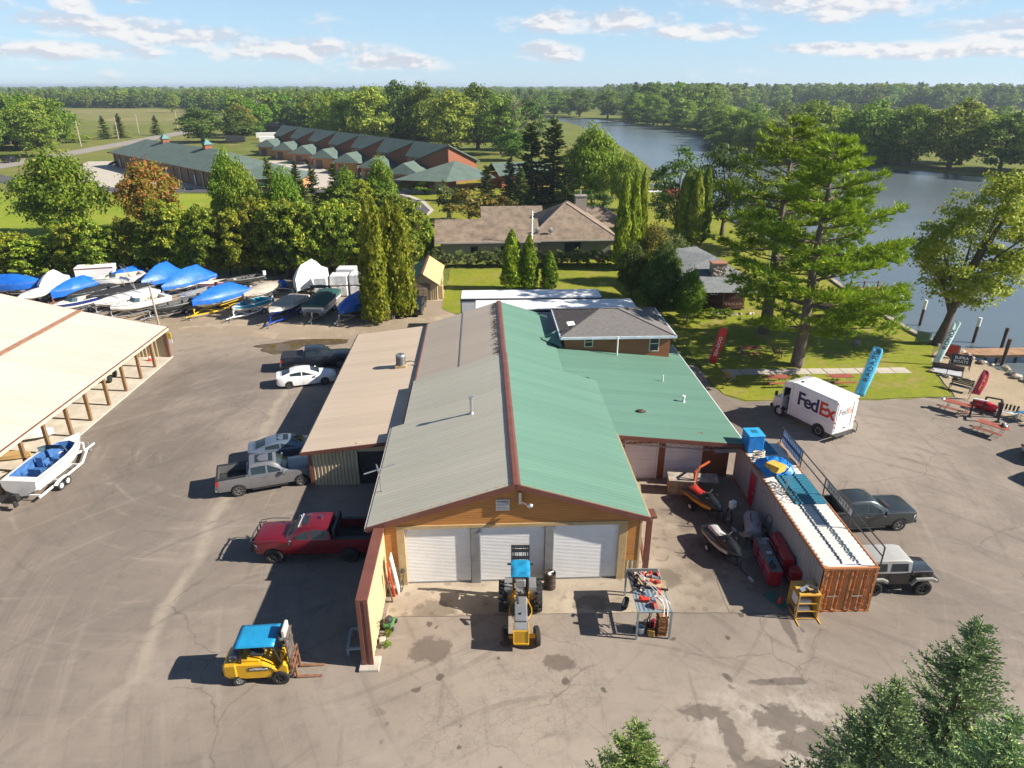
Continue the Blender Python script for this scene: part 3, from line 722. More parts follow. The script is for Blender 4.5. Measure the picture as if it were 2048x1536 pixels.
def rib_wall(mb,P,ex,La,z0,zt,out,pitch=.3,d=.03,mi=0):
 """vertical ribbed sheet; zt(s) height at s"""
 P,ex,out=Vector(P),Vector(ex),Vector(out);k=max(1,int(La/pitch));w=La/k;prof=[]
 for i in range(k):
  s=i*w;prof+=[(s,0),(s+w*.55,0),(s+w*.65,d),(s+w*.9,d)]
 prof.append((La,0))
 mb.grid([[tuple(P+ex*s+out*o+Vector((0,0,z0))),tuple(P+ex*s+out*o+Vector((0,0,zt(s)if callable(zt)else zt)))]for s,o in prof],mi)
def rollup(parent,x0,x1,y,z1,name='roll_up_door',m=None,pitch=.085,z0=.02):
 b=MB();n=int((z1-z0)/pitch);rows=[]
 for i in range(n):
  z=z0+(z1-z0)*i/n;dz=(z1-z0)/n
  rows+=[[(x0,y,z),(x1,y,z)],[(x0,y-.016,z+dz*.25),(x1,y-.016,z+dz*.25)],[(x0,y-.016,z+dz*.7),(x1,y-.016,z+dz*.7)]]
 rows.append([(x0,y,z1),(x1,y,z1)]);b.grid(rows)
 d=b.build(name,m or WDOOR,parent)
 h=MB();h.bb(x0,x1,y-.035,y-.005,z0,z0+.10);h.build('bottom_rail',GREYM,d)
 return d
B=thing('boat_workshop','long marina workshop with grey and green metal roof and three white roll-up doors','workshop',(.9,27.65,0),1.0)
S1=.315;ZR=5.85;ZB=5.40;EL_,ER_=-7.15,6.5
zl=lambda x,zr=ZR,s=S1:zr-s*abs(x)
w=MB();holes=[(-5.4,-2.2,0,3.37),(-1.75,1.45,0,3.37),(1.87,5.1,0,3.37)]
def span(z):
 a,b=-6.45,6.15
 if z>zl(a):a=-(ZR-z)/S1
 if z>zl(b):b=(ZR-z)/S1
 return a,b
lap_siding(w,(0,0,0),(1,0,0),1.15,ZR-.1,span,(0,-1,0),holes=[(-5.75,5.5,0,3.52)])
w.build('wall',SIDING,B)
w=MB();w.prism([(-6.45,0),(-5.42,0),(-5.42,3.4),(5.12,3.4),(5.12,0),(6.15,0),(6.15,zl(6.15)-.12),(0,ZR-.12),(-6.45,zl(6.45)-.12)],'y',.004,.2)
w.bb(-6.5,-6.3,.2,17,0,3.75);w.bb(6.0,6.2,.2,16.8,0,3.8);w.build('wall',SIDING2,B)
for x0,ln in((-6.45,.68),(5.45,.70)):w=MB();rib_wall(w,(x0,-.01,0),(1,0,0),ln,0,1.15,(0,-1,0),.2,.035);w.build('wainscot',TANRIB,B)
w=MB()
for x0,x1,z0,z1 in((-5.78,-5.4,0,3.37),(5.1,5.5,0,3.37),(-5.78,5.5,3.37,3.56)):w.bb(x0,x1,-.07,.10,z0,z1)
w.bb(-6.5,-6.38,-.05,.05,0,3.7);w.bb(6.1,6.22,-.05,.05,0,3.8);w.build('door_trim',TANTRIM,B,bevel=.01)
for x0,x1 in((-2.2,-1.75),(1.45,1.87)):
 c=MB();c.bb(x0,x1,-.06,.2,0,3.37);c.bb(x0-.03,x0,-.02,.1,0,3.37);c.bb(x1,x1+.03,-.02,.1,0,3.37);c.build('door_post',GREYM,B,bevel=.015)
for x0,x1 in((-5.4,-2.23),(-1.72,1.42),(1.9,5.1)):rollup(B,x0,x1,.085,3.37)
v=MB();v.bb(-.95,-.3,-.1,.02,4.35,4.95);v.build('gable_vent',WHITE,B,bevel=.01)
vv=B.children[-1]
for i in range(6):s=MB();s.box((-.625,-.12,4.43+i*.09),(.58,.05,.03),rx=.5);s.build('slat',GALV,vv)
l=MB();l.bb(.13,.27,-.2,-.06,4.75,5.4);l.cyl((.27,-.2,4.85),(.55,-.35,4.8),.03);l.ell((.66,-.38,4.78),(.16,.13,.12),8,5);l.build('yard_light',GALV,B,smooth=40)
y0,y1=-.24,16.6
deck=MB()
slab_roof(deck,[(EL_,y0,zl(EL_)),(0,y0,ZR),(0,10.3,ZR),(EL_,10.3,zl(EL_))]);slab_roof(deck,[(-6.4,10.3,zl(6.4)),(0,10.3,ZR),(0,17.0,ZR),(-6.4,17.0,zl(6.4))])
slab_roof(deck,[(0,y0,ZR),(ER_,y0,zl(ER_)),(ER_,y1,zl(ER_)),(0,y1,ZR)])
deck.build('roof_deck',BROWN,B)
un=Vector((1,0,S1)).normalized();f_=sqrt(1+S1*S1)
roof_panels(B,RM_GREY,(EL_,y0,zl(EL_)),(0,1,0),un,10.3-y0,-EL_*f_)
roof_panels(B,RM_GREY,(-6.4,10.3,zl(6.4)),(0,1,0),un,6.7,6.4*f_)
roof_panels(B,RM_GREEN,(ER_,y0,zl(ER_)),(0,1,0),(-1,0,S1),y1-y0,ER_*f_)
t=MB()
for xe,z in((EL_-.02,zl(EL_)),(ER_+.02,zl(ER_))):
 t.bar((0,y0-.03,ZR-.07),(xe,y0-.03,z-.07),.09,.27)
t.build('rake_board',BROWN,B)
t=MB();t.bar((EL_-.06,y0,zl(EL_)-.09),(EL_-.06,10.3,zl(EL_)-.09),.11,.12);t.build('gutter',mat('cream_gutter',(.55,.50,.42)),B)
t=MB();t.bar((ER_+.05,y0,zl(ER_)-.08),(ER_+.05,8.6,zl(ER_)-.08),.08,.12);t.build('gutter',TANTRIM,B)
def ridge_cap(y0,y1,zr,s,m=BROWN,wd=.22):
 t=MB();t.grid([[(-wd,y,zr-s*wd+.075),(-.1,y,zr+.06),(.1,y,zr+.06),(wd,y,zr-s*wd+.075)]for y in np.linspace(y0,y1,8)])
 t.bb(-wd,wd,y0-.01,y0,zr-.12,zr+.055);t.build('ridge_cap',m,B)
ridge_cap(y0-.02,y1+.5,ZR,S1)
yb0,yb1=16.6,31.0;SB=.315;zb_=lambda x:ZB-SB*abs(x)
deck=MB();slab_roof(deck,[(-6.4,yb0,zb_(6.4)),(0,yb0,ZB),(0,yb1,ZB),(-6.4,yb1,zb_(6.4))]);slab_roof(deck,[(0,yb0,ZB),(4.3,yb0,zb_(4.3)),(4.3,yb1,zb_(4.3)),(0,yb1,ZB)])
deck.bb(-6.3,4.2,yb0+.1,yb1-.3,0,3.2);deck.build('roof_deck',BROWN,B)
roof_panels(B,RM_DUST,(-6.4,yb0,zb_(6.4)),(0,1,0),un,yb1-yb0,6.4*f_)
roof_panels(B,RM_GREEN,(4.3,yb0,zb_(4.3)),(0,1,0),(-1,0,SB),yb1-yb0,4.3*f_)
ridge_cap(yb0+.5,yb1+.05,ZB,SB)
t=MB();t.grid([[(-3.27,y,zb_(3.27)+.045),(-3.18,y,zb_(3.18)+.05)]for y in(yb0+.4,yb1)]);t.build('lap_seam',GREYM,B)
xl0,xl1,zl0,zl1,ly0,ly1=-12.65,-6.4,2.5,3.22,9.3,31.0
deck=MB();slab_roof(deck,[(xl0,ly0,zl0),(xl1,ly0,zl1),(xl1,ly1,zl1),(xl0,ly1,zl0)]);deck.bb(-6.46,-6.36,17,31,3.0,3.45);deck.build('roof_deck',BROWN,B)
ul=Vector((xl1-xl0,0,zl1-zl0))
roof_panels(B,RM_TAN,(xl0,ly0,zl0),(0,1,0),ul,ly1-ly0,ul.length)
t=MB();t.bar((xl0-.05,ly0-.03,zl0-.07),(-6.95,ly0-.03,zl1-.13),.08,.22);t.bar((xl0-.05,ly1+.03,zl0-.06),(-6.4,ly1+.03,zl1-.06),.06,.16);t.build('rake_board',BROWN,B)
t=MB();t.bar((xl0-.05,ly0,zl0-.07),(xl0-.05,ly1,zl0-.07),.10,.12);t.build('gutter',DARKM,B)
w=MB();zt=lambda s:zl0+(zl1-zl0)*(s+.4)/6.25-.1
rib_wall(w,(-12.2,9.6,0),(1,0,0),2.9,.0,zt,(0,-1,0),.22,.05);rib_wall(w,(-12.2,9.6,0),(0,1,0),21,0,2.45,(-1,0,0),.3,.04)
w.bb(-9.3,-6.5,9.62,9.75,2.35,2.95);w.build('wall',TANRIB,B)
w=MB();w.bb(-12.32,-12.16,9.5,9.66,0,2.45);w.build('corner_trim',BROWN,B)
d_=MB();d_.bb(-9.25,-6.6,9.7,9.76,0,2.35);d_.build('garage_door',DARKM,B)
xw,zw,wy0,wy1,SW=14.5,2.9,8.45,26.0,.105;zwf=lambda x:zw+SW*(xw-x)
deck=MB();slab_roof(deck,[(6.1,wy0,zwf(6.1)),(xw,wy0,zw),(xw,wy1,zw),(6.1,wy1,zwf(6.1))],.16);slab_roof(deck,[(3.6,17.2,zwf(3.6)),(6.1,17.2,zwf(6.1)),(6.1,wy1,zwf(6.1)),(3.6,wy1,zwf(3.6))],.16);deck.build('roof_deck',BROWN,B)
uw=Vector((-1,0,SW)).normalized();fw=sqrt(1+SW*SW)
roof_panels(B,RM_GREEN,(xw,wy0,zw),(0,1,0),uw,8.75,(xw-6.1)*fw);roof_panels(B,RM_GREEN,(xw,17.2,zw),(0,1,0),uw,wy1-17.2,(xw-3.6)*fw)
t=MB();t.bar((6.4,wy0-.03,zwf(6.4)-.12),(xw+.03,wy0-.03,zw-.12),.06,.26);t.build('rake_board',BROWN,B)
t=MB();t.bar((xw+.04,wy0,zw-.05),(xw+.04,wy1,zw-.05),.05,.12);t.build('gutter',WHITE,B)
t=MB();n=22
pts=[(6.5+(13.0-6.5)*i/n,wy0+.12,zwf(6.5+6.5*i/n)-(.30 if i%2==0 else .62))for i in range(n+1)]
for a,b in zip(pts[:-1],pts[1:]):t.bar(a,b,.03)
t.bar((6.5,wy0+.12,zwf(6.5)-.3),(13.6,wy0+.12,zwf(13.6)-.3),.06);t.bar((6.5,wy0+.12,zwf(6.5)-.62),(13.0,wy0+.12,zwf(13.0)-.62),.06);t.bb(12.7,14.2,wy0+.02,wy0+.25,2.35,2.62);t.build('roof_truss',GALV,B)
w=MB();lap_siding(w,(0,9.5,0),(1,0,0),0,3.55,lambda z:(6.2,min(13.9,xw-(z-zw+.15)/SW)),(0,-1,0),holes=[(7.35,9.35,0,2.75),(9.95,12.15,0,2.55)])
lap_siding(w,(13.95,9.5,0),(0,1,0),0,2.8,lambda z:(0,16.4),(1,0,0));w.build('wall',SIDING2,B)
w=MB();w.bb(6.2,7.35,9.502,9.6,0,3.4);w.bb(7.35,12.15,9.502,9.6,2.55,3.2);w.bb(9.35,9.95,9.502,9.6,0,2.6);w.bb(12.15,13.9,9.502,9.6,0,2.85);w.bb(13.8,13.948,9.6,25.9,0,2.8);w.build('wall',SIDING2,B)
for x0,x1,z1 in((7.35,9.35,2.75),(9.95,12.15,2.55)):
 d_=MB();k=4
 for i in range(k):d_.bb(x0,x1,9.53,9.56,.02+(z1-.02)*i/k,.02+(z1-.02)*(i+1)/k-.012)
 dd=d_.build('garage_door',WHITE,B);tt=MB();tt.bb(x0-.08,x0,9.44,9.53,0,z1+.06);tt.bb(x1,x1+.08,9.44,9.53,0,z1+.06);tt.bb(x0,x1,9.44,9.53,z1,z1+.07);tt.build('door_frame',WHITE,dd)
t=MB();t.bb(6.55,6.8,.25,.5,0,3.7);t.bar((6.68,.4,.2),(6.4,1.6,2.4),.12);t.bb(6.2,6.9,-.1,.6,3.66,3.78);t.build('steel_post',BROWN,B)
ux0,ux1,uy0,uy1,uz=5.0,13.4,22.9,29.6,4.95
w=MB();lap_siding(w,(0,uy0,0),(1,0,0),2.8,uz,lambda z:(ux0,ux1),(0,-1,0),pitch=.15,d=.028,holes=[(6.55,7.25,4.0,4.9),(11.75,12.55,3.55,4.9)])
lap_siding(w,(ux1,uy0,0),(0,1,0),0,uz,lambda z:(0,6.7),(1,0,0),pitch=.15,d=.028);lap_siding(w,(ux0,uy0,0),(0,1,0),2.8,uz,lambda z:(0,6.7),(-1,0,0),pitch=.15);w.build('wall',mat('rust_siding',(.27,.10,.04),rough=.5,var=.1,dirt=.1,stretch=(.5,1,3)),B)
w=MB();w.bb(ux0+.05,6.55,uy0+.003,uy1,0,uz);w.bb(6.55,12.55,uy0+.12,uy1,0,uz);w.bb(12.55,ux1-.02,uy0+.003,uy1,0,uz);w.bb(7.25,11.75,uy0+.003,uy0+.12,2.8,uz);w.build('wall',SIDING2,B)
for x0,x1,z0,z1 in((6.55,7.25,4.0,4.88),(11.75,12.55,3.55,4.88)):
 f=MB();t_=.07
 f.bb(x0,x1,uy0-.05,uy0+.05,z0,z0+t_);f.bb(x0,x1,uy0-.05,uy0+.05,z1-t_,z1);f.bb(x0,x0+t_,uy0-.05,uy0+.05,z0,z1);f.bb(x1-t_,x1,uy0-.05,uy0+.05,z0,z1);f.bb(x0,x1,uy0-.045,uy0+.05,(z0+z1)/2-.03,(z0+z1)/2+.03)
 wn=f.build('window',mat('cream_frame',(.66,.58,.42)),B)
 for za,zb2 in((z0+t_,(z0+z1)/2-.03),((z0+z1)/2+.03,z1-t_)):
  p=MB();p.bb(x0+t_,x1-t_,uy0-.005,uy0+.02,za,zb2);p.build('pane',GLASS,wn)
HIPG=mat('grey_shingles',(.155,.145,.14),rough=.85,var=.22,scale=5,bump=.4,bscale=30,stretch=(.6,2,1));HIPM=mat('dark_ribbed_roof',(.115,.10,.095),rough=.6,var=.1)
e=.38;a,b,c,d=(ux0-e,uy0-e,uz),(ux1+e,uy0-e,uz),(ux1+e,uy1+e,uz),(ux0-e,uy1+e,uz);r0,r1=(8.35,26.25,6.12),(9.75,26.25,6.12)
rf=MB();rf.poly([a,b,r1,r0]);rf.poly([b,c,r1]);rf.poly([c,d,r0,r1]);rf.poly([a,b,c,d][::-1]);up_roof=rf.build('roof',HIPG,B)
rr=MB();rr.poly([(d[0],d[1],uz),(a[0],a[1],uz),r0])
for i in range(1,17):
 q=i/17;y=a[1]+(d[1]-a[1])*q;t1=1-abs(2*q-1)*1.0
 rr.bar((a[0],y,uz+.03),(a[0]+(r0[0]-a[0])*t1*.98,y+(r0[1]-y)*.0,uz+(r0[2]-uz)*t1*.98+.03),.06,.05)
rr.build('roof',HIPM,B)
hc=MB()
for p in(a,b,c,d):hc.bar((p[0],p[1],p[2]+.02),((r0 if p in(a,d)else r1)[0],r0[1],r0[2]+.02),.16,.04)
hc.bar((r0[0],r0[1],r0[2]+.03),(r1[0],r1[1],r1[2]+.03),.18,.05);hc.build('hip_cap',HIPG,up_roof)
g_=MB();k=.11
for p,q in((a,b),(b,c),(c,d),(d,a)):
 dx=0.05;g_.bar((p[0],p[1],uz-.08),(q[0],q[1],uz-.08),k,.19)
g_.build('gutter',mat('pale_blue_gutter',(.60,.66,.72),rough=.35),B)
cr=MB();cr.poly([(3.2,23.6,4.5),(4.75,22.6,4.1),(4.75,24.6,5.0)]);cr.poly([(3.2,23.6,4.5),(4.75,24.6,5.0),(4.75,26.5,4.3)]);cr.build('roof_cricket',RM_GREEN,B)
def pipe(x,y,z,h,r=.07,cap=True,m=WHITE):
 p=MB();p.cyl((x,y,z-.05),(x,y,z+h),r,n=10)
 if cap:p.cyl((x,y,z+h),(x,y,z+h+.12),r*1.7,n=10);p.lathe([(r*2.2,z-.02),(r*1.2,z+.1)],10,c=(x,y,0))
 return p.build('vent_pipe',m,B,smooth=40)
pipe(-2.2,8.9,zl(2.2)+.02,.95,.09,m=GALV);pipe(9.1,22.35,zwf(9.1),1.55,.06,False);pipe(11.6,17.6,zwf(11.6),.5,.05,False);pipe(12.2,14.2,zwf(12.2),.35,.07);
q=MB();q.ell((8.7,12.0,zwf(8.7)+.05),(.3,.2,.16),9,5);q.ell((8.95,12.05,zwf(8.9)+.03),(.16,.14,.1),7,4);q.build('roof_patch',mat('tar',(.06,.03,.02)),B)
lt=MB()
for i in range(150):
 y=rnd.uniform(yb0+.3,yb1-.3);x=-.36-abs(rnd.gauss(0,.12));lt.box((x,y,zb_(x)+.06),(rnd.uniform(.05,.3),rnd.uniform(.03,.09),.02),rz=rnd.uniform(-.3,.3))
o=lt.build('leaf_litter',mat('leaf_litter',(.06,.05,.035)),B);o['kind']='stuff'
ac=thing('air_conditioner','grey round air conditioner standing on the tan lean-to roof','air conditioner',(-7.3,49.2,3.09),0)
p=MB();p.bb(-.42,.42,-.4,.4,-.08,.16);p.build('base',TANTRIM,ac)
p=MB();p.cyl((0,0,.16),(0,0,.92),.36,n=20);p.build('casing',GREYM,ac,smooth=40)
for i in range(10):q=MB();q.lathe([(.365,.22+i*.065),(.375,.235+i*.065),(.365,.25+i*.065)],20);q.build('louvre',DARKM,ac)
p=MB();p.lathe([(.36,.92),(.38,.95),(.34,1.0),(.1,1.02)],20);p.build('fan_guard',GALV,ac,smooth=40)
p=MB();p.tube([(.35,0,.35),(.7,.05,.42),(1.05,0,.38),(1.15,-.05,.1)],.035);p.build('refrigerant_line',BLACK,ac);p=MB();p.bb(1.0,1.2,-.12,.1,.02,.2);p.build('connection_box',GALV,ac)
an=thing('tv_antenna','bent television antenna on the eave of the grey roof','antenna',(-6.0,30.4,3.66),0)
p=MB();p.cyl((0,0,-.6),(0,0,1.3),.03,n=6);p.bar((0,0,.1),(.35,-.3,-.02),.03);p.build('mast',GALV,an)
p=MB();p.bar((-.75,-.25,1.25),(.75,.25,1.5),.05);p.bar((-.15,.3,1.45),(.1,-.4,1.3),.04);p.bar((-.2,.32,1.5),(.0,-.3,1.36),.03);p.build('boom',GALV,an)
sd_=thing('internet_dish','square white satellite internet panel on the dark hip roof','dish',(6.0,51.35,5.32),20)
p=MB();p.box((0,0,.42),(.62,.42,.04),rx=.5);p.build('panel',WHITE,sd_,bevel=.01);p=MB();p.bar((0,0,.4),(.0,.1,0),.04);p.bar((0,.1,0),(.25,-.1,-.1),.03);p.bar((0,.1,0),(-.25,-.1,-.1),.03);p.build('stand',DARKM,sd_)
fw_=thing('screen_wall','tan ribbed screen wall with brown cap running out from the workshop corner','wall',(-5.62,22.3,0),.5)
p=MB();p.bb(-.17,.17,.05,5.2,.15,3.55);p.build('wall',TANTRIM,fw_)
p=MB();rib_wall(p,(.175,.06,.1),(0,1,0),5.1,0,3.45,(1,0,0),.3,.018);p.build('cladding',mat('cream_ribbed_metal',(.58,.43,.24),rough=.55,var=.06,dirt=.08),fw_)
p=MB();p.bb(-.24,.26,-.06,5.25,3.55,3.68);p.bb(-.24,-.06,-.07,.05,.1,3.56);p.bb(.07,.25,-.07,.05,.1,3.56);p.bb(-.06,.07,-.03,.05,.1,3.56);p.build('cap',BROWN,fw_,bevel=.01)
p=MB();p.bb(-.35,.5,-.35,.45,0,.16);p.bb(.3,.55,1.2,1.5,0,.25);p.bb(.3,.5,2.2,2.7,0,.15);p.build('footing',CONC2,fw_,bevel=.02)
C=thing('boat_shed','open-fronted boat shed with cream metal roof and wooden posts','shed',(-30.2,34.0,0),0)
rx=[.35,-7.1,-14.6];rz_=[2.84,4.40,6.3];L=25.9;ys=-8.0
deck=MB();slab_roof(deck,[(rx[1],ys,rz_[1]),(rx[0],ys,rz_[0]),(rx[0],L,rz_[0]),(rx[1],L,rz_[1])]);slab_roof(deck,[(rx[2],ys,rz_[2]),(rx[1],ys,rz_[1]+.04),(rx[1],L,rz_[1]+.04),(rx[2],L,rz_[2])]);deck.build('roof_deck',TANTRIM,C)
u1=Vector((rx[1]-rx[0],0,rz_[1]-rz_[0]));u2=Vector((rx[2]-rx[1],0,rz_[2]-rz_[1]-.04))
roof_panels(C,RM_CREAM,(rx[0],ys,rz_[0]),(0,1,0),u1,L-ys,u1.length);roof_panels(C,RM_CREAM,(rx[1],ys,rz_[1]+.04),(0,1,0),u2,L-ys,u2.length)
t=MB();t.box((rx[1],(L+ys)/2,rz_[1]+.1),(.42,L-ys,.05),ry=.2);t.build('flashing',mat('rust_flashing',(.30,.155,.10),rough=.6,var=.2,scale=3),C)
t=MB();t.bb(rx[0]-.02,rx[0]+.05,ys,L,rz_[0]-.28,rz_[0]-.02);t.build('fascia',mat('cream_fascia',(.60,.50,.36)),C)
t=MB();t.bb(rx[0]+.02,rx[0]+.10,ys,L,rz_[0]-.02,rz_[0]+.05);t.bar((rx[0],L+.03,rz_[0]-.05),(rx[1],L+.03,rz_[1]-.05),.06,.14);t.bar((rx[1],L+.03,rz_[1]-.02),(rx[2],L+.03,rz_[2]-.05),.06,.14);t.build('edge_trim',BROWN,C)
for y in(23.0,20.4,17.8,15.1,12.45,9.95,7.4,5.0,2.4,-.2,-2.8,-5.4):
 p=MB();p.bb(-.13,.09,y-.11,y+.11,0,2.62);p.build('post',WOODP,C,bevel=.012)
w=MB();rib_wall(w,(.1,L-.35,.0),(-1,0,0),14.4,0,lambda s:2.7+s*.21,(0,-1,0),.34,.05);w.build('end_wall',TANRIB,C)
w=MB();w.bb(-14.3,.1,L-.34,L-.25,0,2.7);w.bb(-14.5,-14.3,-6,L,0,5.9);w.build('back_wall',TANRIB,C)
w=MB();w.bb(.05,.3,L-.5,L-.25,0,2.7);w.build('corner_post',BROWN,C,bevel=.01)
s=MB();s.bb(-14.5,.42,-8,L-.2,-.1,.10);tag(s.build('shed_slab',mat('shed_concrete',(.52,.47,.39),var=.15,scale=.8,dirt=.3,dcol=(.3,.26,.2))),kind='structure').location=(-30.2,34,0)
sg=thing('warning_sign','yellow notice board fixed to the boat shed corner','sign',(-29.75,59.5,1.9),0)
p=MB();p.bb(-.02,.28,-.08,-.04,-.05,.62);p.build('board',mat('sign_yellow',(.62,.50,.03)),sg);p=MB();p.bb(.05,.22,-.085,-.075,.1,.14);p.bb(.05,.22,-.085,-.075,.25,.29);p.bb(.05,.22,-.085,-.075,.4,.44);p.build('marks',DARKM,sg)
p=MB();p.bb(0,.3,-.07,-.03,-.45,-.12);p.build('plate',WHITE,sg)
D=thing('storage_shed','small tan ribbed shed with brown garage door behind the tall cedar','shed',(-8.35,77.5,0),0)
w=MB();rib_wall(w,(-1.7,0,0),(1,0,0),3.4,0,lambda s:2.0+1.15*(1-abs(s-1.7)/1.7),(0,-1,0),.24,.05);rib_wall(w,(1.7,0,0),(0,1,0),9,0,2.0,(1,0,0),.3,.05);w.build('wall',TANRIB,D)
w=MB();w.prism([(-1.65,0),(1.65,0),(1.65,2.0),(0,3.1),(-1.65,2.0)],'y',.05,9);w.build('wall',TANTRIM,D)
w=MB();w.bb(-1.35,.85,-.09,-.03,0,2.0);gd=w.build('garage_door',mat('brown_door',(.17,.13,.10)),D)
p=MB()
for i in range(4):
 for j in range(3):p.bb(-.95+j*.5,-.5+j*.5,-.14,-.09,.2+i*.33,.48+i*.33)
p.build('door_panel',mat('worn_panel',(.33,.26,.18)),gd)
fr=sqrt(1+(1.15/1.7)**2);deck=MB();slab_roof(deck,[(-1.95,-.25,1.83),(0,-.25,3.16),(0,9.2,3.16),(-1.95,9.2,1.83)],.06);slab_roof(deck,[(0,-.25,3.16),(1.95,-.25,1.83),(1.95,9.2,1.83),(0,9.2,3.16)],.06);deck.build('roof_deck',BROWN,D)
roof_panels(D,roofmat('straw_roof',(.58,.42,.20)),(1.95,-.25,1.83),(0,1,0),(-1.95,0,1.33),9.4,2.36);roof_panels(D,RM_GREEN,(-1.95,-.25,1.83),(0,1,0),(1.95,0,1.33),9.4,2.36)
t=MB();t.bb(-.12,.12,-.27,9.2,3.12,3.24);t.build('ridge_cap',BROWN,D)
t=MB();t.bb(1.8,2.3,.2,1.2,0,1.6);t.build('meter_box',TANTRIM,D,bevel=.05)
for x0,x1,y0_,y1_,lb in((-3.3,10.6,65.2,68.0,'long white storage trailer farther from the workshop'),(-1.8,13.4,61.4,64.4,'long white storage trailer close behind the workshop ridge')):
 tr=thing('storage_trailer',lb,'trailer',(x0,y0_,0),.8,'white storage trailers');Lx,Ly=x1-x0,y1_-y0_
 p=MB();p.bb(0,Lx,0,Ly,.9,3.72);p.build('body',mat('trailer_white',(.74,.74,.74),var=.05,dirt=.2,dcol=(.5,.5,.48)),tr,bevel=.03)
 p=MB();p.bb(-.03,Lx+.03,-.03,Ly+.03,3.70,3.80);p.build('roof',WHITE,tr,bevel=.02)
 p=MB();p.bb(Lx+.02,Lx+.1,-.03,Ly+.03,1.0,3.78);p.bb(-.08,-.02,0,Ly,1.0,3.72);p.bb(0,Lx,-.04,-.005,3.5,3.68);p.build('end_frame',DARKM,tr)
 for x in(1.2,2.5,Lx-3):p=MB();p.cyl((x,.2,.5),(x,.5,.5),.5,n=16);p.cyl((x,Ly-.5,.5),(x,Ly-.2,.5),.5,n=16);p.build('wheel',BLACK,tr)
 p=MB()
 p.bb(Lx-.0,Lx-.1,.3,.5,0,.9);p.bb(.2,Lx-.2,.3,.5,.75,.9);p.bb(.2,Lx-.2,Ly-.5,Ly-.3,.75,.9);p.build('chassis',DARKM,tr)
H_=thing('tan_house','single-storey tan house with weathered brown hip roof and boxed chimney','house',(0,97,0),2.5)
RB=mat('weathered_brown_shingles',(.20,.152,.112),rough=.9,var=.3,scale=.8,dirt=.55,dcol=(.27,.235,.15),bump=.3,bscale=18);HW=mat('tan_lap_siding',(.42,.36,.27),rough=.6,var=.06,scale=1,stretch=(.4,1,8));HG=mat('grey_wall',(.16,.16,.155),rough=.6)
w=MB();lap_siding(w,(0,0,0),(1,0,0),0,2.75,lambda z:(-7.6,6.2),(0,-1,0),pitch=.2,d=.03,holes=[(-3.3,-2.4,.9,2.0),(1.0,1.9,.9,2.0)]);w.build('wall',HW,H_)
w=MB();w.bb(-7.55,6.2,.03,8.5,0,2.75);w.build('wall',HW,H_);w=MB();w.bb(6.2,17.0,.6,15,0,2.8);w.bb(12,21,10,20,0,2.8);w.bb(-1,8,12,19,0,2.8);w.build('wall',HG,H_)
for x0 in(-3.3,1.0):
 f=MB();f.bb(x0-.08,x0+.98,-.07,.02,.82,2.08);wn=f.build('window',mat('brown_frame',(.12,.085,.06)),H_);p=MB();p.bb(x0+.05,x0+.85,-.08,-.05,.95,1.95);p.build('pane',GLASS,wn)
f=MB();f.bb(10.2,12.6,.52,.62,.9,2.3);wn=f.build('window',DARKM,H_)
for i in range(2):p=MB();p.bb(10.3+i*1.15,11.3+i*1.15,.48,.53,1.0,2.2);p.build('pane',GLASS,wn)
rf=MB();e=.5
a,b,c,d=(-8.4,-.6,2.75),(6.6,-.6,2.75),(6.6,9.2,2.75),(-8.4,9.2,2.75);rf.poly([a,b,(6.6,4.3,5.15),(-8.4,4.3,5.15)]);rf.poly([c,d,(-8.4,4.3,5.15),(6.6,4.3,5.15)]);rf.poly([d,a,(-8.4,4.3,5.15)])
rf.build('roof',RB,H_)
rf=MB();a,b,c,d=(4.6,-.2,2.8),(18.2,-.2,2.8),(18.2,16,2.8),(4.6,16,2.8);r0,r1=(11.2,7.6,6.9),(11.6,8.6,6.9);rf.poly([a,b,r0]);rf.poly([b,c,r1,r0]);rf.poly([c,d,r1]);rf.poly([d,a,r0,r1]);rf.build('roof',RB,H_)
hc=MB()
for p,q in((a,r0),(b,r0),(c,r1),(d,r1)):hc.bar((p[0],p[1],p[2]+.03),(q[0],q[1],q[2]+.03),.3,.06)
hc.build('hip_cap',mat('pale_brown_cap',(.28,.21,.17)),H_)
rf=MB();rf.poly([(11,9,2.8),(22,9,2.8),(18.2,14,5.2),(11,14,5.2)]);rf.poly([(22,9,2.8),(22,19,2.8),(18.2,14,5.2)]);rf.poly([(11,14,5.2),(18.2,14,5.2),(22,19,2.8),(11,19,2.8)]);rf.build('roof',RB,H_)
rf=MB();rf.poly([(-1.5,11,3.0),(8.5,11,3.0),(8.5,15.5,5.2),(-1.5,15.5,5.2)]);rf.poly([(8.5,20,3.0),(-1.5,20,3.0),(-1.5,15.5,5.2),(8.5,15.5,5.2)]);rf.build('roof',RB,H_)
p=MB();p.bb(13.2,14.9,10.5,11.9,4.5,7.3);p.bb(13.1,15.0,10.4,12.0,7.3,7.42);p.cyl((14,11.2,7.4),(14,11.2,8.2),.12);p.build('chimney',mat('chimney_siding',(.30,.27,.24),stretch=(.4,1,8)),H_)
p=MB();p.bb(-8.45,6.6,-.68,-.6,2.6,2.8);p.bb(6.6,18.25,-.28,-.2,2.65,2.85);p.build('gutter',mat('grey_gutter',(.45,.42,.38)),H_)
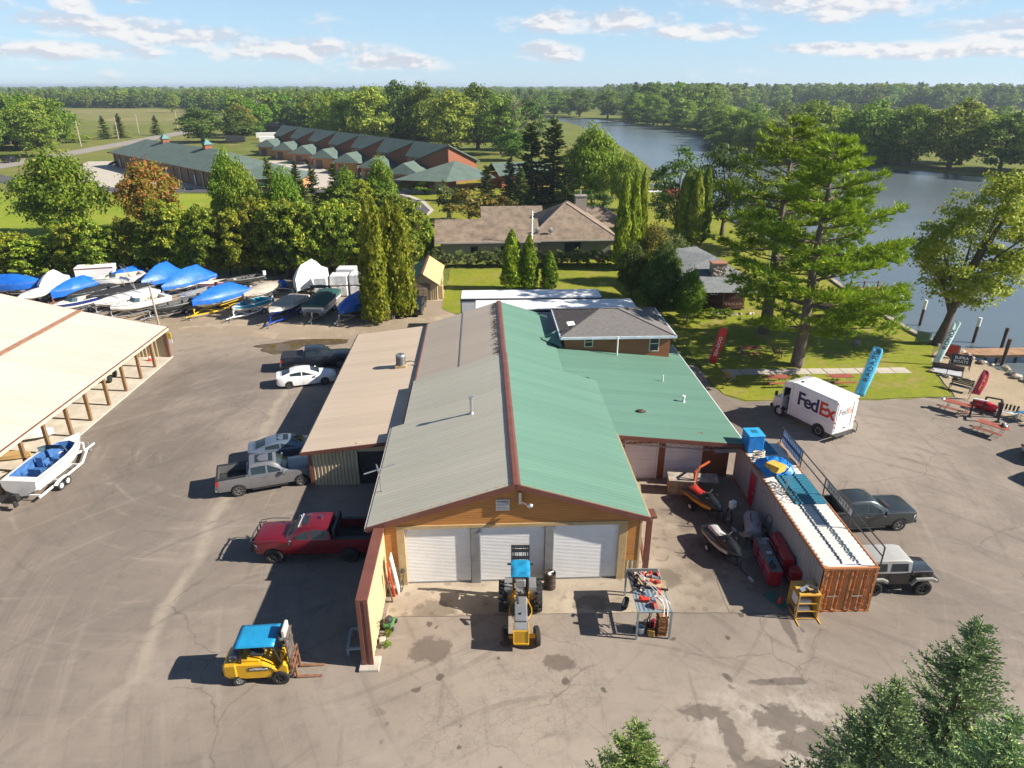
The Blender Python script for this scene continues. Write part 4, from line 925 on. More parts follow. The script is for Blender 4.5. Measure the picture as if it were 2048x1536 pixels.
for i,(x,z)in enumerate(((8.2,3.9),(6.3,3.95))):
 dd=thing('satellite_dish','dark satellite dish on the house roof, '+('nearer the ridge hip' if i==0 else 'beside the antenna mast'),'dish',(x-.05,97.9+.35,z-.55),30,'roof dishes');p=MB();p.lathe([(.02,0),(.25,.04),(.42,.14)],14,axis='y',c=(0,-.1,.7));p.build('reflector',mat('dish_grey',(.12,.13,.14)),dd,smooth=60);p=MB();p.bar((0,0,0),(0,.05,.7),.05);p.bar((0,-.1,.4),(0,-.5,.6),.025);p.build('arm',DARKM,dd)
an=thing('antenna_mast','tall lattice antenna mast with aerial rising beside the house eave','antenna',(5.2,96.0,0),0)
p=MB()
for dx,dy in((0,0),(.25,0),(.12,.2)):p.cyl((dx,dy,0),(dx,dy,7.2),.022,n=5)
for i in range(18):z=i*.4;p.bar((0,0,z),(.25,0,z+.4),.015);p.bar((.25,0,z),(.12,.2,z+.4),.015)
p.build('mast',GALV,an);p=MB();p.bar((-.6,0,7.15),(1.1,.1,7.3),.04)
for i in range(7):x=-.4+i*.22;p.bar((x,-.35+i*.02,7.18),(x,.4-i*.02,7.2),.02)
p.build('aerial',GALV,an)
K=thing('porch_cabin','dark brown cabin with grey-blue roof, stone chimney and railed porch','cabin',(23.2,72.5,0),0)
CW=mat('dark_log_wall',(.075,.034,.022),rough=.7,var=.25,scale=1.2,stretch=(.4,1,6));CR=mat('blue_grey_shingles',(.17,.185,.19),rough=.85,var=.2,scale=3,bump=.3)
w=MB();w.bb(-1.6,5.2,1.7,11,.35,2.6);w.build('wall',CW,K)
w=MB();w.bb(-1.9,4.6,-.1,1.75,.2,.38);w.build('porch_floor',CW,K)
for x in(-1.8,.0,2.2,4.4):p=MB();p.bb(x-.07,x+.07,0,.14,.38,2.45);p.build('post',WOODP,K)
p=MB();p.bb(-1.9,4.6,.02,.10,1.15,1.22);p.bb(-1.9,4.6,.02,.1,.5,.56);p.build('rail',CW,K)
for i in range(22):p=MB();p.bb(-1.82+i*.3,-1.76+i*.3,.03,.09,.5,1.2);p.build('baluster',CW,K)
f=MB();f.bb(1.2,2.0,1.62,1.7,1.35,2.1);wn=f.build('window',WHITE,K);p=MB();p.bb(1.28,1.58,1.59,1.63,1.43,2.02);p.build('pane',GLASS,wn);p=MB();p.bb(1.62,1.92,1.59,1.63,1.43,2.02);p.build('pane',GLASS,wn)
rf=MB();rf.poly([(-3.2,-1.0,2.35),(5.7,-1.0,2.35),(5.2,3.2,3.3),(-2.5,3.2,3.3)]);rf.poly([(-2.5,3.2,3.3),(5.2,3.2,3.3),(2.6,6.4,4.7),(-1.2,9.4,4.9)]);rf.poly([(5.2,3.2,3.3),(5.8,12,2.5),(1.6,10.6,4.9),(2.6,6.4,4.7)]);rf.poly([(-2.5,3.2,3.3),(-1.2,9.4,4.9),(1.6,10.6,4.9),(-3.4,13,2.5)]);rf.poly([(-1.2,9.4,4.9),(2.6,6.4,4.7),(1.6,10.6,4.9)]);rf.poly([(-3.4,13,2.5),(1.6,10.6,4.9),(5.8,12,2.5)]);rf.poly([(-3.2,-1.0,2.35),(-2.5,3.2,3.3),(-3.4,13,2.5)]);rf.poly([(5.7,-1,2.35),(5.8,12,2.5),(5.2,3.2,3.3)])
rf.build('roof',CR,K)
st=MB();st.bb(1.4,3.0,2.6,3.8,2.8,4.6);chm=st.build('chimney',mat('chimney_mortar',(.32,.28,.23)),K)
for i in range(26):
 p=MB();sx=i%2;x=rnd.uniform(1.5,2.9);z=rnd.uniform(3.1,4.5);p.ell((x,2.6,z),(.13,.06,.1),6,4);p.build('stone',mat('field_stone',(.38,.32,.26),var=.3,orand=.3),chm)
p=MB();p.bb(1.3,3.1,2.5,3.9,4.6,4.72);p.build('coping',mat('brick_coping',(.35,.16,.10)),chm)
RG=mat('green_shingles',(.095,.138,.116),rough=.85,var=.12,scale=.5,bump=.2,bscale=8);RW=mat('resort_red_siding',(.26,.085,.04),rough=.6,var=.08,scale=.3);RO=mat('resort_tan_siding',(.42,.21,.09),rough=.6,var=.06,scale=.4);STN=mat('fieldstone',(.27,.25,.24),var=.35,scale=3);GD=mat('grey_brown_door',(.115,.085,.07),rough=.6)
Q=thing('resort_garage','long garage building with green shingle hip roof, cupolas and dark doors','garage',(-66.9,171.2,0),0)
Q.rotation_euler=(0,0,atan2(.685,.729))
Lg,Wg,zg,zr2=74.0,17.0,4.3,7.9
w=MB();w.bb(0,Wg,0,Lg,0,zg);w.build('wall',RO,Q)
rf=MB();e=1.2;a,b,c,d=(-e,-e,zg-.1),(Wg+e,-e,zg-.1),(Wg+e,Lg+e,zg-.1),(-e,Lg+e,zg-.1);r0,r1=(Wg/2,15,zr2),(Wg/2,Lg-6,zr2)
rf.poly([d,a,r0,r1]);rf.poly([a,b,r0]);rf.poly([b,c,r1,r0]);rf.poly([c,d,r1]);rf.poly([a,b,c,d]);rf.build('roof',RG,Q)
t=MB();t.bar((a[0],a[1],zg-.15),(d[0],d[1],zg-.15),.15,.3);t.bar((a[0],a[1],zg-.15),(b[0],b[1],zg-.15),.15,.3);t.build('fascia',mat('brown_fascia',(.13,.075,.05)),Q)
for i in range(15):
 y=2.2+i*4.75
 p=MB();p.bb(-.12,.02,y,y+3.3,0,3.5);p.build('garage_door',GD,Q)
 p=MB();p.bb(-.30,.02,y+3.5,y+4.4,0,zg-.3);p.build('pilaster',RW if i%3 else RO,Q)
 if i%4==1:p=MB();p.bb(-.36,-.3,y+3.7,y+4.2,.3,2.6);p.build('entry_door',WHITE,Q)
for y in(22,52):
 p=MB();p.bb(Wg/2-.9,Wg/2+.9,y-.9,y+.9,zr2-.5,zr2+.9);cu=p.build('cupola',RW,Q);p=MB();p.loft([[(Wg/2+sx*1.2,y+sy*1.2,zr2+.9)for sx,sy in((-1,-1),(1,-1),(1,1),(-1,1))],[(Wg/2+sx*.05,y+sy*.05,zr2+2.2)for sx,sy in((-1,-1),(1,-1),(1,1),(-1,1))]]);p.build('cupola_roof',mat('patina_green',(.10,.24,.22)),cu);p=MB();p.cyl((Wg/2,y,zr2+2.1),(Wg/2,y,zr2+3.2),.04);p.build('finial',DARKM,cu)
p=MB();p.cyl((6,3.5,5.0),(6,3.5,6.0),.08);p.build('vent_pipe',DARKM,Q);p=MB();p.cyl((4.6,4,5.0),(4.6,4,5.5),.08);p.build('vent_pipe',DARKM,Q)
f=MB();f.bb(3.2,5.2,-.08,.03,1.6,2.9);wn=f.build('window',DARKM,Q);p=MB();p.bb(3.35,5.05,-.1,-.07,1.75,2.75);p.build('pane',GLASS,wn)
Q2=thing('resort_annex','low orange-brown annex with green hip roof at the end of the long garage','building',(-60.6,168.2,0),0)
w=MB();w.bb(0,14.5,0,11,0,3.0);w.build('wall',RO,Q2);rf=MB();a,b,c,d=(-1.8,-1.2,2.95),(15.5,-1.2,2.95),(15.5,12,2.95),(-1.8,12,2.95);rf.poly([a,b,(9.5,5.4,5.3),(4.2,5.4,5.3)]);rf.poly([b,c,(9.5,5.4,5.3)]);rf.poly([c,d,(4.2,5.4,5.3),(9.5,5.4,5.3)]);rf.poly([d,a,(4.2,5.4,5.3)]);rf.poly([a,b,c,d]);rf.build('roof',RG,Q2)
f=MB();f.bb(5.0,7.0,-.1,.02,.9,2.4);wn=f.build('window',DARKM,Q2);p=MB();p.bb(5.15,6.85,-.13,-.09,1.05,2.25);p.build('pane',mat('green_blind',(.22,.42,.33),rough=.2),wn)
p=MB();p.cyl((9.3,1.2,3.4),(9.3,1.2,5.2),.1);p.build('flue',DARKM,Q2)
U=thing('resort_row','row of stepped lodge units with dark green roofs and red-brown walls','lodge',(-10.85,179.65,0),0)
U.rotation_euler=(0,0,atan2(.575,.818))
STEP=16.95
for i in range(7):
 oy=i*STEP;za=9.5
 plan=[(-4.75,7.3),(0,0),(10.7,2.4),(10.7,18.5),(0,17.6),(-4.75,14.6)]
 zz=lambda x:za+x*.695 if x<0 else za-x*.42
 w=MB();pl_=[(x*.93+(.1 if x<0 else 0),y*.97+.7)for x,y in plan]
 n=len(pl_);w.add([(x,y+oy,0)for x,y in pl_]+[(x,y+oy,zz(x)-.25)for x,y in pl_],[(k,(k+1)%n,n+(k+1)%n,n+k)for k in range(n)]);w.build('wall',RW,U)
 rf=MB()
 for q in([(0,0),(0,17.6),(-4.75,14.6),(-4.75,7.3)],[(0,0),(10.7,2.4),(10.7,18.5),(0,17.6)]):
  slab_roof(rf,[(x,y+oy,zz(x))for x,y in q],.3)
 rf.build('roof',RG,U)
 for k,(yy,zq)in enumerate(((9.3,4.4),(11.2,4.4))):
  f=MB();f.bb(-4.62,-4.38,oy+yy,oy+yy+.9,zq,zq+1.3);wn=f.build('window',mat('tan_frame',(.4,.3,.2)),U);p=MB();p.bb(-4.68,-4.6,oy+yy+.1,oy+yy+.8,zq+.1,zq+1.2);p.build('pane',GLASS,wn)
 L_,R_=Vector((-14.0,6.0+oy)),Vector((-9.6,-1.6+oy))
 w=MB();q=[(-13.6,6.2),(-9.9,-.6),(-2.5,6.0),(-4.6,14.5)]
 ww=[(x,y+oy)for x,y in q];w.add([(x,y,0)for x,y in ww]+[(x,y,3.1)for x,y in ww],[(k,(k+1)%4,4+(k+1)%4,4+k)for k in range(4)]);w.build('wall',RO,U)
 rf=MB();q=[(-15.0,6.4),(-10.0,-2.2),(-2.0,6.0),(-4.2,15.6)];pk=(-11.0,4.2,5.5);pk2=(-3.4,10.2,5.5);v4=[(x,y+oy,3.1)for x,y in q];pk=(pk[0],pk[1]+oy,pk[2]);pk2=(pk2[0],pk2[1]+oy,pk2[2])
 rf.poly([v4[0],v4[1],pk]);rf.poly([v4[1],v4[2],pk2,pk]);rf.poly([v4[3],v4[0],pk,pk2]);rf.poly([v4[2],v4[3],pk2]);rf.poly(v4);rf.build('roof',RG,U)
 dv=Vector((q[1][0]-q[0][0],q[1][1]-q[0][1])).normalized();nv=Vector((dv.y,-dv.x))*-1
 for s0,s1,mm in((1.2,3.6,GD),(5.0,5.9,DARKM),(7.0,7.9,DARKM)):
  p=MB();A_=Vector((-13.6,6.2+oy))+dv*s0;B_=Vector((-13.6,6.2+oy))+dv*min(s1,7.6);z0,z1=(0,2.5)if mm is GD else(1.5,2.3)
  p.add([(A_.x-.1,A_.y-.1,z0),(B_.x-.1,B_.y-.1,z0),(B_.x-.1,B_.y-.1,z1),(A_.x-.1,A_.y-.1,z1)],[(0,1,2,3)]);p.build('garage_door' if mm is GD else 'window',mm,U)
 p=MB();A_=Vector((-13.6,6.2+oy));B_=A_+dv*7.7;p.add([(A_.x-.05,A_.y-.08,0),(B_.x-.05,B_.y-.08,0),(B_.x-.05,B_.y-.08,1.1),(A_.x-.05,A_.y-.08,1.1)],[(0,1,2,3)]);p.build('stone_base',STN,U)
V=thing('resort_office','lodge office with broad green hip roof and stone-based front by the curving drive','building',(-21.2,165.2,0),-18)
w=MB();w.bb(0,9.5,0,10,0,3.1);w.build('wall',RW,V);w=MB();w.bb(-.05,9.6,-.12,0,0,1.1);w.bb(8.3,9.6,-.2,0,0,3.0);w.build('stone_base',STN,V)
for x in(2.6,5.4):f=MB();f.bb(x,x+1.3,-.1,.02,1.3,2.6);wn=f.build('window',DARKM,V);p=MB();p.bb(x+.1,x+1.2,-.13,-.09,1.4,2.5);p.build('pane',GLASS,wn)
f=MB();f.bb(.6,1.6,-.06,.02,0,2.3);f.build('door',GD,V)
rf=MB();q=[(-1.6,-1.6,3.05),(11.5,-1.6,3.05),(20,9,3.05),(14,20,3.05),(-1.0,13,3.05)];pk=(9.5,9.5,6.6);pk2=(12.5,11,6.6)
for k in range(5):rf.poly([q[k],q[(k+1)%5],pk])
rf.poly(q);rf.build('roof',RG,V)
V2=thing('lodge_bungalow','green-roofed lodge building seen past the dark spruces beside the office','building',(2,172,0),20)
w=MB();w.bb(0,13,0,9,0,3);w.build('wall',RW,V2);rf=MB();rf.poly([(-1,-1,3),(14,-1,3),(14,4.5,5.6),(-1,4.5,5.6)]);rf.poly([(14,10,3),(-1,10,3),(-1,4.5,5.6),(14,4.5,5.6)]);rf.build('roof',RG,V2)
for x0,y0_,z,m_,lb,nm in((-118,386,5.0,mat('brown_barn',(.20,.13,.09)),'small brown outbuilding beside the far road','outbuilding'),(-108,395,5.0,mat('pale_wall',(.6,.55,.48)),'flat pale building just behind the lodge row','building')):
 o_=thing(nm,lb,'building',(x0,y0_,0),-25);w=MB();w.bb(0,11 if nm=='outbuilding' else 24,0,7,0,3.4);w.build('wall',m_,o_);rf=MB();W_=11 if nm=='outbuilding' else 24;zt_=5.2 if nm=='outbuilding' else 4.0
 rf.poly([(-.6,-.6,3.4),(W_+.6,-.6,3.4),(W_+.6,3.5,zt_),(-.6,3.5,zt_)]);rf.poly([(W_+.6,7.6,3.4),(-.6,7.6,3.4),(-.6,3.5,zt_),(W_+.6,3.5,zt_)]);rf.poly([(-.6,-.6,3.4),(-.6,3.5,zt_),(-.6,7.6,3.4)]);rf.build('roof',mat('pale_blue_roof',(.45,.52,.58))if nm!='outbuilding' else RB,o_)
def paint(name,col,metal=.25,rough=.32):return mat('paint_'+name,col,rough=rough,metal=metal,var=.03,scale=1.0,coat=.7,dirt=.06,dcol=tuple(c*.6+.06 for c in col))
CHROME=mat('chrome',(.62,.62,.63),rough=.15,metal=1.0,var=.03);PLASTIC=mat('black_plastic',(.025,.025,.027),rough=.6,var=.1)
REDL=mat('red_lens',(.38,.012,.012),rough=.15,var=.05);CLEAR=mat('clear_lens',(.62,.66,.68),rough=.1,var=.05,metal=.3);RIMS=mat('alloy',(.42,.42,.43),rough=.3,metal=.8,var=.1);TYRE=mat('tyre_rubber',(.022,.021,.020),rough=.85,var=.25,scale=6);AMBER=mat('amber_lens',(.6,.22,.02),rough=.2)
WH={}
def wheelmeshes(r,w,rim,spokes,rr=.62):
 key=(round(r,3),round(w,3),rim.name,spokes,rr)
 if key not in WH:
  t=MB();h=w/2
  t.lathe([(r*rr,-h*.85),(r*.80,-h),(r*.95,-h*.92),(r,-h*.6),(r,h*.6),(r*.95,h*.92),(r*.80,h),(r*rr,h*.85)],24,axis='y')
  for i in range(24):
   a=2*pi*i/24;t.box((r*1.003*cos(a),0,r*1.003*sin(a)),(.02*r/.38,w*.82,.05*r/.38),ry=-a)
  q=MB();q.lathe([(r*rr,-h*.85),(r*rr*.94,-h*.5),(r*rr*.9,h*.2),(.02,h*.25)],20,axis='y',mi=1)
  q.lathe([(r*rr*1.02,h*.86),(r*rr*.95,h*.9),(r*rr*.86,h*.5)],20,axis='y');q.lathe([(.16*r,h*.2),(.18*r,h*.72),(.02,h*.75)],12,axis='y')
  for i in range(spokes):
   a=2*pi*i/spokes;p0=(.12*r*cos(a),h*.6,.12*r*sin(a));p1=(r*rr*.93*cos(a),h*.68,r*rr*.93*sin(a));q.bar(p0,p1,r*.13*5/spokes+.01,.04)
  WH[key]=(t.mesh('wheel',TYRE,smooth=35),q.mesh('rim',[rim,PLASTIC],smooth=35))
 return WH[key]
def wheel(parent,x,y,r,w,rim=None,spokes=6,rr=.62,z=None,steer=0.0):
 a,b=wheelmeshes(r,w,rim or RIMS,spokes,rr)
 o=obj('wheel',a,parent,(x,y,r if z is None else z),(0,0,(0 if y>0 else pi)+steer));obj('rim',b,o)
 return o
def ringl(x,w,zb,zt,cr):
 h=zt-zb
 half=[(w*.84,zb),(w*.96,zb+.08*h),(w,zb+.42*h),(w*.99,zb+.74*h),(w*.95,zb+.94*h),(w*.82,zt+.25*cr),(w*.42,zt+.85*cr)]
 return[(x,-y,z)for y,z in half]+[(x,0,zt+cr)]+[(x,y,z)for y,z in half[::-1]]
def ringg(x,wb,wt,zb,zt):
 half=[(wb,zb),(wt+(wb-wt)*.12,zt-.12*(zt-zb)-.015),(wt*.90,zt),(wt*.5,zt+.022)]
 return[(x,-y,z)for y,z in half]+[(x,0,zt+.03)]+[(x,y,z)for y,z in half[::-1]]
def lerpst(st,x):
 st=sorted(st,key=lambda s:s[0])
 if x<=st[0][0]:return st[0][1:]
 for a,b in zip(st[:-1],st[1:]):
  if x<=b[0]:
   t=(x-a[0])/(b[0]-a[0]);return tuple(p+(q-p)*t for p,q in zip(a[1:],b[1:]))
 return st[-1][1:]
def carbody(root,body,gh,pm,wheels,rw,wy,tw,rim,spokes,beds=None,doors=(),sidewin=(),wind=None,rear=None,archr=1.16,rr=.62,glass=None,cabm=None):
 """lofted body with wheel arches cut out, greenhouse with inset glass, doors proud of the body"""
 lb=MB();lb.loft([ringl(*s)for s in body]);me=lb.mesh('body',[pm])
 cut=[]
 for wx,wz in wheels:
  for sy in(-1,1):
   c=MB();c.cyl((wx,sy*(wy+tw/2+.25),wz),(wx,sy*(wy-tw/2-.08),wz),wz*archr,n=22);cut.append(c.mesh('c',[PLASTIC]))
 if beds:
  c=MB();c.bb(*beds);cut.append(c.mesh('c',[PLASTIC]))
 me=boolcut(me,cut)
 if len(me.materials)<2:me.materials.append(PLASTIC)
 me.polygons.foreach_set('use_smooth',[True]*len(me.polygons));me.set_sharp_from_angle(angle=R(28))
 bo=obj('body',me,root)
 g=MB();g.loft([ringg(*s)for s in gh]);cab=g.build('cabin',cabm or pm,root,smooth=32)
 gl=glass or GLASS
 def gside(x,t,sy,off):
  wb,wt,zb,zt=lerpst(gh,x);q=ringg(x,wb,wt,zb,zt);a,b=q[0],q[1]
  return(x,sy*(-(a[1]+(b[1]-a[1])*t)+off),a[2]+(b[2]-a[2])*t)
 for x0,x1,t0,t1,t0b,t1b in sidewin:
  for sy in(-1,1):
   p=MB();n=5;rows=[]
   for i in range(n):
    f=i/(n-1);x=x0+(x1-x0)*f;ta=t0+(t0b-t0)*f;tb=t1+(t1b-t1)*f
    rows.append([gside(x,ta,sy,.008),gside(x,tb,sy,.008)])
   p.grid(rows);p.build('side_window',gl,root)
 def gtop(x,k,off):
  wb,wt,zb,zt=lerpst(gh,x);return(x,k*wt*.86,zt+.02*(1-k*k)+off)
 for nm,rng in(('windshield',wind),('rear_window',rear)):
  if rng:
   p=MB();x0,x1=rng;p.grid([[gtop(x0+(x1-x0)*i/4,k,.014)for k in(-1,-.5,0,.5,1)]for i in range(5)]);p.build(nm,gl,root)
 def bside(x,t,sy,off):
  q=ringl(x,*lerpst(body,x));ys=q[:7];k=t*4;i=min(3,int(k));f=k-i;a,b=ys[i+1]if i+1<7 else ys[6],ys[min(i+2,6)]
  return(x,sy*(-(a[1]+(b[1]-a[1])*f)+off),a[2]+(b[2]-a[2])*f)
 for x0,x1 in doors:
  for sy in(-1,1):
   p=MB();ts=(.0,.2,.4,.6,.72);p.grid([[bside(x0+(x1-x0)*i/3,t,sy,.012)for t in ts]for i in range(4)])
   P0=[bside(x,t,sy,.012)for x,t in((x0,0),(x1,0),(x1,.72),(x0,.72))];P1=[bside(x,t,sy,-.02)for x,t in((x0,0),(x1,0),(x1,.72),(x0,.72))]
   p.add(P0+P1,[(0,1,5,4),(1,2,6,5),(2,3,7,6),(3,0,4,7)])
   dr=p.build('door',pm,root,smooth=30);h=MB();c=bside(x0+.12*(1 if x1>x0 else-1),.58,sy,.03);h.box(c,(.2,.035,.03));h.build('handle',CHROME if spokes==6 else pm,dr)
 for wx,wz in wheels:
  for sy in(-1,1):wheel(root,wx,sy*wy,wz,tw,rim,spokes,rr)
 u=MB();u.bb(body[-1][0]*.9,body[0][0]*.9,-wy*.72,wy*.72,wheels[0][1]*.7,wheels[0][1]*1.15);u.build('chassis',PLASTIC,root)
 return bo,bside
def lamp(root,name,pts,m):
 p=MB();p.add(pts,[tuple(range(len(pts)))]);return p.build(name,m,root)
def sedan(label,loc,rz,pm,L=4.88,rim=None,sunroof=False,boxy=False,name='sedan_car',group='cars parked beside the workshop'):
 o=thing(name,label,'car',loc,rz,group);k=L/4.88
 if not boxy:
  body=[(2.43,.5,.36,.60,.01),(2.38,.74,.24,.68,.02),(2.15,.86,.20,.78,.03),(1.6,.915,.19,.89,.04),(1.05,.92,.19,.965,.03),(0,.92,.19,.99,.02),(-1.2,.92,.19,1.01,.02),(-1.75,.91,.22,1.05,.02),(-2.2,.86,.28,1.075,.02),(-2.38,.76,.36,1.04,.01),(-2.43,.6,.45,.95,.0)]
  gh=[(1.22,.74,.70,.93,.95),(.75,.81,.66,.96,1.19),(.3,.84,.645,.97,1.37),(-.2,.85,.64,.98,1.435),(-.75,.85,.64,1.0,1.43),(-1.25,.84,.63,1.01,1.335),(-1.65,.80,.66,1.03,1.19),(-2.02,.74,.68,1.06,1.085)]
  sw=[(.62,-.32,.18,.30,.12,.93),(-.40,-1.3,.12,.93,.25,.86)];wd,rr_=(1.08,.38),(-1.28,-1.92)
 else:
  body=[(2.5,.86,.34,.80,.01),(2.44,.92,.28,.86,.01),(2.0,.94,.25,.92,.02),(1.1,.95,.25,.97,.02),(0,.95,.25,.98,.01),(-1.4,.95,.25,.99,.01),(-2.3,.93,.28,.97,.02),(-2.5,.90,.32,.95,.01),(-2.55,.86,.4,.88,0)]
  gh=[(1.0,.80,.74,.95,.97),(.45,.86,.70,.97,1.36),(-.3,.87,.70,.97,1.40),(-1.15,.86,.70,.98,1.37),(-1.6,.80,.74,.98,1.0)]
  sw=[(.45,-.3,.14,.82,.12,.93),(-.4,-1.1,.12,.93,.14,.84)];wd,rr_=(.93,.5),(-1.2,-1.52)
 body=[(s[0]*k,)+s[1:]for s in body];gh=[(s[0]*k,)+s[1:]for s in gh]
 fx,rx=(1.43*k,-1.40*k)
 bo,bs=carbody(o,body,gh,pm,[(fx,.335),(rx,.335)],.335,.80,.225,rim or RIMS,10,doors=[(.85*k,-.28*k),(-.36*k,-1.15*k)],sidewin=[(a*k,b*k,c,d,e_,f_)for a,b,c,d,e_,f_ in sw],wind=(wd[0]*k,wd[1]*k),rear=(rr_[0]*k,rr_[1]*k))
 xr=body[-1][0];xf=body[0][0]
 for sy in(-1,1):
  lamp(o,'taillight',[(xr+.10,sy*.90,.92),(xr-.005,sy*.72,.90),(xr-.012,sy*.40,.90),(xr-.008,sy*.40,.80),(xr-.0,sy*.74,.74),(xr+.10,sy*.905,.74)],REDL)
  lamp(o,'headlight',[(xf-.22,sy*.87,.74),(xf-.02,sy*.70,.64),(xf+.004,sy*.45,.60),(xf-.01,sy*.45,.54),(xf-.04,sy*.74,.54),(xf-.24,sy*.885,.64)],CLEAR)
  m_=MB();m_.ell((.78*k,sy*1.0,1.02),(.09,.10,.07),8,5);m_.build('mirror',pm,o,smooth=50)
 p=MB();p.bb(xf-.07,xf+.012,-.42,.42,.34,.56);p.build('grille',PLASTIC,o)
 p=MB();p.bb(xr-.02,xr+.1,-.7,.7,.33,.46);p.build('rear_bumper',PLASTIC if not boxy else CHROME,o)
 if sunroof:p=MB();p.grid([[(-.55+.75*i,y,1.462-.012*abs(y)-.012*(i==1))for y in(-.4,0,.4)]for i in range(2)]);p.build('sunroof',GLASS,o)
 return o
def pickup(label,loc,rz,pm,L=5.9,lift=0.0,rim=None,cover=False,spokes=6,rw=.40,longbed=0.0,chrome=True,pano=False,guard=False,trim=None,group='pickups parked beside the workshop',hoodscoop=False):
 o=thing('pickup_truck',label,'pickup',loc,rz,group);z=lift;xb=-2.95-longbed
 body=[(2.93,.80,.50+z,1.08+z,.0),(2.89,.93,.42+z,1.15+z,.02),(2.6,.99,.38+z,1.20+z,.04),(1.9,1.01,.36+z,1.23+z,.05),(1.15,1.01,.36+z,1.24+z,.03),(.0,1.01,.36+z,1.26+z,.01),(-1.1,1.01,.36+z,1.28+z,.0),(-1.25,1.01,.38+z,1.33+z,.0),(xb+.12,1.0,.42+z,1.33+z,.0),(xb,.97,.46+z,1.30+z,.0)]
 gh=[(1.30,.84,.80,1.20+z,1.23+z),(.95,.90,.78,1.22+z,1.48+z),(.55,.93,.74,1.23+z,1.80+z),(.1,.94,.73,1.24+z,1.90+z),(-.6,.94,.73,1.25+z,1.905+z),(-.98,.94,.735,1.26+z,1.87+z),(-1.15,.93,.80,1.27+z,1.30+z)]
 fx,rx=1.93,-1.78-longbed*.55
 beds=None if cover else(xb+.10,-1.22,-.80,.80,.82+z,2.0+z)
 bo,bs=carbody(o,body,gh,pm,[(fx,rw),(rx,rw)],rw,.86,.30,rim or RIMS,spokes,beds=beds,doors=[(1.08,.02),(-.04,-1.02)],sidewin=[(.78,.03,.12,.48,.10,.93),(-.07,-.92,.10,.93,.12,.90)],wind=(1.22,.60),rear=(-1.0,-1.13))
 tm=trim or(CHROME if chrome else PLASTIC)
 p=MB();p.bb(2.86,3.0,-.92,.92,.45+z,.66+z);p.build('front_bumper',tm,o,bevel=.03)
 p=MB();p.bb(xb-.14,xb+.02,-.93,.93,.50+z,.70+z);p.build('rear_bumper',tm,o,bevel=.03)
 p=MB();p.bb(2.86,2.95,-.62,.62,.70+z,1.02+z);gr=p.build('grille',PLASTIC if not chrome else GREYM,o,bevel=.02)
 for i in range(3):q=MB();q.bb(2.945,2.965,-.6,.6,.76+i*.09+z,.79+i*.09+z);q.build('bar',tm,gr)
 for sy in(-1,1):
  lamp(o,'headlight',[(2.93,sy*.64,1.02+z),(2.86,sy*.93,1.03+z),(2.70,sy*.985,1.03+z),(2.70,sy*.99,.82+z),(2.88,sy*.93,.78+z),(2.95,sy*.64,.80+z)],CLEAR)
  q=MB();q.bb(xb-.015,xb+.10,sy*.99-.06,sy*.99+.03,.95+z,1.25+z);q.build('taillight',REDL,o)
  m_=MB();m_.box((.92,sy*1.13,1.32+z),(.14,.2,.24));m_.bar((.95,sy*.95,1.28+z),(.92,sy*1.08,1.28+z),.05);m_.build('mirror',CHROME if guard else pm,o,bevel=.03)
  q=MB();q.bb(-1.0,1.1,sy*.97-.06,sy*.97+.06,.34+z,.40+z);q.build('running_board',PLASTIC,o)
 tg=MB();tg.bb(xb-.03,xb+.005,-.86,.86,.72+z,1.26+z);t2=tg.build('tailgate',pm,o,bevel=.02);h=MB();h.bb(xb-.05,xb-.03,-.14,.14,1.02+z,1.12+z);h.build('handle',PLASTIC,t2)
 if cover:
  q=MB();q.bb(xb+.03,-1.2,-.93,.93,1.32+z,1.375+z);q.build('tonneau_cover',mat('vinyl_black',(.022,.022,.026),rough=.45),o,bevel=.015)
 else:
  q=MB();q.bb(xb+.10,-1.23,-.79,.79,.825+z,.85+z);lin=q.build('bed_liner',mat('bed_liner',(.03,.03,.032),rough=.7,dirt=.4,dcol=(.2,.2,.2)),o)
  for i in range(9):s=MB();s.bb(xb+.15,-1.3,-.7+i*.17,-.66+i*.17,.85+z,.87+z);s.build('rib',PLASTIC,lin)
  q=MB();q.bb(xb+.02,-1.2,-.99,-.80,1.325+z,1.36+z);q.bb(xb+.02,-1.2,.80,.99,1.325+z,1.36+z);q.bb(xb,xb+.1,-.86,.86,1.30+z,1.345+z);q.build('bed_rail_cap',PLASTIC,o)
 if pano:q=MB();q.grid([[(.40-1.05*i,y,1.937-.018*abs(y)+z-.02*(i==0))for y in(-.52,0,.52)]for i in range(2)]);q.build('sunroof',GLASS,o)
 if hoodscoop:q=MB();q.grid([[(1.35+1.1*i,y,1.30-.10*i+z)for y in(-.42,0,.42)]for i in range(2)]);q.build('hood_insert',PLASTIC,o)
 if guard:
  q=MB()
  for zz in(.55,.85,1.15):q.tube([(2.75,-.98,zz+z),(3.05,-.85,zz+z),(3.12,0,zz+z),(3.05,.85,zz+z),(2.75,.98,zz+z)],.035,6)
  for y in(-.85,-.4,.4,.85):q.bar((3.08,y,.5+z),(3.08,y,1.22+z),.06)
  q.tube([(1.5,-1.0,1.32+z),(2.4,-1.02,1.34+z),(3.0,-.98,1.25+z),(3.06,-.85,1.1+z)],.022,5);q.tube([(1.5,1.0,1.32+z),(2.4,1.02,1.34+z),(3.0,.98,1.25+z),(3.06,.85,1.1+z)],.022,5)
  q.build('grille_guard',PLASTIC,o)
  q=MB();q.bb(-1.35,-1.22,-.9,.9,1.32+z,1.85+z);q.build('headache_rack',PLASTIC,o)
  q=MB();q.grid([[(.45-.5*i,y,1.93-.018*abs(y)+z-.02*(i==0))for y in(-.4,0,.4)]for i in range(2)]);q.build('sunroof',GLASS,o)
  q=MB();q.cyl((-.5,-.1,1.93+z),(-.5,-.1,2.06+z),.10);q.build('beacon',CHROME,o)
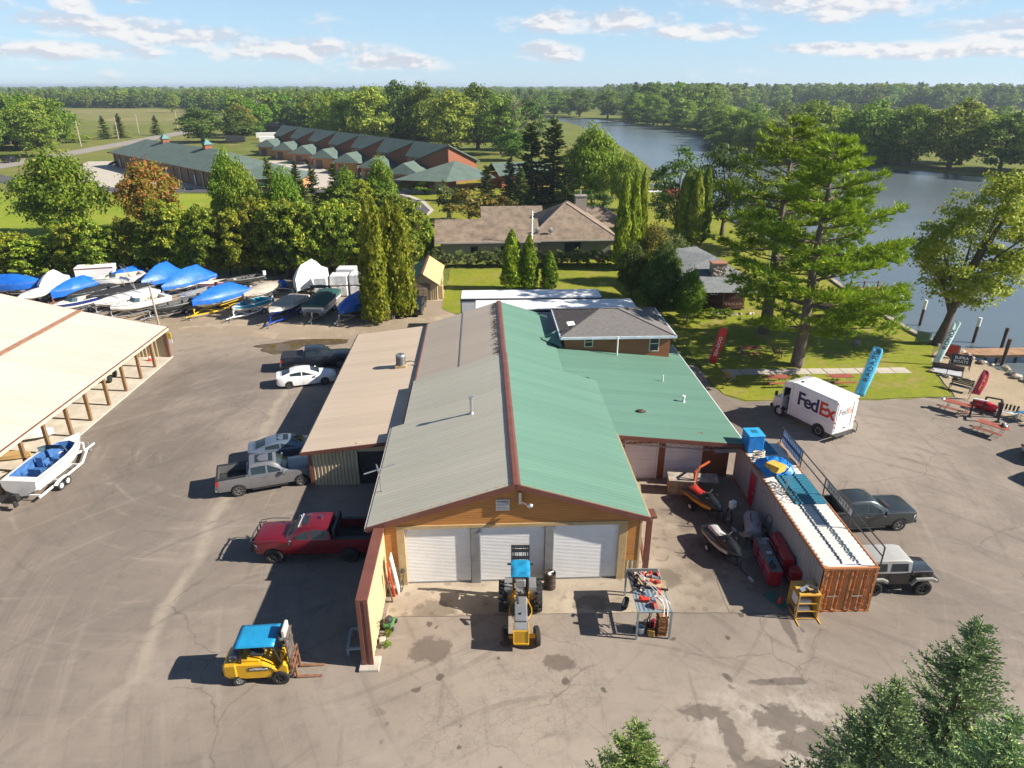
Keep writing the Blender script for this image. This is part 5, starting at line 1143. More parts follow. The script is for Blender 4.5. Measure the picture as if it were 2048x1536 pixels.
  q=MB();q.bar((.56,-.6,1.86+z),(.56,.6,1.86+z),.05);q.build('light_bar',CLEAR,o)
 return o
pickup('black pickup with bed cover at the far end of the angled cars',(-15.8,57.0,0),12,paint('navy_black',(.012,.016,.026)),cover=True,longbed=.1)
sedan('white sedan with dark wheels parked next to the black pickup',(-15.9,53.3,0),17,paint('white',(.78,.78,.78),0),rim=mat('dark_alloy',(.12,.12,.12),rough=.35,metal=.7))
sedan('blue-grey sedan with sunroof half hidden by the silver pickup',(-14.15,40.9,0),17,paint('blue_grey',(.17,.22,.29),.5),sunroof=True)
pickup('silver pickup with dark sunroof and open bed beside the lean-to',(-14.3,37.35,0),18,paint('steel_grey',(.24,.24,.25),.55),chrome=True,pano=True)
pickup('dark red lifted pickup with grille guard backed up to the workshop',(-9.75,30.35,0),180,paint('dark_red',(.19,.008,.018),.3),lift=.17,rw=.47,longbed=.45,guard=True,chrome=False,rim=PLASTIC)
pickup('dark grey crew-cab pickup parked beyond the container railing',(20.55,32.2,0),4,paint('graphite',(.045,.055,.062),.5),chrome=False,group='vehicles beyond the container',hoodscoop=True)
sedan('old black boxy sedan in front of the small tan shed',(-8.75,73.4,0),-92,paint('black',(.012,.012,.013)),L=5.0,boxy=True,group='cars by the small shed',rim=CHROME)
sedan('white car parked among the lodge garages',(-34.5,197,0),-30,paint('white',(.78,.78,.78),0),group='cars at the lodge');sedan('blue car under the eaves at the far lodge garages',(-64,236,0),60,paint('bright_blue',(.05,.15,.32)),group='cars at the lodge');sedan('dark car beside the blue one at the far lodge garages',(-60,230,0),60,paint('black',(.012,.012,.013)),group='cars at the lodge')
pickup('black pickup driving on the country road at the far left',(-157.5,238,.06),80,paint('black',(.012,.012,.013)),group='traffic',cover=True)
sedan('dark car cut off by the right picture edge, its long shadow on the asphalt',(36.6,36.6,0),20,paint('deep_grey',(.03,.035,.04)),group='cars at the picture edge')
sedan('silver car cut off by the right picture edge, farther one',(37.9,39.6,0),20,paint('silver',(.40,.40,.41),.55),group='cars at the picture edge')
J=thing('off_road_car','black two-door off-road car with grey hard top beside the container','car',(19.55,27.0,0),0,'vehicles beyond the container')
JP=paint('jeep_black',(.014,.014,.015));JT=mat('grey_hardtop',(.33,.33,.32),rough=.6,var=.06);z=.12
p=MB();p.loft([[(x,y,zz)for y,zz in((-w_,z0),(-w_,z1),(-w_*.9,z1+.03),(w_*.9,z1+.03),(w_,z1),(w_,z0))]for x,w_,z0,z1 in((-1.75,.74,.55+z,1.12+z),(-.1,.76,.48+z,1.14+z),(.55,.76,.48+z,1.16+z),(.62,.70,.55+z,1.14+z),(1.75,.56,.62+z,1.06+z),(1.85,.54,.64+z,1.02+z))]);p.build('body',JP,J,smooth=30)
p=MB();p.loft([[(x,y,zz)for y,zz in((-w0,1.14+z),(-w1,zt),(-w1*.9,zt+.05),(w1*.9,zt+.05),(w1,zt),(w0,1.14+z))]for x,w0,w1,zt in((-1.74,.74,.66,1.72+z),(-1.6,.75,.67,1.78+z),(.25,.76,.67,1.80+z),(.58,.74,.68,1.70+z))]);p.build('hard_top',JT,J,smooth=30)
for sy in(-1,1):
 for x0,x1 in((-1.5,-.62),(-.45,.42)):
  p=MB();f_y=lambda zz:sy*(.757-(.757-.674)*(zz-1.14-z)/.62+.008);p.add([(x0,f_y(1.24+z),1.24+z),(x1,f_y(1.24+z),1.24+z),(x1-.04,f_y(1.66+z),1.66+z),(x0+.04,f_y(1.66+z),1.66+z)],[(0,1,2,3)]);p.build('side_window',GLASS,J)
 p=MB();p.bb(-.5,.5,sy*.765-.012,sy*.765+.012,.58+z,1.12+z);d_=p.build('door',JP,J);h=MB();h.bb(-.42,-.3,sy*.785-.015,sy*.785+.015,1.0+z,1.04+z);h.build('handle',PLASTIC,d_)
 for wx,tag_ in((1.28,'f'),(-1.17,'r')):
  p=MB();p.tube([(wx-.62,sy*.82,.62),(wx-.42,sy*.84,.93),(wx+.35,sy*.84,.95),(wx+.62,sy*.82,.80)],.10,5);p.build('fender_flare',mat('flare_grey',(.17,.165,.15),rough=.7),J,smooth=50)
  wheel(J,wx,sy*.80,.41,.30,PLASTIC,5,.55)
 p=MB();p.bb(1.86,1.9,sy*.36-.1,sy*.36+.1,.84+z,1.0+z);p.build('headlight',CLEAR,J,bevel=.03);p=MB();p.bb(.45,.55,sy*.93-.08,sy*.93+.05,1.18+z,1.38+z);p.build('mirror',PLASTIC,J,bevel=.02)
 p=MB();p.bb(-1.8,-1.74,sy*.64-.07,sy*.64+.07,.85+z,1.0+z);p.build('taillight',REDL,J)
p=MB();p.add([(.60,-.62,1.2+z),(.60,.62,1.2+z),(.57,.60,1.68+z),(.57,-.60,1.68+z)],[(0,1,2,3)]);o=p.build('windshield',GLASS,J);o.location.x=.02
p=MB();p.bb(1.87,2.12,-.72,.72,.62,.78);p.build('front_bumper',PLASTIC,J,bevel=.02);p=MB();p.bb(-1.98,-1.76,-.72,.72,.55,.7);p.build('rear_bumper',PLASTIC,J,bevel=.02)
p=MB();p.bb(1.84,1.88,-.42,.42,.76,1.12);g_=p.build('grille',JP,J)
for i in range(7):q=MB();q.bb(1.875,1.89,-.24+i*.075,-.20+i*.075,.84,1.08);q.build('slot',PLASTIC,g_)
p=MB();p.bb(-1.7,1.7,-.45,.45,.42,.62);p.bb(1.2,1.36,-.7,.7,.36,.46);p.bb(-1.25,-1.1,-.7,.7,.36,.46);p.build('chassis',PLASTIC,J)
p=MB();p.cyl((-1.78,.1,1.08),(-2.02,.1,1.08),.39,n=20);p.build('spare_wheel',TYRE,J,smooth=40)
F=thing('delivery_van','white step van with large purple and red lettering turning on the asphalt','van',(23.35,44.55,0),116)
FW=paint('van_white',(.80,.80,.80),0,.35);Lx0,Lx1,W2,zf,zt=-2.55,2.05,1.12,.55,3.15
p=MB();p.bb(Lx0,1.25,-W2,W2,zf,zt);p.build('cargo_body',FW,F,bevel=.06)
p=MB();p.bb(1.25,1.42,.62,W2,zf,zt-.05);p.bb(1.25,2.1,-W2,-W2+.06,1.7,zt-.1)
p.prism([(1.25,2.62),(2.12,2.50),(1.98,2.95),(1.25,zt-.02)],'y',-W2+.02,W2-.02);p.bb(2.02,2.14,W2-.1,W2,.7,2.6);p.bb(1.25,2.1,-W2,-W2+.06,.6,1.35);p.build('cab',FW,F,bevel=.03)
p=MB();p.bb(1.25,2.3,-1.0,1.0,.5,.62);p.build('cab_floor',GREYM,F);p=MB();p.bb(1.26,1.3,-1.05,1.05,.6,3.0);p.build('bulkhead',DARKM,F)
p=MB();p.loft([[(x,y,zz)for y,zz in((-w_,.6),(-w_,z1-.12),(-w_*.8,z1),(w_*.8,z1),(w_,z1-.12),(w_,.6))]for x,w_,z1 in((2.05,1.05,1.62),(2.5,1.03,1.52),(2.9,.98,1.38),(3.0,.9,1.2))]);p.build('hood',FW,F,smooth=35)
p=MB();p.add([(2.16,-1.0,1.62),(2.16,1.0,1.62),(2.02,1.0,2.5),(2.02,-1.0,2.5)],[(0,1,2,3)]);p.build('windshield',GLASS,F)
for sy in(-1,1):
 p=MB();p.bb(2.06,2.10,sy*1.08-.03,sy*1.08+.03,1.5,2.55);p.build('pillar',DARKM,F)
 p=MB();p.add([(2.08,sy*1.06,1.6),(2.85,sy*1.0,1.5),(2.08,sy*1.04,2.45)],[(0,1,2)])if False else p.bb(2.5,2.62,sy*1.2-.09,sy*1.2+.09,1.6,1.95);p.bar((2.55,sy*1.0,1.5),(2.55,sy*1.2,1.65),.03);p.build('mirror',PLASTIC,F)
 p=MB();p.bb(2.9,3.02,sy*.72-.14,sy*.72+.14,.9,1.1);p.build('headlight',CLEAR,F,bevel=.02)
 wheel(F,2.2,sy*.93,.43,.28,WHITE,8,.55);wheel(F,-1.45,sy*.98,.43,.34,WHITE,8,.55)
 p=MB();p.cyl((-1.45,sy*1.05,.43),(-1.45,sy*1.128,.43),.56,n=24);p.build('wheel_arch',PLASTIC,F)
p=MB();p.bb(2.92,3.12,-1.05,1.05,.5,.72);p.build('front_bumper',PLASTIC,F,bevel=.02)
p=MB();p.bb(Lx0-.3,Lx0-.02,-1.05,1.05,.48,.56)
for i in range(6):p.bb(Lx0-.36,Lx0-.02,-1.0+i*.4,-.96+i*.4,.44,.48)
p.tube([(Lx0-.02,-1.05,1.3),(Lx0-.3,-1.05,1.1),(Lx0-.34,-1.05,.55)],.025);p.build('rear_step',PLASTIC,F)
p=MB();p.bb(Lx0-.035,Lx0-.005,-.95,.95,.75,2.9);dr=p.build('rear_door',FW,F,bevel=.01);h=MB();h.bb(Lx0-.05,Lx0-.03,-.62,-.56,1.0,2.85);h.build('track',GREYM,dr);h=MB();h.bb(Lx0-.07,Lx0-.03,-.1,.1,.9,.98);h.build('handle',PLASTIC,dr)
for sy in(-1,1):
 for zz in(1.15,1.5,2.95):p=MB();p.bb(Lx0-.03,Lx0,sy*1.04-.05,sy*1.04+.05,zz-.05,zz+.05);p.build('marker_light',REDL,F)
p=MB();p.bb(Lx0,1.25,-W2-.012,-W2+.002,1.42,1.47);p.bb(Lx0,1.25,W2-.002,W2+.012,1.42,1.47);p.build('rub_rail',mat('van_trim',(.66,.66,.67)),F)
p=MB();p.cyl((1.0,.5,zt),(1.0,.5,zt+.06),.1);p.build('roof_vent',PLASTIC,F)
PUR=mat('purple_print',(.012,.014,.075),rough=.5,var=.03);ORG=mat('red_orange_print',(.62,.045,.02),rough=.5,var=.03);GRYP=mat('grey_print',(.20,.20,.22),rough=.5);ORP=mat('faded_orange_print',(.68,.22,.10),rough=.5)
def side_text(txt,m,x,z,size):return lettering(F,txt,size,m,frame((x,W2+.013,z),(-1,0,0),(0,0,1)),bold=.035,ext=.004,space=.88,align='LEFT')
a_=side_text('Fed',PUR,.72,2.12,1.42);w_=max(v.co.x for v in a_.data.vertices);side_text('Ex',ORG,.72-w_-.05,2.12,1.42)
M_=lambda y,z:frame((Lx0-.042,y,z),(0,-1,0),(0,0,1))
a_=lettering(F,'Fed',.66,GRYP,M_(.82,2.2),bold=.008,ext=.003,space=.9,align='LEFT');w_=max(v.co.x for v in a_.data.vertices);lettering(F,'Ex',.66,ORP,M_(.82-w_-.03,2.2),bold=.008,ext=.003,space=.9,align='LEFT')
p=MB();p.bb(1.5,1.95,.0,.55,.62,1.05);p.bb(1.48,1.6,.0,.55,1.05,1.75);p.build('driver_seat',mat('seat_grey',(.08,.08,.085)),F,bevel=.04)
p=MB();p.tube([(2.2,.3,1.2),(2.05,.3,1.35)],.03);p.lathe([(.2,-.015),(.22,0),(.2,.015)],14,c=(2.02,.3,1.4));p.build('steering_wheel',PLASTIC,F)
def person(label,loc,rz,joints,radii,edges,skin,cloth,hair,head):
 """one continuous skinned body with clothes by height"""
 o=thing('person',label,'person',loc,rz)
 me=bpy.data.meshes.new('body');me.from_pydata(joints,edges,[]);b=bpy.data.objects.new('tmp',me);COL.objects.link(b)
 b.modifiers.new('s','SKIN');sv=me.skin_vertices[0].data
 for i,r in enumerate(radii):sv[i].radius=(r,r)
 sv[0].use_root=True;md=b.modifiers.new('u','SUBSURF');md.levels=2;md.render_levels=2
 dg=bpy.context.evaluated_depsgraph_get();dg.update();m2=bpy.data.meshes.new_from_object(b.evaluated_get(dg));bpy.data.objects.remove(b)
 m2.materials.clear()
 for m in(cloth[0],cloth[1],skin):m2.materials.append(m)
 for f in m2.polygons:
  c=f.center;f.material_index=2 if(c.z>head[2]-.14 or c.x>.47 and c.z>.55)else(0 if c.z>.62-.0 and c.x<.25 or c.z>.75 else 1);f.use_smooth=True
 obj('body',m2,o)
 h=MB();h.ell((head[0]-.015,head[1],head[2]+.035),(.105,.09,.105),10,6,z0=-.2);h.build('hair',hair,o,smooth=60)
 e=MB()
 for sy in(-1,1):e.ell((head[0]+.088,head[1]+sy*.035,head[2]+.01),(.012,.016,.01),6,4)
 e.build('eyes',PLASTIC,o)
 return o
J_=[(0,0,.48),(-.03,0,.70),(-.02,0,.93),(0,0,1.04),(.02,0,1.17),(.03,0,1.27)];E_=[(0,1),(1,2),(2,3),(3,4),(4,5)];Rr_=[.155,.15,.155,.06,.095,.075]
for sy in(-1,1):
 k=len(J_);J_+=[(-.02,sy*.19,.96),(.06,sy*.25,.72),(.28,sy*.17,.80),(.36,sy*.15,.82)];Rr_+=[.075,.055,.042,.035];E_+=[(2,k),(k,k+1),(k+1,k+2),(k+2,k+3)]
 for f in range(4):q=len(J_);J_+=[(.41,sy*(.15-.018*(f-1.5)),.845-.012*f),(.425,sy*(.13-.018*(f-1.5)),.83-.012*f)];Rr_+=[.010,.008];E_+=[(k+3,q),(q,q+1)]
 q=len(J_);J_+=[(.385,sy*.11,.85),(.41,sy*.10,.86)];Rr_+=[.010,.009];E_+=[(k+3,q),(q,q+1)]
 k=len(J_);J_+=[(.05,sy*.10,.45),(.42,sy*.13,.50),(.50,sy*.13,.10),(.60,sy*.14,.05)];Rr_+=[.095,.07,.05,.04];E_+=[(0,k),(k,k+1),(k+1,k+2),(k+2,k+3)]
vr=R(116);vx,vy=23.35+1.72*cos(vr)-.28*sin(vr),44.55+1.72*sin(vr)+.28*cos(vr)
person('driver in dark uniform seated in the open door of the white step van',(vx,vy,.62),116,J_,Rr_,E_,mat('skin',(.36,.21,.14),rough=.5),(mat('dark_uniform',(.02,.02,.028)),mat('dark_trousers',(.015,.015,.018))),mat('dark_hair',(.02,.014,.01)),(.03,0,1.21))
K=thing('forklift','yellow counterbalance forklift with flat blue canopy and gas bottle','forklift',(-9.75,22.0,0),3)
YEL=mat('machine_yellow',(.62,.34,.012),rough=.4,var=.08,scale=1.5,dirt=.3,dcol=(.16,.10,.035),coat=.2);TARPB=mat('canopy_blue',(.012,.24,.46),rough=.45,var=.12,scale=2.5,dirt=.12,dcol=(.3,.45,.5));RUST=mat('rusty_steel',(.19,.09,.05),rough=.8,var=.35,scale=5);MAST=mat('mast_steel',(.13,.11,.095),rough=.5,var=.2,dirt=.3,dcol=(.22,.13,.08))
p=MB();p.prism([(-1.62,.62),(-1.5,.38),(-.95,.38),(-.8,.34),(.45,.34),(.5,.5),(.28,.95),(-.05,1.12),(-1.2,1.16),(-1.62,1.0)],'y',-.55,.55);p.build('chassis',YEL,K,bevel=.05)
p=MB();p.loft([[(x,y,zz)for y,zz in((-w_,z0),(-w_,z1),(w_,z1),(w_,z0))]for x,w_,z0,z1 in((-1.72,.42,.55,.95),(-1.62,.56,.5,1.12),(-1.1,.60,.5,1.16))]);p.build('counterweight',YEL,K,bevel=.05)
p=MB();p.prism([(-.15,1.1),(-.15,1.22),(-.95,1.32),(-1.1,1.15)],'y',-.42,.42);p.build('engine_cover',YEL,K,bevel=.04)
p=MB();p.bb(-.55,-.05,-.24,.24,1.24,1.36);p.box((-.6,0,1.55),(.12,.46,.46),ry=-.15);p.build('seat',PLASTIC,K,bevel=.04)
p=MB();p.cyl((-1.2,-.38,1.38),(-1.2,.42,1.38),.19,n=16);gb=p.build('gas_bottle',mat('grey_bottle',(.12,.13,.14),rough=.4),K,smooth=40,bevel=.02);p=MB();p.lathe([(.13,-.46),(.16,-.42),(.15,-.39)],14,axis='y',c=(-1.2,0,1.38));p.build('collar',GALV,gb)
p=MB();p.prism([(.28,.95),(.5,.5),(.95,.5),(.95,.95),(.8,1.1),(.55,.78)],'y',-.58,-.34);p.build('fender',YEL,K,bevel=.02);p=MB();p.prism([(.28,.95),(.5,.5),(.95,.5),(.95,.95),(.8,1.1),(.55,.78)],'y',.34,.58);p.build('fender',YEL,K,bevel=.02)
p=MB();p.prism([(.62,.5),(.85,.5),(.78,1.35),(.66,1.35)],'y',-.3,.3);p.build('dash_panel',YEL,K,bevel=.02);p=MB();p.tube([(.7,0,1.3),(.5,0,1.5)],.02);p.lathe([(.15,1.49),(.17,1.5),(.15,1.51)],14,c=(.48,0,0));p.build('steering_wheel',PLASTIC,K);p=MB();p.ell((.62,.3,1.62),(.12,.1,.1),8,6);p.build('work_light',GALV,K,smooth=50)
p=MB()
for sy in(-1,1):p.bar((-.92,sy*.47,1.1),(-.82,sy*.47,2.12),.06);p.bar((.72,sy*.45,.95),(.42,sy*.47,2.12),.06)
p.bb(-.9,.48,-.52,.52,2.10,2.14);p.build('overhead_guard',PLASTIC,K)
p=MB();n=9;p.grid([[(-1.02+1.62*i/(n-1),-.66+1.32*j/6,2.19-.012*sin(i*1.3)*sin(j*1.7)-.05*(j in(0,6)))for j in range(7)]for i in range(n)]);cn=p.build('canopy',TARPB,K,smooth=60);md=cn.modifiers.new('s','SOLIDIFY');md.thickness=.03
p=MB()
for y in(-.36,-.24,.24,.36):p.bar((1.05,y,.15),(1.0,y,2.25),.07,.11)
for zz in(.35,1.1,1.7,2.2):p.bb(.97,1.1,-.38,.38,zz,zz+.08)
p.cyl((1.03,-.1,.3),(1.0,-.1,1.9),.05);p.cyl((1.03,.1,.3),(1.0,.1,1.9),.05);p.build('mast',MAST,K)
p=MB();p.bb(1.12,1.18,-.5,.5,.28,.38);p.bb(1.12,1.18,-.5,.5,.7,.8)
for y in(-.48,-.16,.16,.48):p.bb(1.13,1.17,y-.025,y+.025,.3,1.15)
p.bb(1.12,1.17,-.5,.5,1.1,1.16);p.build('load_backrest',RUST,K)
p=MB();p.bb(.86,1.0,-.34,.34,2.1,2.62);p.build('mast_guard',mat('pale_steel',(.50,.47,.43),rough=.6,var=.15),K,bevel=.03);p=MB();p.bb(.84,.87,-.24,.24,2.18,2.54);p.build('rust_patch',RUST,K)
for y in(-.30,.30):p=MB();p.prism([(1.18,.06),(2.25,.05),(2.25,.065),(1.26,.11),(1.24,.75),(1.18,.75)],'y',y-.065,y+.065);p.build('fork',RUST,K)
for sy in(-1,1):wheel(K,.62,sy*.52,.36,.26,mat('black_rim',(.03,.03,.03),rough=.5),6,.55);wheel(K,-1.08,sy*.46,.27,.2,GREYM,6,.55,steer=.25)
p=MB();p.bb(-.62,.22,-.572,-.556,.80,.97);pl8=p.build('name_plate',PLASTIC,K);lettering(K,'CATERPILLAR',.125,WHITE,frame((-.2,-.578,.885),(1,0,0),(0,0,1)),bold=.003,ext=.002)
p=MB();p.bb(-1.725,-1.7,-.5,.5,.56,.72);p.build('rear_grille',PLASTIC,K);p=MB();p.bb(-1.73,-1.70,-.2,.2,.75,.9);p.build('rear_light',AMBER,K)
T=thing('tractor_forklift','yellow rough-terrain tractor lift with small blue canopy before the middle door','forklift',(1.05,24.9,0),-1.5)
p=MB();p.bb(-.27,.27,-1.35,.35,.55,.95);p.build('frame',YEL,T,bevel=.03);p=MB();p.bb(-.33,.33,-2.0,-1.48,.5,1.25);p.bb(-.35,-.31,-2.02,-1.46,.48,1.27);p.bb(.31,.35,-2.02,-1.46,.48,1.27);p.bb(-.33,.33,-2.03,-1.99,.46,.58);p.build('counterweight',YEL,T,bevel=.02)
p=MB();p.bb(-.30,.30,-1.96,-1.5,1.25,1.28);p.build('weight_top',GREYM,T);p=MB();p.prism([(-1.42,.95),(-1.42,1.32),(.05,1.42),(.05,.95)],'x',-.29,.29);p.build('hood',mat('worn_grey_hood',(.17,.18,.19),rough=.45,var=.15,dirt=.3),T,bevel=.04)
p=MB();p.cyl((-.02,-1.05,1.35),(-.02,-1.05,1.40),.05);p.build('filler_cap',PLASTIC,T);p=MB();p.cyl((-.17,-.25,1.4),(-.17,-.25,1.75),.05);p.bar((-.17,-.25,1.72),(-.13,-.62,1.55),.1);p.build('exhaust',PLASTIC,T)
p=MB();p.bb(-.32,.32,.05,.75,.9,1.15);p.build('platform',YEL,T,bevel=.02);p=MB();p.bb(-.24,.24,.38,.78,1.15,1.3);p.box((0,.8,1.5),(.48,.1,.4),rx=-.2);p.build('seat',GREYM,T,bevel=.04);p=MB();p.lathe([(.17,1.58),(.19,1.6),(.17,1.62)],14,c=(0,.15,0));p.cyl((0,.1,1.35),(0,.15,1.6),.025);p.build('steering_wheel',PLASTIC,T)
for sx in(-1,1):
 p=MB();p.box((sx*.58,.95,1.42),(.34,.75,.05));p.box((sx*.58,.52,1.25),(.34,.05,.35));p.build('fender',GREYM,T);p=MB();p.bb(sx*.38-.02,sx*.38+.02,.2,1.3,.9,1.45);p.build('side_plate',YEL,T)
 w_=MB();p=MB()
 hub=bpy.data.objects.new('wheel',None)
 r,wd=.72,.42;t_=MB();t_.lathe([(r*.5,-wd*.4),(r*.8,-wd*.5),(r*.93,-wd*.46),(r*.93,wd*.46),(r*.8,wd*.5),(r*.5,wd*.4)],26,axis='x')
 for i in range(20):
  a=2*pi*i/20;s_=1 if i%2 else-1;t_.box((s_*wd*.22,r*.97*cos(a),r*.97*sin(a)),(wd*.52,.07,.09),rx=a,rz=s_*.35)
 o_=t_.build('wheel',TYRE,T,smooth=35,loc=(sx*.82,.85,r));q=MB();q.lathe([(r*.5,-wd*.4),(r*.44,-.05),(.1,-.03),(.1,.05),(r*.44,.05),(r*.5,wd*.4)],20,axis='x');q.build('rim',YEL,o_,smooth=40)
 r,wd=.45,.24;t_=MB();t_.lathe([(r*.55,-wd*.4),(r*.85,-wd*.5),(r,-wd*.3),(r,wd*.3),(r*.85,wd*.5),(r*.55,wd*.4)],22,axis='x');o_=t_.build('wheel',TYRE,T,smooth=35,loc=(sx*.72,-1.45,r),rot=(0,0,.12));q=MB();q.lathe([(r*.55,-wd*.4),(r*.5,-.03),(.08,-.02),(.08,.04),(r*.5,.03),(r*.55,wd*.4)],18,axis='x');q.build('rim',RUST,o_,smooth=40)
 p=MB();p.tube([(sx*.32,-.9,.9),(sx*.5,-.6,1.0),(sx*.5,-.3,1.0),(sx*.34,-.05,1.2)],.02);p.build('step_rail',YEL,T)
p=MB();p.bb(-.66,.66,-1.52,-1.38,.38,.52);p.build('steer_axle',YEL,T);p=MB();p.bb(-.75,.75,.75,.95,.6,.85);p.build('drive_axle',YEL,T)
p=MB()
for sx in(-1,1):p.bar((sx*.36,.2,1.1),(sx*.36,.62,2.28),.06);p.bar((sx*.36,1.25,1.0),(sx*.36,1.35,2.28),.06)
p.bb(-.4,.4,.58,1.4,2.26,2.30);p.cyl((-.62,1.35,2.2),(.62,1.35,2.2),.05);p.build('overhead_guard',PLASTIC,T)
p=MB();p.grid([[(-.45+.9*i/8,.48+.98*j/8,2.36+.035*sin(i*.8)*sin(j*.8)-(.22 if j==0 else 0)-.06*(i in(0,8)))for j in range(9)]for i in range(9)]);p.build('canopy',TARPB,T,smooth=60)
p=MB()
for x in(-.40,-.30,.30,.40):p.bar((x,1.55,.2),(x,1.62,3.05),.07,.1)
for zz in(.4,1.2,1.9,2.35,2.75,3.0):p.bb(-.44,.44,1.52,1.66,zz,zz+.09)
for x in(-.2,-.1,.1,.2):p.bar((x,1.58,.3),(x,1.60,2.95),.03)
p.build('mast',DARKM,T);p=MB();p.bb(-.55,.55,1.68,1.76,.3,.42);p.bb(-.55,.55,1.68,1.76,.8,.9)
for x in(-.35,.35):p.prism([(1.76,.08),(2.3,.05),(2.3,.07),(1.84,.14),(1.82,.85),(1.76,.85)],'x',x-.06,x+.06)
p.build('fork_carriage',DARKM,T)
GEL=mat('white_gelcoat',(.76,.75,.73),rough=.3,var=.05,scale=1,coat=.4,dirt=.12,dcol=(.5,.46,.4));VINYL=mat('cream_vinyl',(.58,.52,.42),rough=.6)
def tarpm(name,col,r=.42):return mat('tarp_'+name,col,rough=r,var=.16,scale=2,bump=1.0,bscale=3.5,dirt=.12,dcol=tuple(min(1,c*1.5+.1)for c in col))
T_BLUE=tarpm('blue',(.012,.13,.55));T_WHITE=tarpm('white',(.70,.71,.72),.35);T_BLACK=tarpm('black',(.022,.022,.024),.7);T_GREEN=tarpm('green',(.012,.07,.062),.7);T_TAN=tarpm('tan',(.40,.36,.30),.7)
def hb(t,B):return B/2*(1-max(0.0,(t-.42)/.58)**2.3)*(.93+.07*min(1,t*4))
def hull_ring(t,L,B,H,z0,flare=1.0):
 x=-L/2+L*t;b=max(hb(t,B),.03);k=max(0,(t-.55)/.45);zk=z0+.75*H*k**2.2;zs=z0+H*(1+.12*t);zc=zk+(zs-zk)*.38
 return x,b,zk,zc,zs
def build_boat(label,loc,rz,L=5.6,B=2.2,H=1.0,z0=.55,hull_m=None,side_m=None,top='open',top_m=None,ridge=.7,group='boats stored in the yard',trailer_m=None,motor=False,tower=False,windshield=False,seats=None,trailer=True,axles=1,wr=np,name='motor_boat',peak=.45,drape=.3,bimini=None,ropes=False):
 o=thing(name,label,'boat',loc,rz,group);hull_m=hull_m or GEL;seed=rnd.randrange(9999);r=random.Random(seed)
 rings=[]
 for t in(0,.12,.28,.45,.6,.72,.82,.9,.96,1.0):
  x,b,zk,zc,zs=hull_ring(t,L,B,H,z0)
  half=[(0.0,zk),(b*.86,zc),(b*.97,zc+.35*(zs-zc)),(b,zs),(b*.93,zs+.02)]
  rings.append([(x,-y,z)for y,z in half]+[(x,y,z)for y,z in half[:0:-1]])
 h=MB();h.loft(rings);me=h.mesh('hull',[hull_m,top_m or VINYL])
 if top=='open':
  c=MB();pts=[]
  for t in(.08,.3,.5,.66,.78):
   x,b,zk,zc,zs=hull_ring(t,L,B,H,z0);pts.append((x,b-.2))
  pl2=[(x,-b)for x,b in pts]+[(pts[-1][0]+.25,0)]+[(x,b)for x,b in pts[::-1]]
  c.prism(pl2,'z',z0+.42*H,z0+2*H);me=boolcut(me,[c.mesh('c',[top_m or VINYL])])
 me.polygons.foreach_set('use_smooth',[True]*len(me.polygons));me.set_sharp_from_angle(angle=R(30));obj('hull',me,o)
 rr_=MB()
 for sy in(-1,1):rr_.tube([(hull_ring(t,L,B,H,z0)[0],sy*(hull_ring(t,L,B,H,z0)[1]+.012),hull_ring(t,L,B,H,z0)[4]-.03)for t in(0,.2,.4,.6,.75,.88,.97,1.0)],.03,5)
 rr_.build('rub_rail',side_m or GREYM,o)
 if side_m:
  for sy in(-1,1):
   p=MB();rows=[]
   for t in(.02,.15,.3,.45,.6,.72,.82,.9,.96):
    x,b,zk,zc,zs=hull_ring(t,L,B,H,z0);rows.append([(x,sy*(b*.97+.008),zc+.38*(zs-zc)),(x,sy*(b+.008),zs-.06)])
   p.grid(rows);p.build('side_stripe',side_m,o)
 if top in('tarp','cover'):
  rows=[];n=15
  for i in range(n):
   t=i/(n-1)*1.0;x,b,zk,zc,zs=hull_ring(t,L,B,H,z0);x=x+(-.06 if i==0 else .08 if i==n-1 else 0)
   rg=ridge*max(.08,min(1,(t+.06)/.28))*(1-max(0,(t-peak)/(1.02-peak))**1.6*.92);j=lambda a:r.uniform(-a,a)
   f=[(b*1.04+.02+j(.03),zs-drape+j(.07)),(b*1.03+.015,zs-drape*.35),(b*1.0+.01,zs+.03),(b*.72,zs+rg*.42+j(.03)),(b*.4,zs+rg*.78+j(.04)),(.02,zs+rg+j(.03))]
   rows.append([(x,-y,z)for y,z in f]+[(x,y,z)for y,z in f[-2::-1]])
  p=MB();p.grid(rows);p.poly(rows[0]);p.build('tarp' if top=='tarp' else 'cover',top_m,o,smooth=38)
 if windshield:
  p=MB();x,b,zk,zc,zs=hull_ring(.62,L,B,H,z0);p.grid([[(x-.35,-b*.9,zs),(x-.5,-b*.85,zs+.42)],[(x+.15,-b*.5,zs),(x-.15,-b*.48,zs+.45)],[(x+.15,b*.5,zs),(x-.15,b*.48,zs+.45)],[(x-.35,b*.9,zs),(x-.5,b*.85,zs+.42)]]);p.build('windscreen',mat('smoked_screen',(.10,.15,.17),rough=.1),o)
 if seats:
  x,b,zk,zc,zs=hull_ring(.45,L,B,H,z0);zf=z0+.42*H
  for px,py,lx,ly,hz in seats:p=MB();p.bb(px-lx/2,px+lx/2,py-ly/2,py+ly/2,zf,zf+hz);p.bb(px-lx/2-.08,px-lx/2,py-ly/2,py+ly/2,zf,zf+hz+.3);p.build('seat',top_m or VINYL,o,bevel=.05)
 if tower:
  p=MB();x,b,zk,zc,zs=hull_ring(.5,L,B,H,z0)
  for sy in(-1,1):p.tube([(x+.9,sy*b,zs),(x+.45,sy*b*.96,zs+.9),(x-.1,sy*b*.85,zs+1.45),(x-.2,0,zs+1.5)],.035,6);p.tube([(x-.5,sy*b,zs),(x-.1,sy*b*.88,zs+1.4)],.03,6)
  p.build('wake_tower',GALV,o,smooth=50)
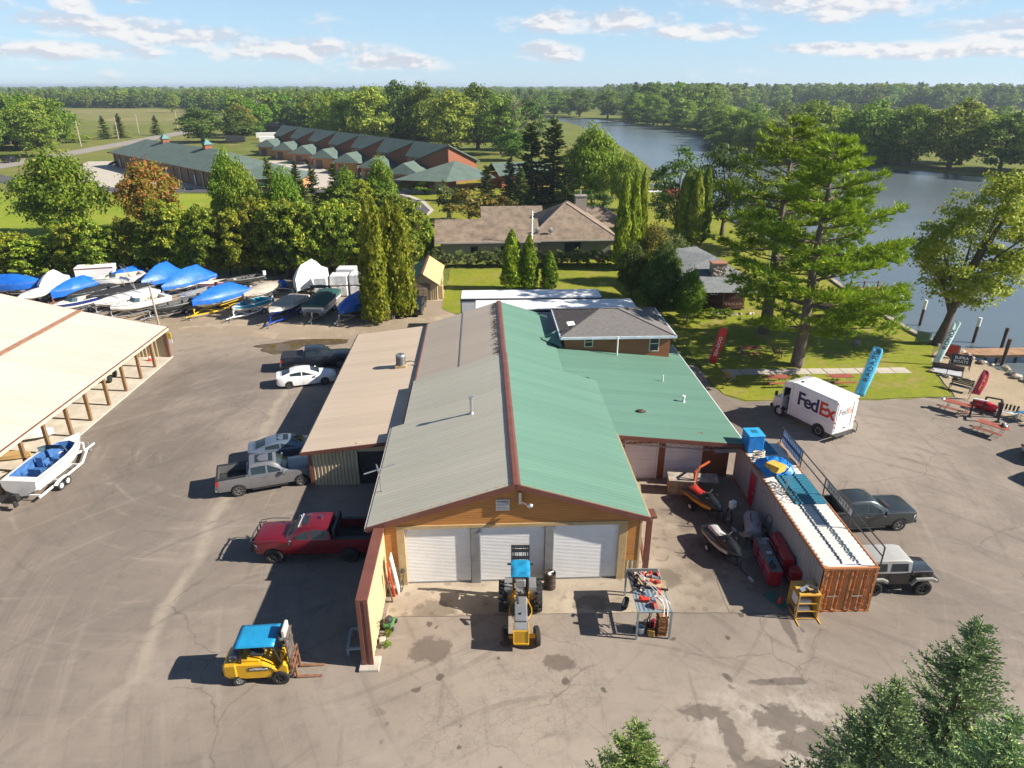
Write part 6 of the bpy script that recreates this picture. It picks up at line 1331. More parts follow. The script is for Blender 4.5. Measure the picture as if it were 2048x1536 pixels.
 if bimini:
  p=MB();x,b,zk,zc,zs=hull_ring(.35,L,B,H,z0);p.tube([(x-.2,-b,zs),(x-.1,-b*.9,zs+1.1),(x-.1,b*.9,zs+1.1),(x-.2,b,zs)],.03,6);p.tube([(x-.2,-b,zs),(x+.25,-b*.9,zs+1.0),(x+.25,b*.9,zs+1.0),(x-.2,b,zs)],.03,6);p.build('bimini_frame',GALV,o);p=MB();p.tube([(x+.08,-b*.92,zs+1.08),(x+.08,0,zs+1.14),(x+.08,b*.92,zs+1.08)],.14,7);p.build('bimini',bimini,o,smooth=50)
 if motor:
  p=MB();x=-L/2-.3;p.loft([[(x+a*.2,y*.16,z)for a,y in((-1,-1),(1,-1),(1,1),(-1,1))]for z in(z0+H*.8,z0+H+.45)]);p.build('outboard_cowl',mat('motor_black',(.03,.03,.032),rough=.3)if motor is True else motor,o,bevel=.06);p=MB();p.bb(x-.06,x+.08,-.05,.05,z0+.1,z0+H*.8);p.box((x-.05,0,z0+.15),(.35,.05,.1));p.build('outboard_leg',GREYM,o)
 if ropes:
  p=MB()
  for t in(.3,.5,.68):
   x,b,zk,zc,zs=hull_ring(t,L,B,H,z0);p.tube([(x,-b*1.02,zc),(x,-b*.9,zs+.1),(x,0,zs+.14),(x,b*.9,zs+.1),(x,b*1.02,zc)],.025,4)
  p.build('tie_strap',BLACK,o)
 if trailer:make_trailer(label,loc,rz,L,B,trailer_m or GALV,axles,z0)
 return o
TRN=[0]
def make_trailer(label,loc,rz,L,B,m,axles=1,z0=.55,fender=True):
 t=thing('boat_trailer','trailer under the '+' '.join(label.split()[:11]),'trailer',loc,rz,'boat trailers')
 p=MB();hw=B*.36
 for sy in(-1,1):p.bar((-L*.46,sy*hw,.42),(L*.25,sy*hw,.42),.08,.12);p.bar((L*.25,sy*hw,.42),(L*.56,0,.42),.08,.12);p.bar((-L*.4,sy*hw*.75,z0+.12),(L*.12,sy*hw*.75,z0+.10),.12,.05)
 for x in(-L*.42,-L*.12,L*.2):p.bar((x,-hw,.42),(x,hw,.42),.08,.1)
 p.bar((L*.5,0,.42),(L*.56+.75,0,.42),.09,.09);p.build('frame',m,t)
 p=MB();p.bar((L*.5,0,.42),(L*.51,0,1.0),.09);p.box((L*.5,0,1.0),(.14,.18,.14));p.build('winch_post',m,t)
 p=MB();p.cyl((L*.56+.35,.12,.12),(L*.56+.35,.12,.75),.03,n=6);p.cyl((L*.56+.35,.06,.1),(L*.56+.35,.18,.1),.1,n=10);p.build('jack',GALV,t)
 for a in range(axles):
  ax=-L*.14-a*.62+(axles-1)*.31
  for sy in(-1,1):wheel(t,ax,sy*(hw+.22),.29,.19,WHITE,5,.55)
 if fender:
  for sy in(-1,1):
   ax=-L*.14;ln=.38+.31*(axles-1);p=MB();p.grid([[(ax+ln*q,sy*(hw+.10),.50+.16*(1-abs(q)**4)),(ax+ln*q,sy*(hw+.36),.50+.16*(1-abs(q)**4))]for q in(-1,-.8,-.4,0,.4,.8,1)]);p.build('fender',m,t)
 return t
TEAL=mat('teal_gelcoat',(.015,.27,.36),rough=.3,coat=.4);NAVY=mat('navy_gelcoat',(.012,.03,.14),rough=.3,coat=.4);DKG=mat('dark_gelcoat',(.035,.04,.04),rough=.35,coat=.3);BLUEV=mat('blue_vinyl',(.05,.14,.34),rough=.5,var=.25,scale=4);YTR=mat('trailer_yellow',(.66,.44,.02),rough=.4);BTR=mat('trailer_blue',(.02,.06,.35),rough=.35);TGREEN=mat('green_gelcoat',(.012,.08,.075),rough=.35,coat=.3)
build_boat('blue-tarped boat at the left end of the boat yard',(-57.0,80.9,0),3,6.2,2.4,1.0,top='tarp',top_m=T_BLUE,ridge=1.0,drape=.7)
build_boat('white shrink-wrapped boat on a rusty stand, left part of the yard',(-53.3,81.4,0),-80,5.6,2.3,.9,top='tarp',top_m=T_WHITE,ridge=1.1,drape=.6,trailer_m=RUST)
build_boat('blue-tarped boat over a grey inflatable, third from the left',(-49.2,79.0,0),-108,6.0,2.3,1.0,hull_m=mat('grey_hypalon',(.22,.22,.22)),top='tarp',top_m=T_BLUE,ridge=.9,drape=.75,trailer_m=RUST)
build_boat('white cuddy boat with folded bimini behind the black-covered pontoon',(-45.9,82.6,0),-141,6.2,2.4,1.2,windshield=True,bimini=T_BLACK,seats=[(-1,.5,.6,.6,.35),(-1,-.5,.6,.6,.35)])
build_boat('boat under a taut black cover with silver frame arms',(-43.0,77.1,0),-128,7.0,2.5,1.0,hull_m=DKG,top='cover',top_m=T_BLACK,ridge=.3,drape=.25,bimini=GALV)
build_boat('white boat with dark straps just below the black-covered one',(-41.2,74.9,0),-124,6.8,2.3,.95,top='cover',top_m=T_WHITE,ridge=.12,drape=.2,ropes=True)
build_boat('white open runabout nearest the boat shed roof',(-38.8,73.0,0),-128,6.2,2.2,.95,windshield=True,seats=[(-1.2,.45,.6,.55,.3),(-1.2,-.45,.6,.55,.3),(-.2,.45,.5,.5,.3)])
build_boat('low dark fishing boat beside the light pole',(-35.0,72.6,0),-128,5.4,2.0,.7,hull_m=DKG,top='open',top_m=mat('grey_carpet',(.10,.10,.10)),seats=[(-.6,.3,.45,.45,.35),(.8,0,.35,.35,.4)],motor=True)
build_boat('blue-tarped peaked boat behind the light pole',(-41.0,83.0,0),-102,6.4,2.5,1.0,top='tarp',top_m=T_BLUE,ridge=1.5,drape=.5)
build_boat('long blue-tarped pontoon with bare white tube, tallest blue peak',(-37.2,81.6,0),-112,7.4,2.5,.9,top='tarp',top_m=T_BLUE,ridge=1.5,drape=.35)
build_boat('blue-tarped white boat on a bright yellow trailer',(-30.6,74.1,0),-119,6.8,2.5,1.1,z0=.7,top='tarp',top_m=T_BLUE,ridge=1.0,drape=.5,trailer_m=YTR,axles=2)
build_boat('grey aluminium fishing boat with white outboard by the cedars',(-31.3,83.2,0),-140,5.4,1.9,.7,hull_m=DKG,top='open',top_m=mat('grey_carpet',(.10,.10,.10)),seats=[(-.8,0,.4,.4,.5)],motor=GEL)
build_boat('red and white small boat among clutter behind the yellow trailer',(-33.8,82.0,0),-150,4.6,1.8,.6,side_m=mat('faded_red',(.35,.06,.05)),top='open',motor=False)
build_boat('teal and white jet boat on a white trailer',(-26.6,72.5,0),-120,4.9,2.1,.8,hull_m=GEL,side_m=TEAL,top='open',top_m=TEAL,windshield=True,seats=[(-.9,.4,.5,.5,.3),(-.9,-.4,.5,.5,.3)],trailer_m=WHITE)
build_boat('wakeboard boat with tower, blue hull and tan bow cover',(-22.6,71.6,0),-103,6.6,2.4,1.0,hull_m=NAVY,side_m=GEL,top='cover',top_m=T_TAN,ridge=.18,drape=.16,tower=True,trailer_m=BTR)
build_boat('boat under a bright blue cover right beside the tall cedar',(-15.3,71.8,0),-108,6.4,2.4,1.0,hull_m=NAVY,top='tarp',top_m=T_BLUE,ridge=.8,drape=.55)
build_boat('small dark green boat tucked beneath the tall cedar',(-13.2,72.6,0),-100,4.8,1.9,.8,hull_m=TGREEN,top='cover',top_m=T_GREEN,ridge=.15,drape=.15)
build_boat('big cabin boat wrapped in pale shrink-wrap behind the pontoon',(-22.8,82.0,0),-95,7.6,2.8,1.3,top='tarp',top_m=T_WHITE,ridge=1.55,peak=.7,drape=1.0,axles=2)
LB=build_boat('open white bowrider with blue seats on a tandem trailer beside the shed posts',(-28.0,38.2,0),86,5.9,2.3,1.05,z0=.62,top='open',top_m=BLUEV,windshield=True,seats=[(-1.2,0,.5,.9,.3),(-2.2,.5,.7,.6,.35),(.0,.55,.5,.5,.4),(.0,-.55,.5,.5,.4),(-.6,-.6,.4,.4,.3)],axles=2,trailer_m=WHITE,group='boats stored in the yard')
p=MB();p.bb(-2.9,-2.6,-.45,-.05,1.1,1.35);p.build('cooler',mat('peach_box',(.6,.36,.22)),LB,bevel=.03);p=MB();p.bb(-3.55,-3.25,-.2,.2,.65,1.05);p.bb(-3.7,-3.4,-.08,.08,.3,.7);p.build('stern_drive',PLASTIC,LB,bevel=.04)
build_boat('bare white hull turned bow-on between the blue tarps at the left',(-52.6,77.6,0),-100,5.2,2.0,.8,top='cover',top_m=T_WHITE,ridge=.2)
build_boat('low black-covered boat next to the grey inflatable',(-46.6,78.0,0),-118,5.6,2.1,.8,hull_m=DKG,top='cover',top_m=T_BLACK,ridge=.35)
build_boat('white runabout with blue stripe just behind the shed roof edge',(-46.0,73.6,0),-120,5.4,2.1,.85,side_m=NAVY,windshield=True)
build_boat('small blue-tarped boat squeezed against the cedars',(-46.4,85.6,0),-120,4.8,2.0,.8,top='tarp',top_m=T_BLUE,ridge=.7,drape=.5)
build_boat('silver jon boat between the tall blue peaks and the yellow trailer',(-34.4,77.6,0),-115,5.2,1.8,.6,hull_m=GALV,top='open',top_m=GREYM,motor=True)
build_boat('white covered boat behind the teal jet boat',(-27.4,78.0,0),-110,5.4,2.1,.85,top='cover',top_m=T_TAN,ridge=.3)
N=thing('pontoon_boat','pontoon boat under a dark green cover with folded bimini','boat',(-19.0,72.9,0),-95,'boats stored in the yard')
for sy in(-1,1):p=MB();p.tube([(-3.3,sy*.85,.75),(2.6,sy*.85,.75),(3.1,sy*.85,.85),(3.35,sy*.85,1.0)],[.3,.3,.25,.06],14);p.build('pontoon',GALV,N,smooth=50)
p=MB();p.bb(-3.3,3.2,-1.22,1.22,1.05,1.15);p.build('deck',GREYM,N);p=MB();p.bb(-3.1,3.0,-1.2,-1.14,1.15,1.75);p.bb(-3.1,3.0,1.14,1.2,1.15,1.75);p.bb(2.94,3.0,-1.2,1.2,1.15,1.75);p.build('fence_panel',GEL,N);p=MB();p.bb(-3.1,3.02,-1.215,-1.2,1.3,1.5);p.bb(-3.1,3.02,1.2,1.215,1.3,1.5);p.bb(3.0,3.02,-.9,.9,1.2,1.3);p.build('side_stripe',TGREEN,N)
p=MB();rows=[]
for i in range(13):
 x=-3.15+6.25*i/12;hgt=1.78+.22*sin(pi*min(1,(i+.5)/12.5))**.5;rows.append([(x,-1.25,1.55),(x,-1.22,1.78),(x,-.6,hgt+rnd.uniform(0,.05)),(x,0,hgt+.08),(x,.6,hgt+rnd.uniform(0,.05)),(x,1.22,1.78),(x,1.25,1.55)])
p.grid(rows);p.poly(rows[-1]);p.build('cover',T_GREEN,N,smooth=40)
p=MB();p.tube([(-.6,-1.15,1.7),(-.2,-1.1,2.9),(-.2,1.1,2.9),(-.6,1.15,1.7)],.035,6);p.build('bimini_frame',GALV,N);p=MB();p.tube([(-.2,-1.12,2.9),(-.15,0,3.0),(-.2,1.12,2.9)],.14,7);p.build('bimini',T_GREEN,N,smooth=50);make_trailer('pontoon boat under a dark green cover',(-19.0,72.9,0),-95,6.8,2.2,GALV,2)
for k,(x,y,z,sx,sy_,sz)in enumerate(((-20.4,79.2,0,1.5,1.8,1.25),(-20.4,79.2,1.26,1.5,1.8,1.2),(-18.4,79.9,0,2.0,1.8,1.25),(-18.4,79.9,1.26,2.0,1.8,1.3),(-16.2,80.1,0,1.9,1.8,1.25),(-16.2,80.1,1.26,1.9,1.8,1.35),(-18.0,82.4,0,2.2,1.8,2.75))):
 lb=['lower','upper'][k%2]+' white wrapped crate in the '+['first','second','third'][k//2]+' stack beside the shrink-wrapped cabin boat' if k<6 else 'tall white wrapped crate standing behind the other crate stacks'
 o=thing('wrapped_crate',lb,'crate',(x,y,z),rnd.uniform(-2,2),'white wrapped crates');p=MB();p.bb(-sx/2,sx/2,-sy_/2,sy_/2,.12,sz);p.build('wrap',T_WHITE,o,bevel=.06);p=MB()
 for q in(-.4,0,.4):p.bb(q*sx-.06,q*sx+.06,-sy_/2,sy_/2,0,.12)
 p.build('skid',WOODP,o)
o=thing('utility_trailer','low white enclosed trailer at the back of the boat yard','trailer',(-50.2,86.0,0),15);p=MB();p.bb(-2.2,2.2,-1,1,.6,2.3);p.build('box',WHITE,o,bevel=.03);p=MB();p.bb(-2.15,2.15,-1.01,-1.0,2.05,2.2);p.build('side_stripe',BROWN,o);wheel(o,0,1.1,.35,.2);wheel(o,0,-1.1,.35,.2)
o=thing('covered_barrel','blue-covered drum on a low cart between the boats and the cedars','drum',(-25.9,82.0,0),0);p=MB();p.bb(-.6,.6,-.5,.5,.3,.42);p.build('cart',WOODP,o);p=MB();p.lathe([(.5,.42),(.58,.7),(.5,1.15),(.2,1.35),(.02,1.38)],14);p.build('cover',T_BLUE,o,smooth=50);wheel(o,.4,.5,.2,.1);wheel(o,.4,-.5,.2,.1)
o=thing('flat_cart','flat wooden cart with lumber behind the boat row','cart',(-28.0,81.6,0),20);p=MB();p.bb(-1,1,-.5,.5,.4,.5);p.build('bed',WOODP,o);p=MB();p.box((.1,0,.62),(1.6,.3,.2),rz=.2);p.build('lumber',mat('fresh_wood',(.45,.33,.2)),o);wheel(o,.6,.55,.22,.1);wheel(o,.6,-.55,.22,.1)
o=thing('light_pole','yard light on a grey pole at the back of the boat shed','pole',(-34.8,68.2,0),0);p=MB();p.tube([(0,0,0),(-.15,0,4.8)],[.11,.08],8);p.build('pole',mat('pole_grey',(.33,.29,.24)),o);p=MB();p.bar((-.15,0,4.7),(.3,-.1,4.9),.06);p.ell((.35,-.1,4.9),(.2,.12,.08),8,5);p.build('lamp_head',GREYM,o)
o=thing('traffic_cone','orange cone inside the far corner of the boat shed','cone',(-31.4,58.6,.1),0);p=MB();p.bb(-.18,.18,-.18,.18,0,.04);p.build('base',ORG,o);p=MB();p.lathe([(.14,.04),(.03,.6)],12);p.build('cone',ORG,o);p=MB();p.lathe([(.105,.26),(.075,.42)],12);p.build('band',WHITE,o);o=None
o=thing('quad_bike','dark quad bike parked inside the boat shed','quad bike',(-33.0,54.2,.1),100)
p=MB();p.bb(-.8,.8,-.25,.25,.5,.85);p.build('body',mat('quad_black',(.03,.03,.03)),o,bevel=.08);p=MB();p.bb(-.6,.1,-.18,.18,.85,1.0);p.build('seat',BLACK,o,bevel=.05);p=MB();p.tube([(.45,-.4,1.1),(.5,0,1.05),(.45,.4,1.1)],.025);p.build('handlebar',BLACK,o);p=MB();p.bb(.5,1.0,-.35,.35,.85,.9);p.bb(-1.0,-.6,-.35,.35,.85,.9);p.build('rack',GALV,o)
for x in(.65,-.65):
 for y in(-.45,.45):wheel(o,x,y,.3,.24,BLACK,5,.5)
o=thing('rowing_shell','tan canoe hull lying on the boat shed floor','canoe',(-33.4,40.6,.1),8);p=MB();p.loft([[(x,y*w_,z*h_)for y,z in((-1,1),(-.8,.3),(0,0),(.8,.3),(1,1))]for x,w_,h_ in((-2.2,.05,.45),(-1.2,.36,.42),(0,.42,.40),(1.2,.36,.42),(2.2,.05,.45))]);p.build('hull',mat('canoe_tan',(.45,.30,.12)),o,smooth=40)
o=thing('jet_ski','white jet ski with dark seat standing inside the boat shed','jet ski',(-32.6,43.4,.1),20);p=MB();p.loft([[(x,y*w_,.25+z*h_)for y,z in((-1,.8),(-.7,.1),(0,0),(.7,.1),(1,.8),(.4,1),(-.4,1))]for x,w_,h_ in((-1.3,.5,.5),(-.4,.55,.55),(.6,.5,.6),(1.3,.1,.5))]);p.build('hull',GEL,o,smooth=40);p=MB();p.bb(-1.0,.1,-.2,.2,.8,1.05);p.build('seat',BLACK,o,bevel=.06);p=MB();p.tube([(.2,-.35,1.15),(.3,0,1.1),(.2,.35,1.15)],.03);p.build('handlebar',BLACK,o)
CT=thing('shipping_container','forty-foot container with rust-orange doors and pale ribbed roof','container',(15.10,25.05,0),0)
CS=mat('container_grey',(.36,.36,.35),rough=.5,var=.08,scale=.8,dirt=.2,dcol=(.2,.15,.1));CO=mat('container_orange',(.43,.165,.055),rough=.55,var=.14,scale=1.5,dirt=.18,dcol=(.30,.11,.04));CRF=mat('container_roof',(.60,.585,.55),rough=.55,var=.08,dirt=.3,dcol=(.42,.30,.2))
W_,L_,H2=2.55,12.2,2.6
w=MB();rib_wall(w,(0,0,.15),(0,1,0),L_,0,H2-.3,(-1,0,0),.28,.035);w.build('side_panel',CS,CT);w=MB();rib_wall(w,(W_,0,.15),(0,1,0),L_,0,H2-.3,(1,0,0),.28,.035);w.build('side_panel',CS,CT)
w=MB();w.bb(0,W_,.06,L_,.12,.2);w.bb(0,W_,L_-.1,L_,.1,H2-.1);w.build('frame',CS,CT)
y=.1
while y<L_-.3:
 p=MB();p.add([(0,y,H2-.05),(W_,y,H2-.05),(W_,y+.3,H2-.05),(0,y+.3,H2-.05),(.12,y+.06,H2-.02),(W_-.12,y+.06,H2-.02),(W_-.12,y+.22,H2-.02),(.12,y+.22,H2-.02)],[(0,1,5,4),(1,2,6,5),(2,3,7,6),(3,0,4,7),(4,5,6,7)]);p.build('roof_rib',CRF,CT);y+=.3
p=MB()
for x in(0,W_-.12):p.bb(x,x+.12,.0,.12,0,H2)
for z_ in(0,H2-.12):p.bb(0,W_,0,.12,z_,z_+.12)
p.bb(-.03,.05,0,L_,H2-.12,H2);p.bb(W_-.05,W_+.03,0,L_,H2-.12,H2);p.bb(-.03,.05,0,L_,.02,.16);p.build('frame',CO,CT,bevel=.01)
for k in range(2):
 x0=.13+k*1.15;p=MB()
 xs=[0,.12,.17,.36,.41,.62,.67,.86,.91,1.13];off=[0,0,.04,.04,0,0,.04,.04,0,0]
 p.grid([[(x0+x,.03+o_,.13),(x0+x,.03+o_,H2-.13)]for x,o_ in zip(xs,off)]);dr=p.build('door',CO,CT)
 for x in(x0+.25,x0+.78):
  q=MB();q.cyl((x,-.02,.08),(x,-.02,H2-.08),.022,n=8);q.build('lock_rod',CO,dr)
  for z_ in(.5,1.3,2.1):q=MB();q.bb(x-.07,x+.07,-.01,.03,z_-.04,z_+.04);q.build('bracket',CO,dr)
 q=MB();q.box((x0+.5,-.035,1.0),(.5,.03,.05));q.build('handle',GALV,dr)
 for z_ in(.4,1.0,1.6,2.2):q=MB();q.bb(x0+(-.03 if k==0 else 1.1),x0+(.05 if k==0 else 1.18),-.02,.03,z_-.06,z_+.06);q.build('hinge',CO,dr)
for x in(0,W_-.17):
 for z_ in(0,H2-.12):p=MB();p.bb(x-.01,x+.18,-.015,.18,z_-.002,z_+.122);p.build('corner_casting',CO,CT)
p=MB();p.bb(-.06,-.036,8.6,9.4,.15,2.15);dd=p.build('side_door',mat('door_red',(.45,.01,.05),rough=.45),CT);q=MB();q.bb(-.09,-.06,8.7,8.76,1.0,1.1);q.build('handle',GALV,dd);q=MB();q.bb(-.065,-.04,8.52,8.6,.12,2.22);q.bb(-.065,-.04,9.4,9.48,.12,2.22);q.bb(-.065,-.04,8.52,9.48,2.15,2.22);q.build('door_frame',GALV,dd)
p=MB()
for i in range(40):p.bb(.02,.09,.4+i*.29,.47+i*.29,H2+.001,H2+.02)
o=p.build('rivets',mat('rivet_dark',(.1,.08,.06)),CT);o['kind']='stuff'
for x in(1.0,1.62):
 o=thing('roof_rope','dark teal rope laid in small waves along the container roof, '+('nearer the railing' if x>1.3 else 'nearer the yard side'),'rope',(15.10+x,25.05,H2-.015),0,'ropes on the container roof');p=MB();p.tube([(.04*(1 if i%2 else-1),.5+i*.11,.02)for i in range(84)],.022,4);p.build('rope',mat('teal_rope',(.02,.09,.11)),o)
SHEET=mat('teal_sheet',(.028,.15,.22),rough=.4,var=.15,stretch=(.4,4,1))
o=thing('roof_sheet','large teal metal sheet lying across the middle of the container roof','sheet',(15.9,30.3,H2),0,'sheets on the container roof');p=MB();rib_wall(p,(0,0,0),(0,1,0),3.1,0,0,(0,0,1),.3,.02);p.v=[];p.f=[];p.m=[];p.grid([[(0,y_,.02+(.03 if int(y_/.13)%2 else 0)),(1.72,y_,.02+(.03 if int(y_/.13)%2 else 0))]for y_ in np.arange(0,3.1,.13)]);p.build('corrugated_sheet',SHEET,o)
o=thing('roof_sheet','smaller teal metal sheet at the far end of the container roof','sheet',(15.7,35.6,H2),3,'sheets on the container roof');p=MB();p.grid([[(0,y_,.02+(.03 if int(y_/.13)%2 else 0)),(1.3,y_,.02+(.03 if int(y_/.13)%2 else 0))]for y_ in np.arange(0,1.7,.13)]);p.build('corrugated_sheet',SHEET,o)
o=thing('tarped_crate','tall crate wrapped in blue tarp at the far corner of the container roof','crate',(15.65,36.4,H2),2);p=MB();p.bb(-.5,.5,-.55,.55,0,1.15);p.build('tarp',tarpm('bright_blue',(.01,.20,.58)),o,bevel=.06);p=MB();p.bb(-.52,.52,-.57,.57,1.08,1.17);p.build('lid',tarpm('light_blue',(.03,.33,.66)),o,bevel=.03);p=MB();p.bb(-.15,.2,-.15,.2,1.17,1.19);p.build('patch',SHEET,o)
o=thing('tarp_bundle','crumpled blue tarp half covering yellow boards on the container roof','tarp',(16.15,34.0,H2),8);p=MB()
rr=random.Random(5);p.grid([[(-.95+1.9*i/12,-.85+1.7*j/10,max(.03,.55*(1-((i-6)/6.2)**4)*(1-((j-5)/5.2)**4)+rr.uniform(-.10,.10)))for j in range(11)]for i in range(13)]);p.build('tarp',tarpm('crumple_blue',(.012,.19,.55),.35),o,smooth=45)
for k in range(5):q=MB();q.box((-.35+.02*k,-.55,.32+k*.075),(.62,.95,.065),rz=.25+.02*k,rx=-.12);q.build('board',mat('yellow_foam',(.68,.46,.07),rough=.6),o)
o=thing('hose_coil','cream hose coil between the two blue tarps on the container','hose',(15.6,35.15,H2),0);p=MB();p.tube([(.33*cos(a*.5),.2*sin(a*.5),.06+.012*a)for a in range(40)],.045,5);p.build('coil',mat('cream_hose',(.6,.5,.36)),o)
o=thing('cable_tangle','black cable tangle spilling over the container roof edge','cable',(15.25,31.0,H2),0);p=MB();rr=random.Random(8)
for k in range(6):c_=(rr.uniform(-.1,.7),rr.uniform(-.8,1.2));p.tube([(c_[0]+.35*cos(a*.7+k)+rr.uniform(-.08,.08),c_[1]+.3*sin(a*.7+k)+rr.uniform(-.08,.08),.05+rr.uniform(0,.08))for a in range(12)],.018,4)
p.tube([(.0,1.0,.05),(-.12,1.1,.02),(-.14,1.2,-.5),(-.15,1.5,-.7),(-.14,1.9,-.3),(-.1,2.0,.03)],.018,4);p.build('cable',BLACK,o);p=MB();p.bb(.45,.51,.3,.36,0,1.0);p.build('stub_post',GALV,o)
RL=thing('roof_railing','black steel railing with banners along the container roof edge','railing',(17.6,25.05,H2),0)
for y_ in(.1,3.1,6.1,9.1,12.1):p=MB();p.bar((.12,y_,-.1),(.12,y_,1.08),.05);p.build('post',DARKM,RL)
for z_ in(.55,1.06):p=MB();p.bar((.12,.1,z_),(.12,12.1,z_),.05);p.build('rail',DARKM,RL)
def wavy(x,y0,y1,z0,z1,m,nm='banner'):p=MB();p.grid([[(x+.02*sin(i*1.1),y0+(y1-y0)*i/12,z0-.02*sin(i)),(x+.02*sin(i*1.1+.5),y0+(y1-y0)*i/12,z1-.03*abs(sin(i*.6)))]for i in range(13)]);return p.build(nm,m,RL)
bn=wavy(.16,9.3,12.0,.08,1.02,mat('banner_blue',(.20,.33,.52),rough=.6,var=.3,scale=2));bn2=wavy(.16,3.2,6.0,.56,1.02,mat('banner_white',(.68,.66,.62),rough=.6))
for k in range(9):
 q=MB();q.bb(.135,.14,3.5+k*.26,3.66+k*.26,.66+.05*(k%2),.92);q.build('print_mark',mat('banner_print',(.25,.19,.14)),bn2)
 q=MB();q.bb(.135,.14,9.5+k*.26,9.64+k*.26,.62,.88);q.build('print_mark',WHITE,bn);q=MB();q.bb(.135,.14,9.5+k*.26,9.66+k*.26,.2,.40);q.build('print_mark',WHITE,bn)
def jetski(label,loc,rz,cA,cB,cS,sp):
 o=thing('jet_ski',label,'jet ski',loc,rz,'jet skis beside the container');z0=.42
 sec=[(-1.45,.48,.10,.42),(-1.1,.56,.02,.46),(-.3,.58,0,.50),(.5,.54,.02,.56),(1.1,.40,.12,.60),(1.5,.2,.3,.60),(1.62,.05,.42,.56)]
 p=MB();p.loft([[(x,y*w_,z0+zb+(zt-zb)*z)for y,z in((-1,.75),(-.85,.25),(0,0),(.85,.25),(1,.75),(.92,1),(-.92,1))]for x,w_,zb,zt in sec]);p.build('hull',cA,o,smooth=40)
 p=MB();p.loft([[(x,y*w_,z0+zt-.03+h_*z)for y,z in((-1,0),(-.7,.7),(-.3,1),(.3,1),(.7,.7),(1,0))]for(x,w_,h_,zt)in((-.2,.38,.12,.50),(.2,.42,.34,.54),(.6,.40,.36,.56),(1.1,.30,.20,.60),(1.5,.12,.06,.60))]);p.build('bow_cowl',cB,o,smooth=45)
 p=MB();p.loft([[(x,y*.21,z0+z1*z+.44)for y,z in((-1.1,0),(-.9,.8),(0,1),(.9,.8),(1.1,0))]for x,z1 in((-1.15,.16),(-.9,.34),(-.45,.26),(-.1,.34),(.15,.2))]);p.build('seat',cS,o,smooth=45)
 p=MB();p.tube([(.2,-.36,z0+1.02),(.35,-.1,z0+.98),(.35,.1,z0+.98),(.2,.36,z0+1.02)],.028,6);p.bar((.35,0,z0+.8),(.35,0,z0+1.0),.08);p.build('handlebar',PLASTIC,o);p=MB();p.box((.55,0,z0+.96),(.22,.2,.05),ry=-.5);p.build('display',cB,o)
 for sy in(-1,1):
  p=MB();p.ell((.62,sy*.36,z0+.86),(.09,.05,.06),7,5);p.build('mirror',PLASTIC,o)
  p=MB();p.grid([[(x,sy*(w_*.96+.012),z0+a_),(x,sy*(w_*.99+.012),z0+b_)]for x,w_,a_,b_ in((-1.2,.55,.22,.34),(-.3,.585,.2,.38),(.5,.545,.24,.46),(1.1,.40,.34,.52))]);p.build('side_graphic',sp,o)
 p=MB();p.bb(-1.5,-1.2,-.42,.42,z0+.36,z0+.42);p.build('swim_deck',PLASTIC,o,bevel=.03)
 t=thing('jet_ski_trailer','single trailer under the '+' '.join(label.split()[:6]),'trailer',loc,rz,'jet ski trailers');p=MB()
 for sy in(-1,1):p.bar((-1.2,sy*.35,.32),(.9,sy*.35,.32),.07);p.bar((.9,sy*.35,.32),(1.6,0,.32),.07);p.bar((-1.1,sy*.22,.42),(.8,sy*.22,.42),.1,.05)
 p.bar((-.3,-.6,.3),(-.3,.6,.3),.07);p.bar((1.5,0,.32),(2.75,0,.36),.08);p.build('frame',DARKM,t);p=MB();p.bar((1.75,0,.3),(1.75,0,.85),.07);p.build('winch_post',DARKM,t);p=MB();p.bar((2.55,0,.36),(2.9,0,.36),.11);p.build('coupler',GALV,t)
 for sy in(-1,1):wheel(t,-.3,sy*.66,.25,.15,WHITE,5,.5)
YS=paint('ski_yellow',(.62,.30,.012),0);RS=paint('ski_red',(.52,.03,.02),0);KS=mat('ski_black',(.014,.014,.016),rough=.3,var=.05);GS=mat('ski_seat_grey',(.48,.46,.44),rough=.6)
jetski('yellow and black jet ski with red centre near the orange hoist',(12.15,33.75,0),-68,KS,KS,RS,YS)
jetski('black jet ski with pale grey seat nearest the container',(12.0,29.7,0),-76,KS,KS,GS,GS)
o=thing('engine_hoist','orange engine hoist arm beside the concrete block','hoist',(12.0,35.3,0),35);HO=mat('hoist_orange',(.48,.10,.03),rough=.5,var=.15)
p=MB();p.bar((0,0,0),(0,0,1.7),.12);p.bar((0,0,.4),(.35,0,.9),.07);p.build('mast',HO,o);p=MB();p.bar((0,0,1.65),(.3,0,1.85),.09);p.bar((.3,0,1.85),(1.25,0,1.95),.09);p.build('boom',HO,o);p=MB();p.bar((-.3,-.5,.08),(.9,-.4,.08),.1);p.bar((-.3,.5,.08),(.9,.4,.08),.1);p.bar((-.1,-.5,.08),(-.1,.5,.08),.1);p.build('base',HO,o);p=MB();p.cyl((.05,0,.8),(.35,0,1.75),.05);p.build('ram',GALV,o)
o=thing('wooden_crate','big weathered plywood crate with flat lid before the wing doors','crate',(11.3,35.75,0),-8);PLY=mat('weathered_plywood',(.34,.25,.15),rough=.85,var=.3,scale=4,dirt=.4,dcol=(.45,.38,.28));p=MB();p.bb(-.75,.75,-.5,.5,.05,1.0);p.build('box',PLY,o,bevel=.02);p=MB();p.bb(-.78,.78,-.53,.53,1.0,1.06);p.build('lid',mat('grey_plywood',(.33,.29,.24),rough=.9,var=.3,scale=3),o);p=MB();p.box((1.6,.3,.9),(1.3,.8,.05),rx=.2);p.build('loose_board',mat('grey_plywood',(.33,.29,.24),rough=.9,var=.3,scale=3),o)
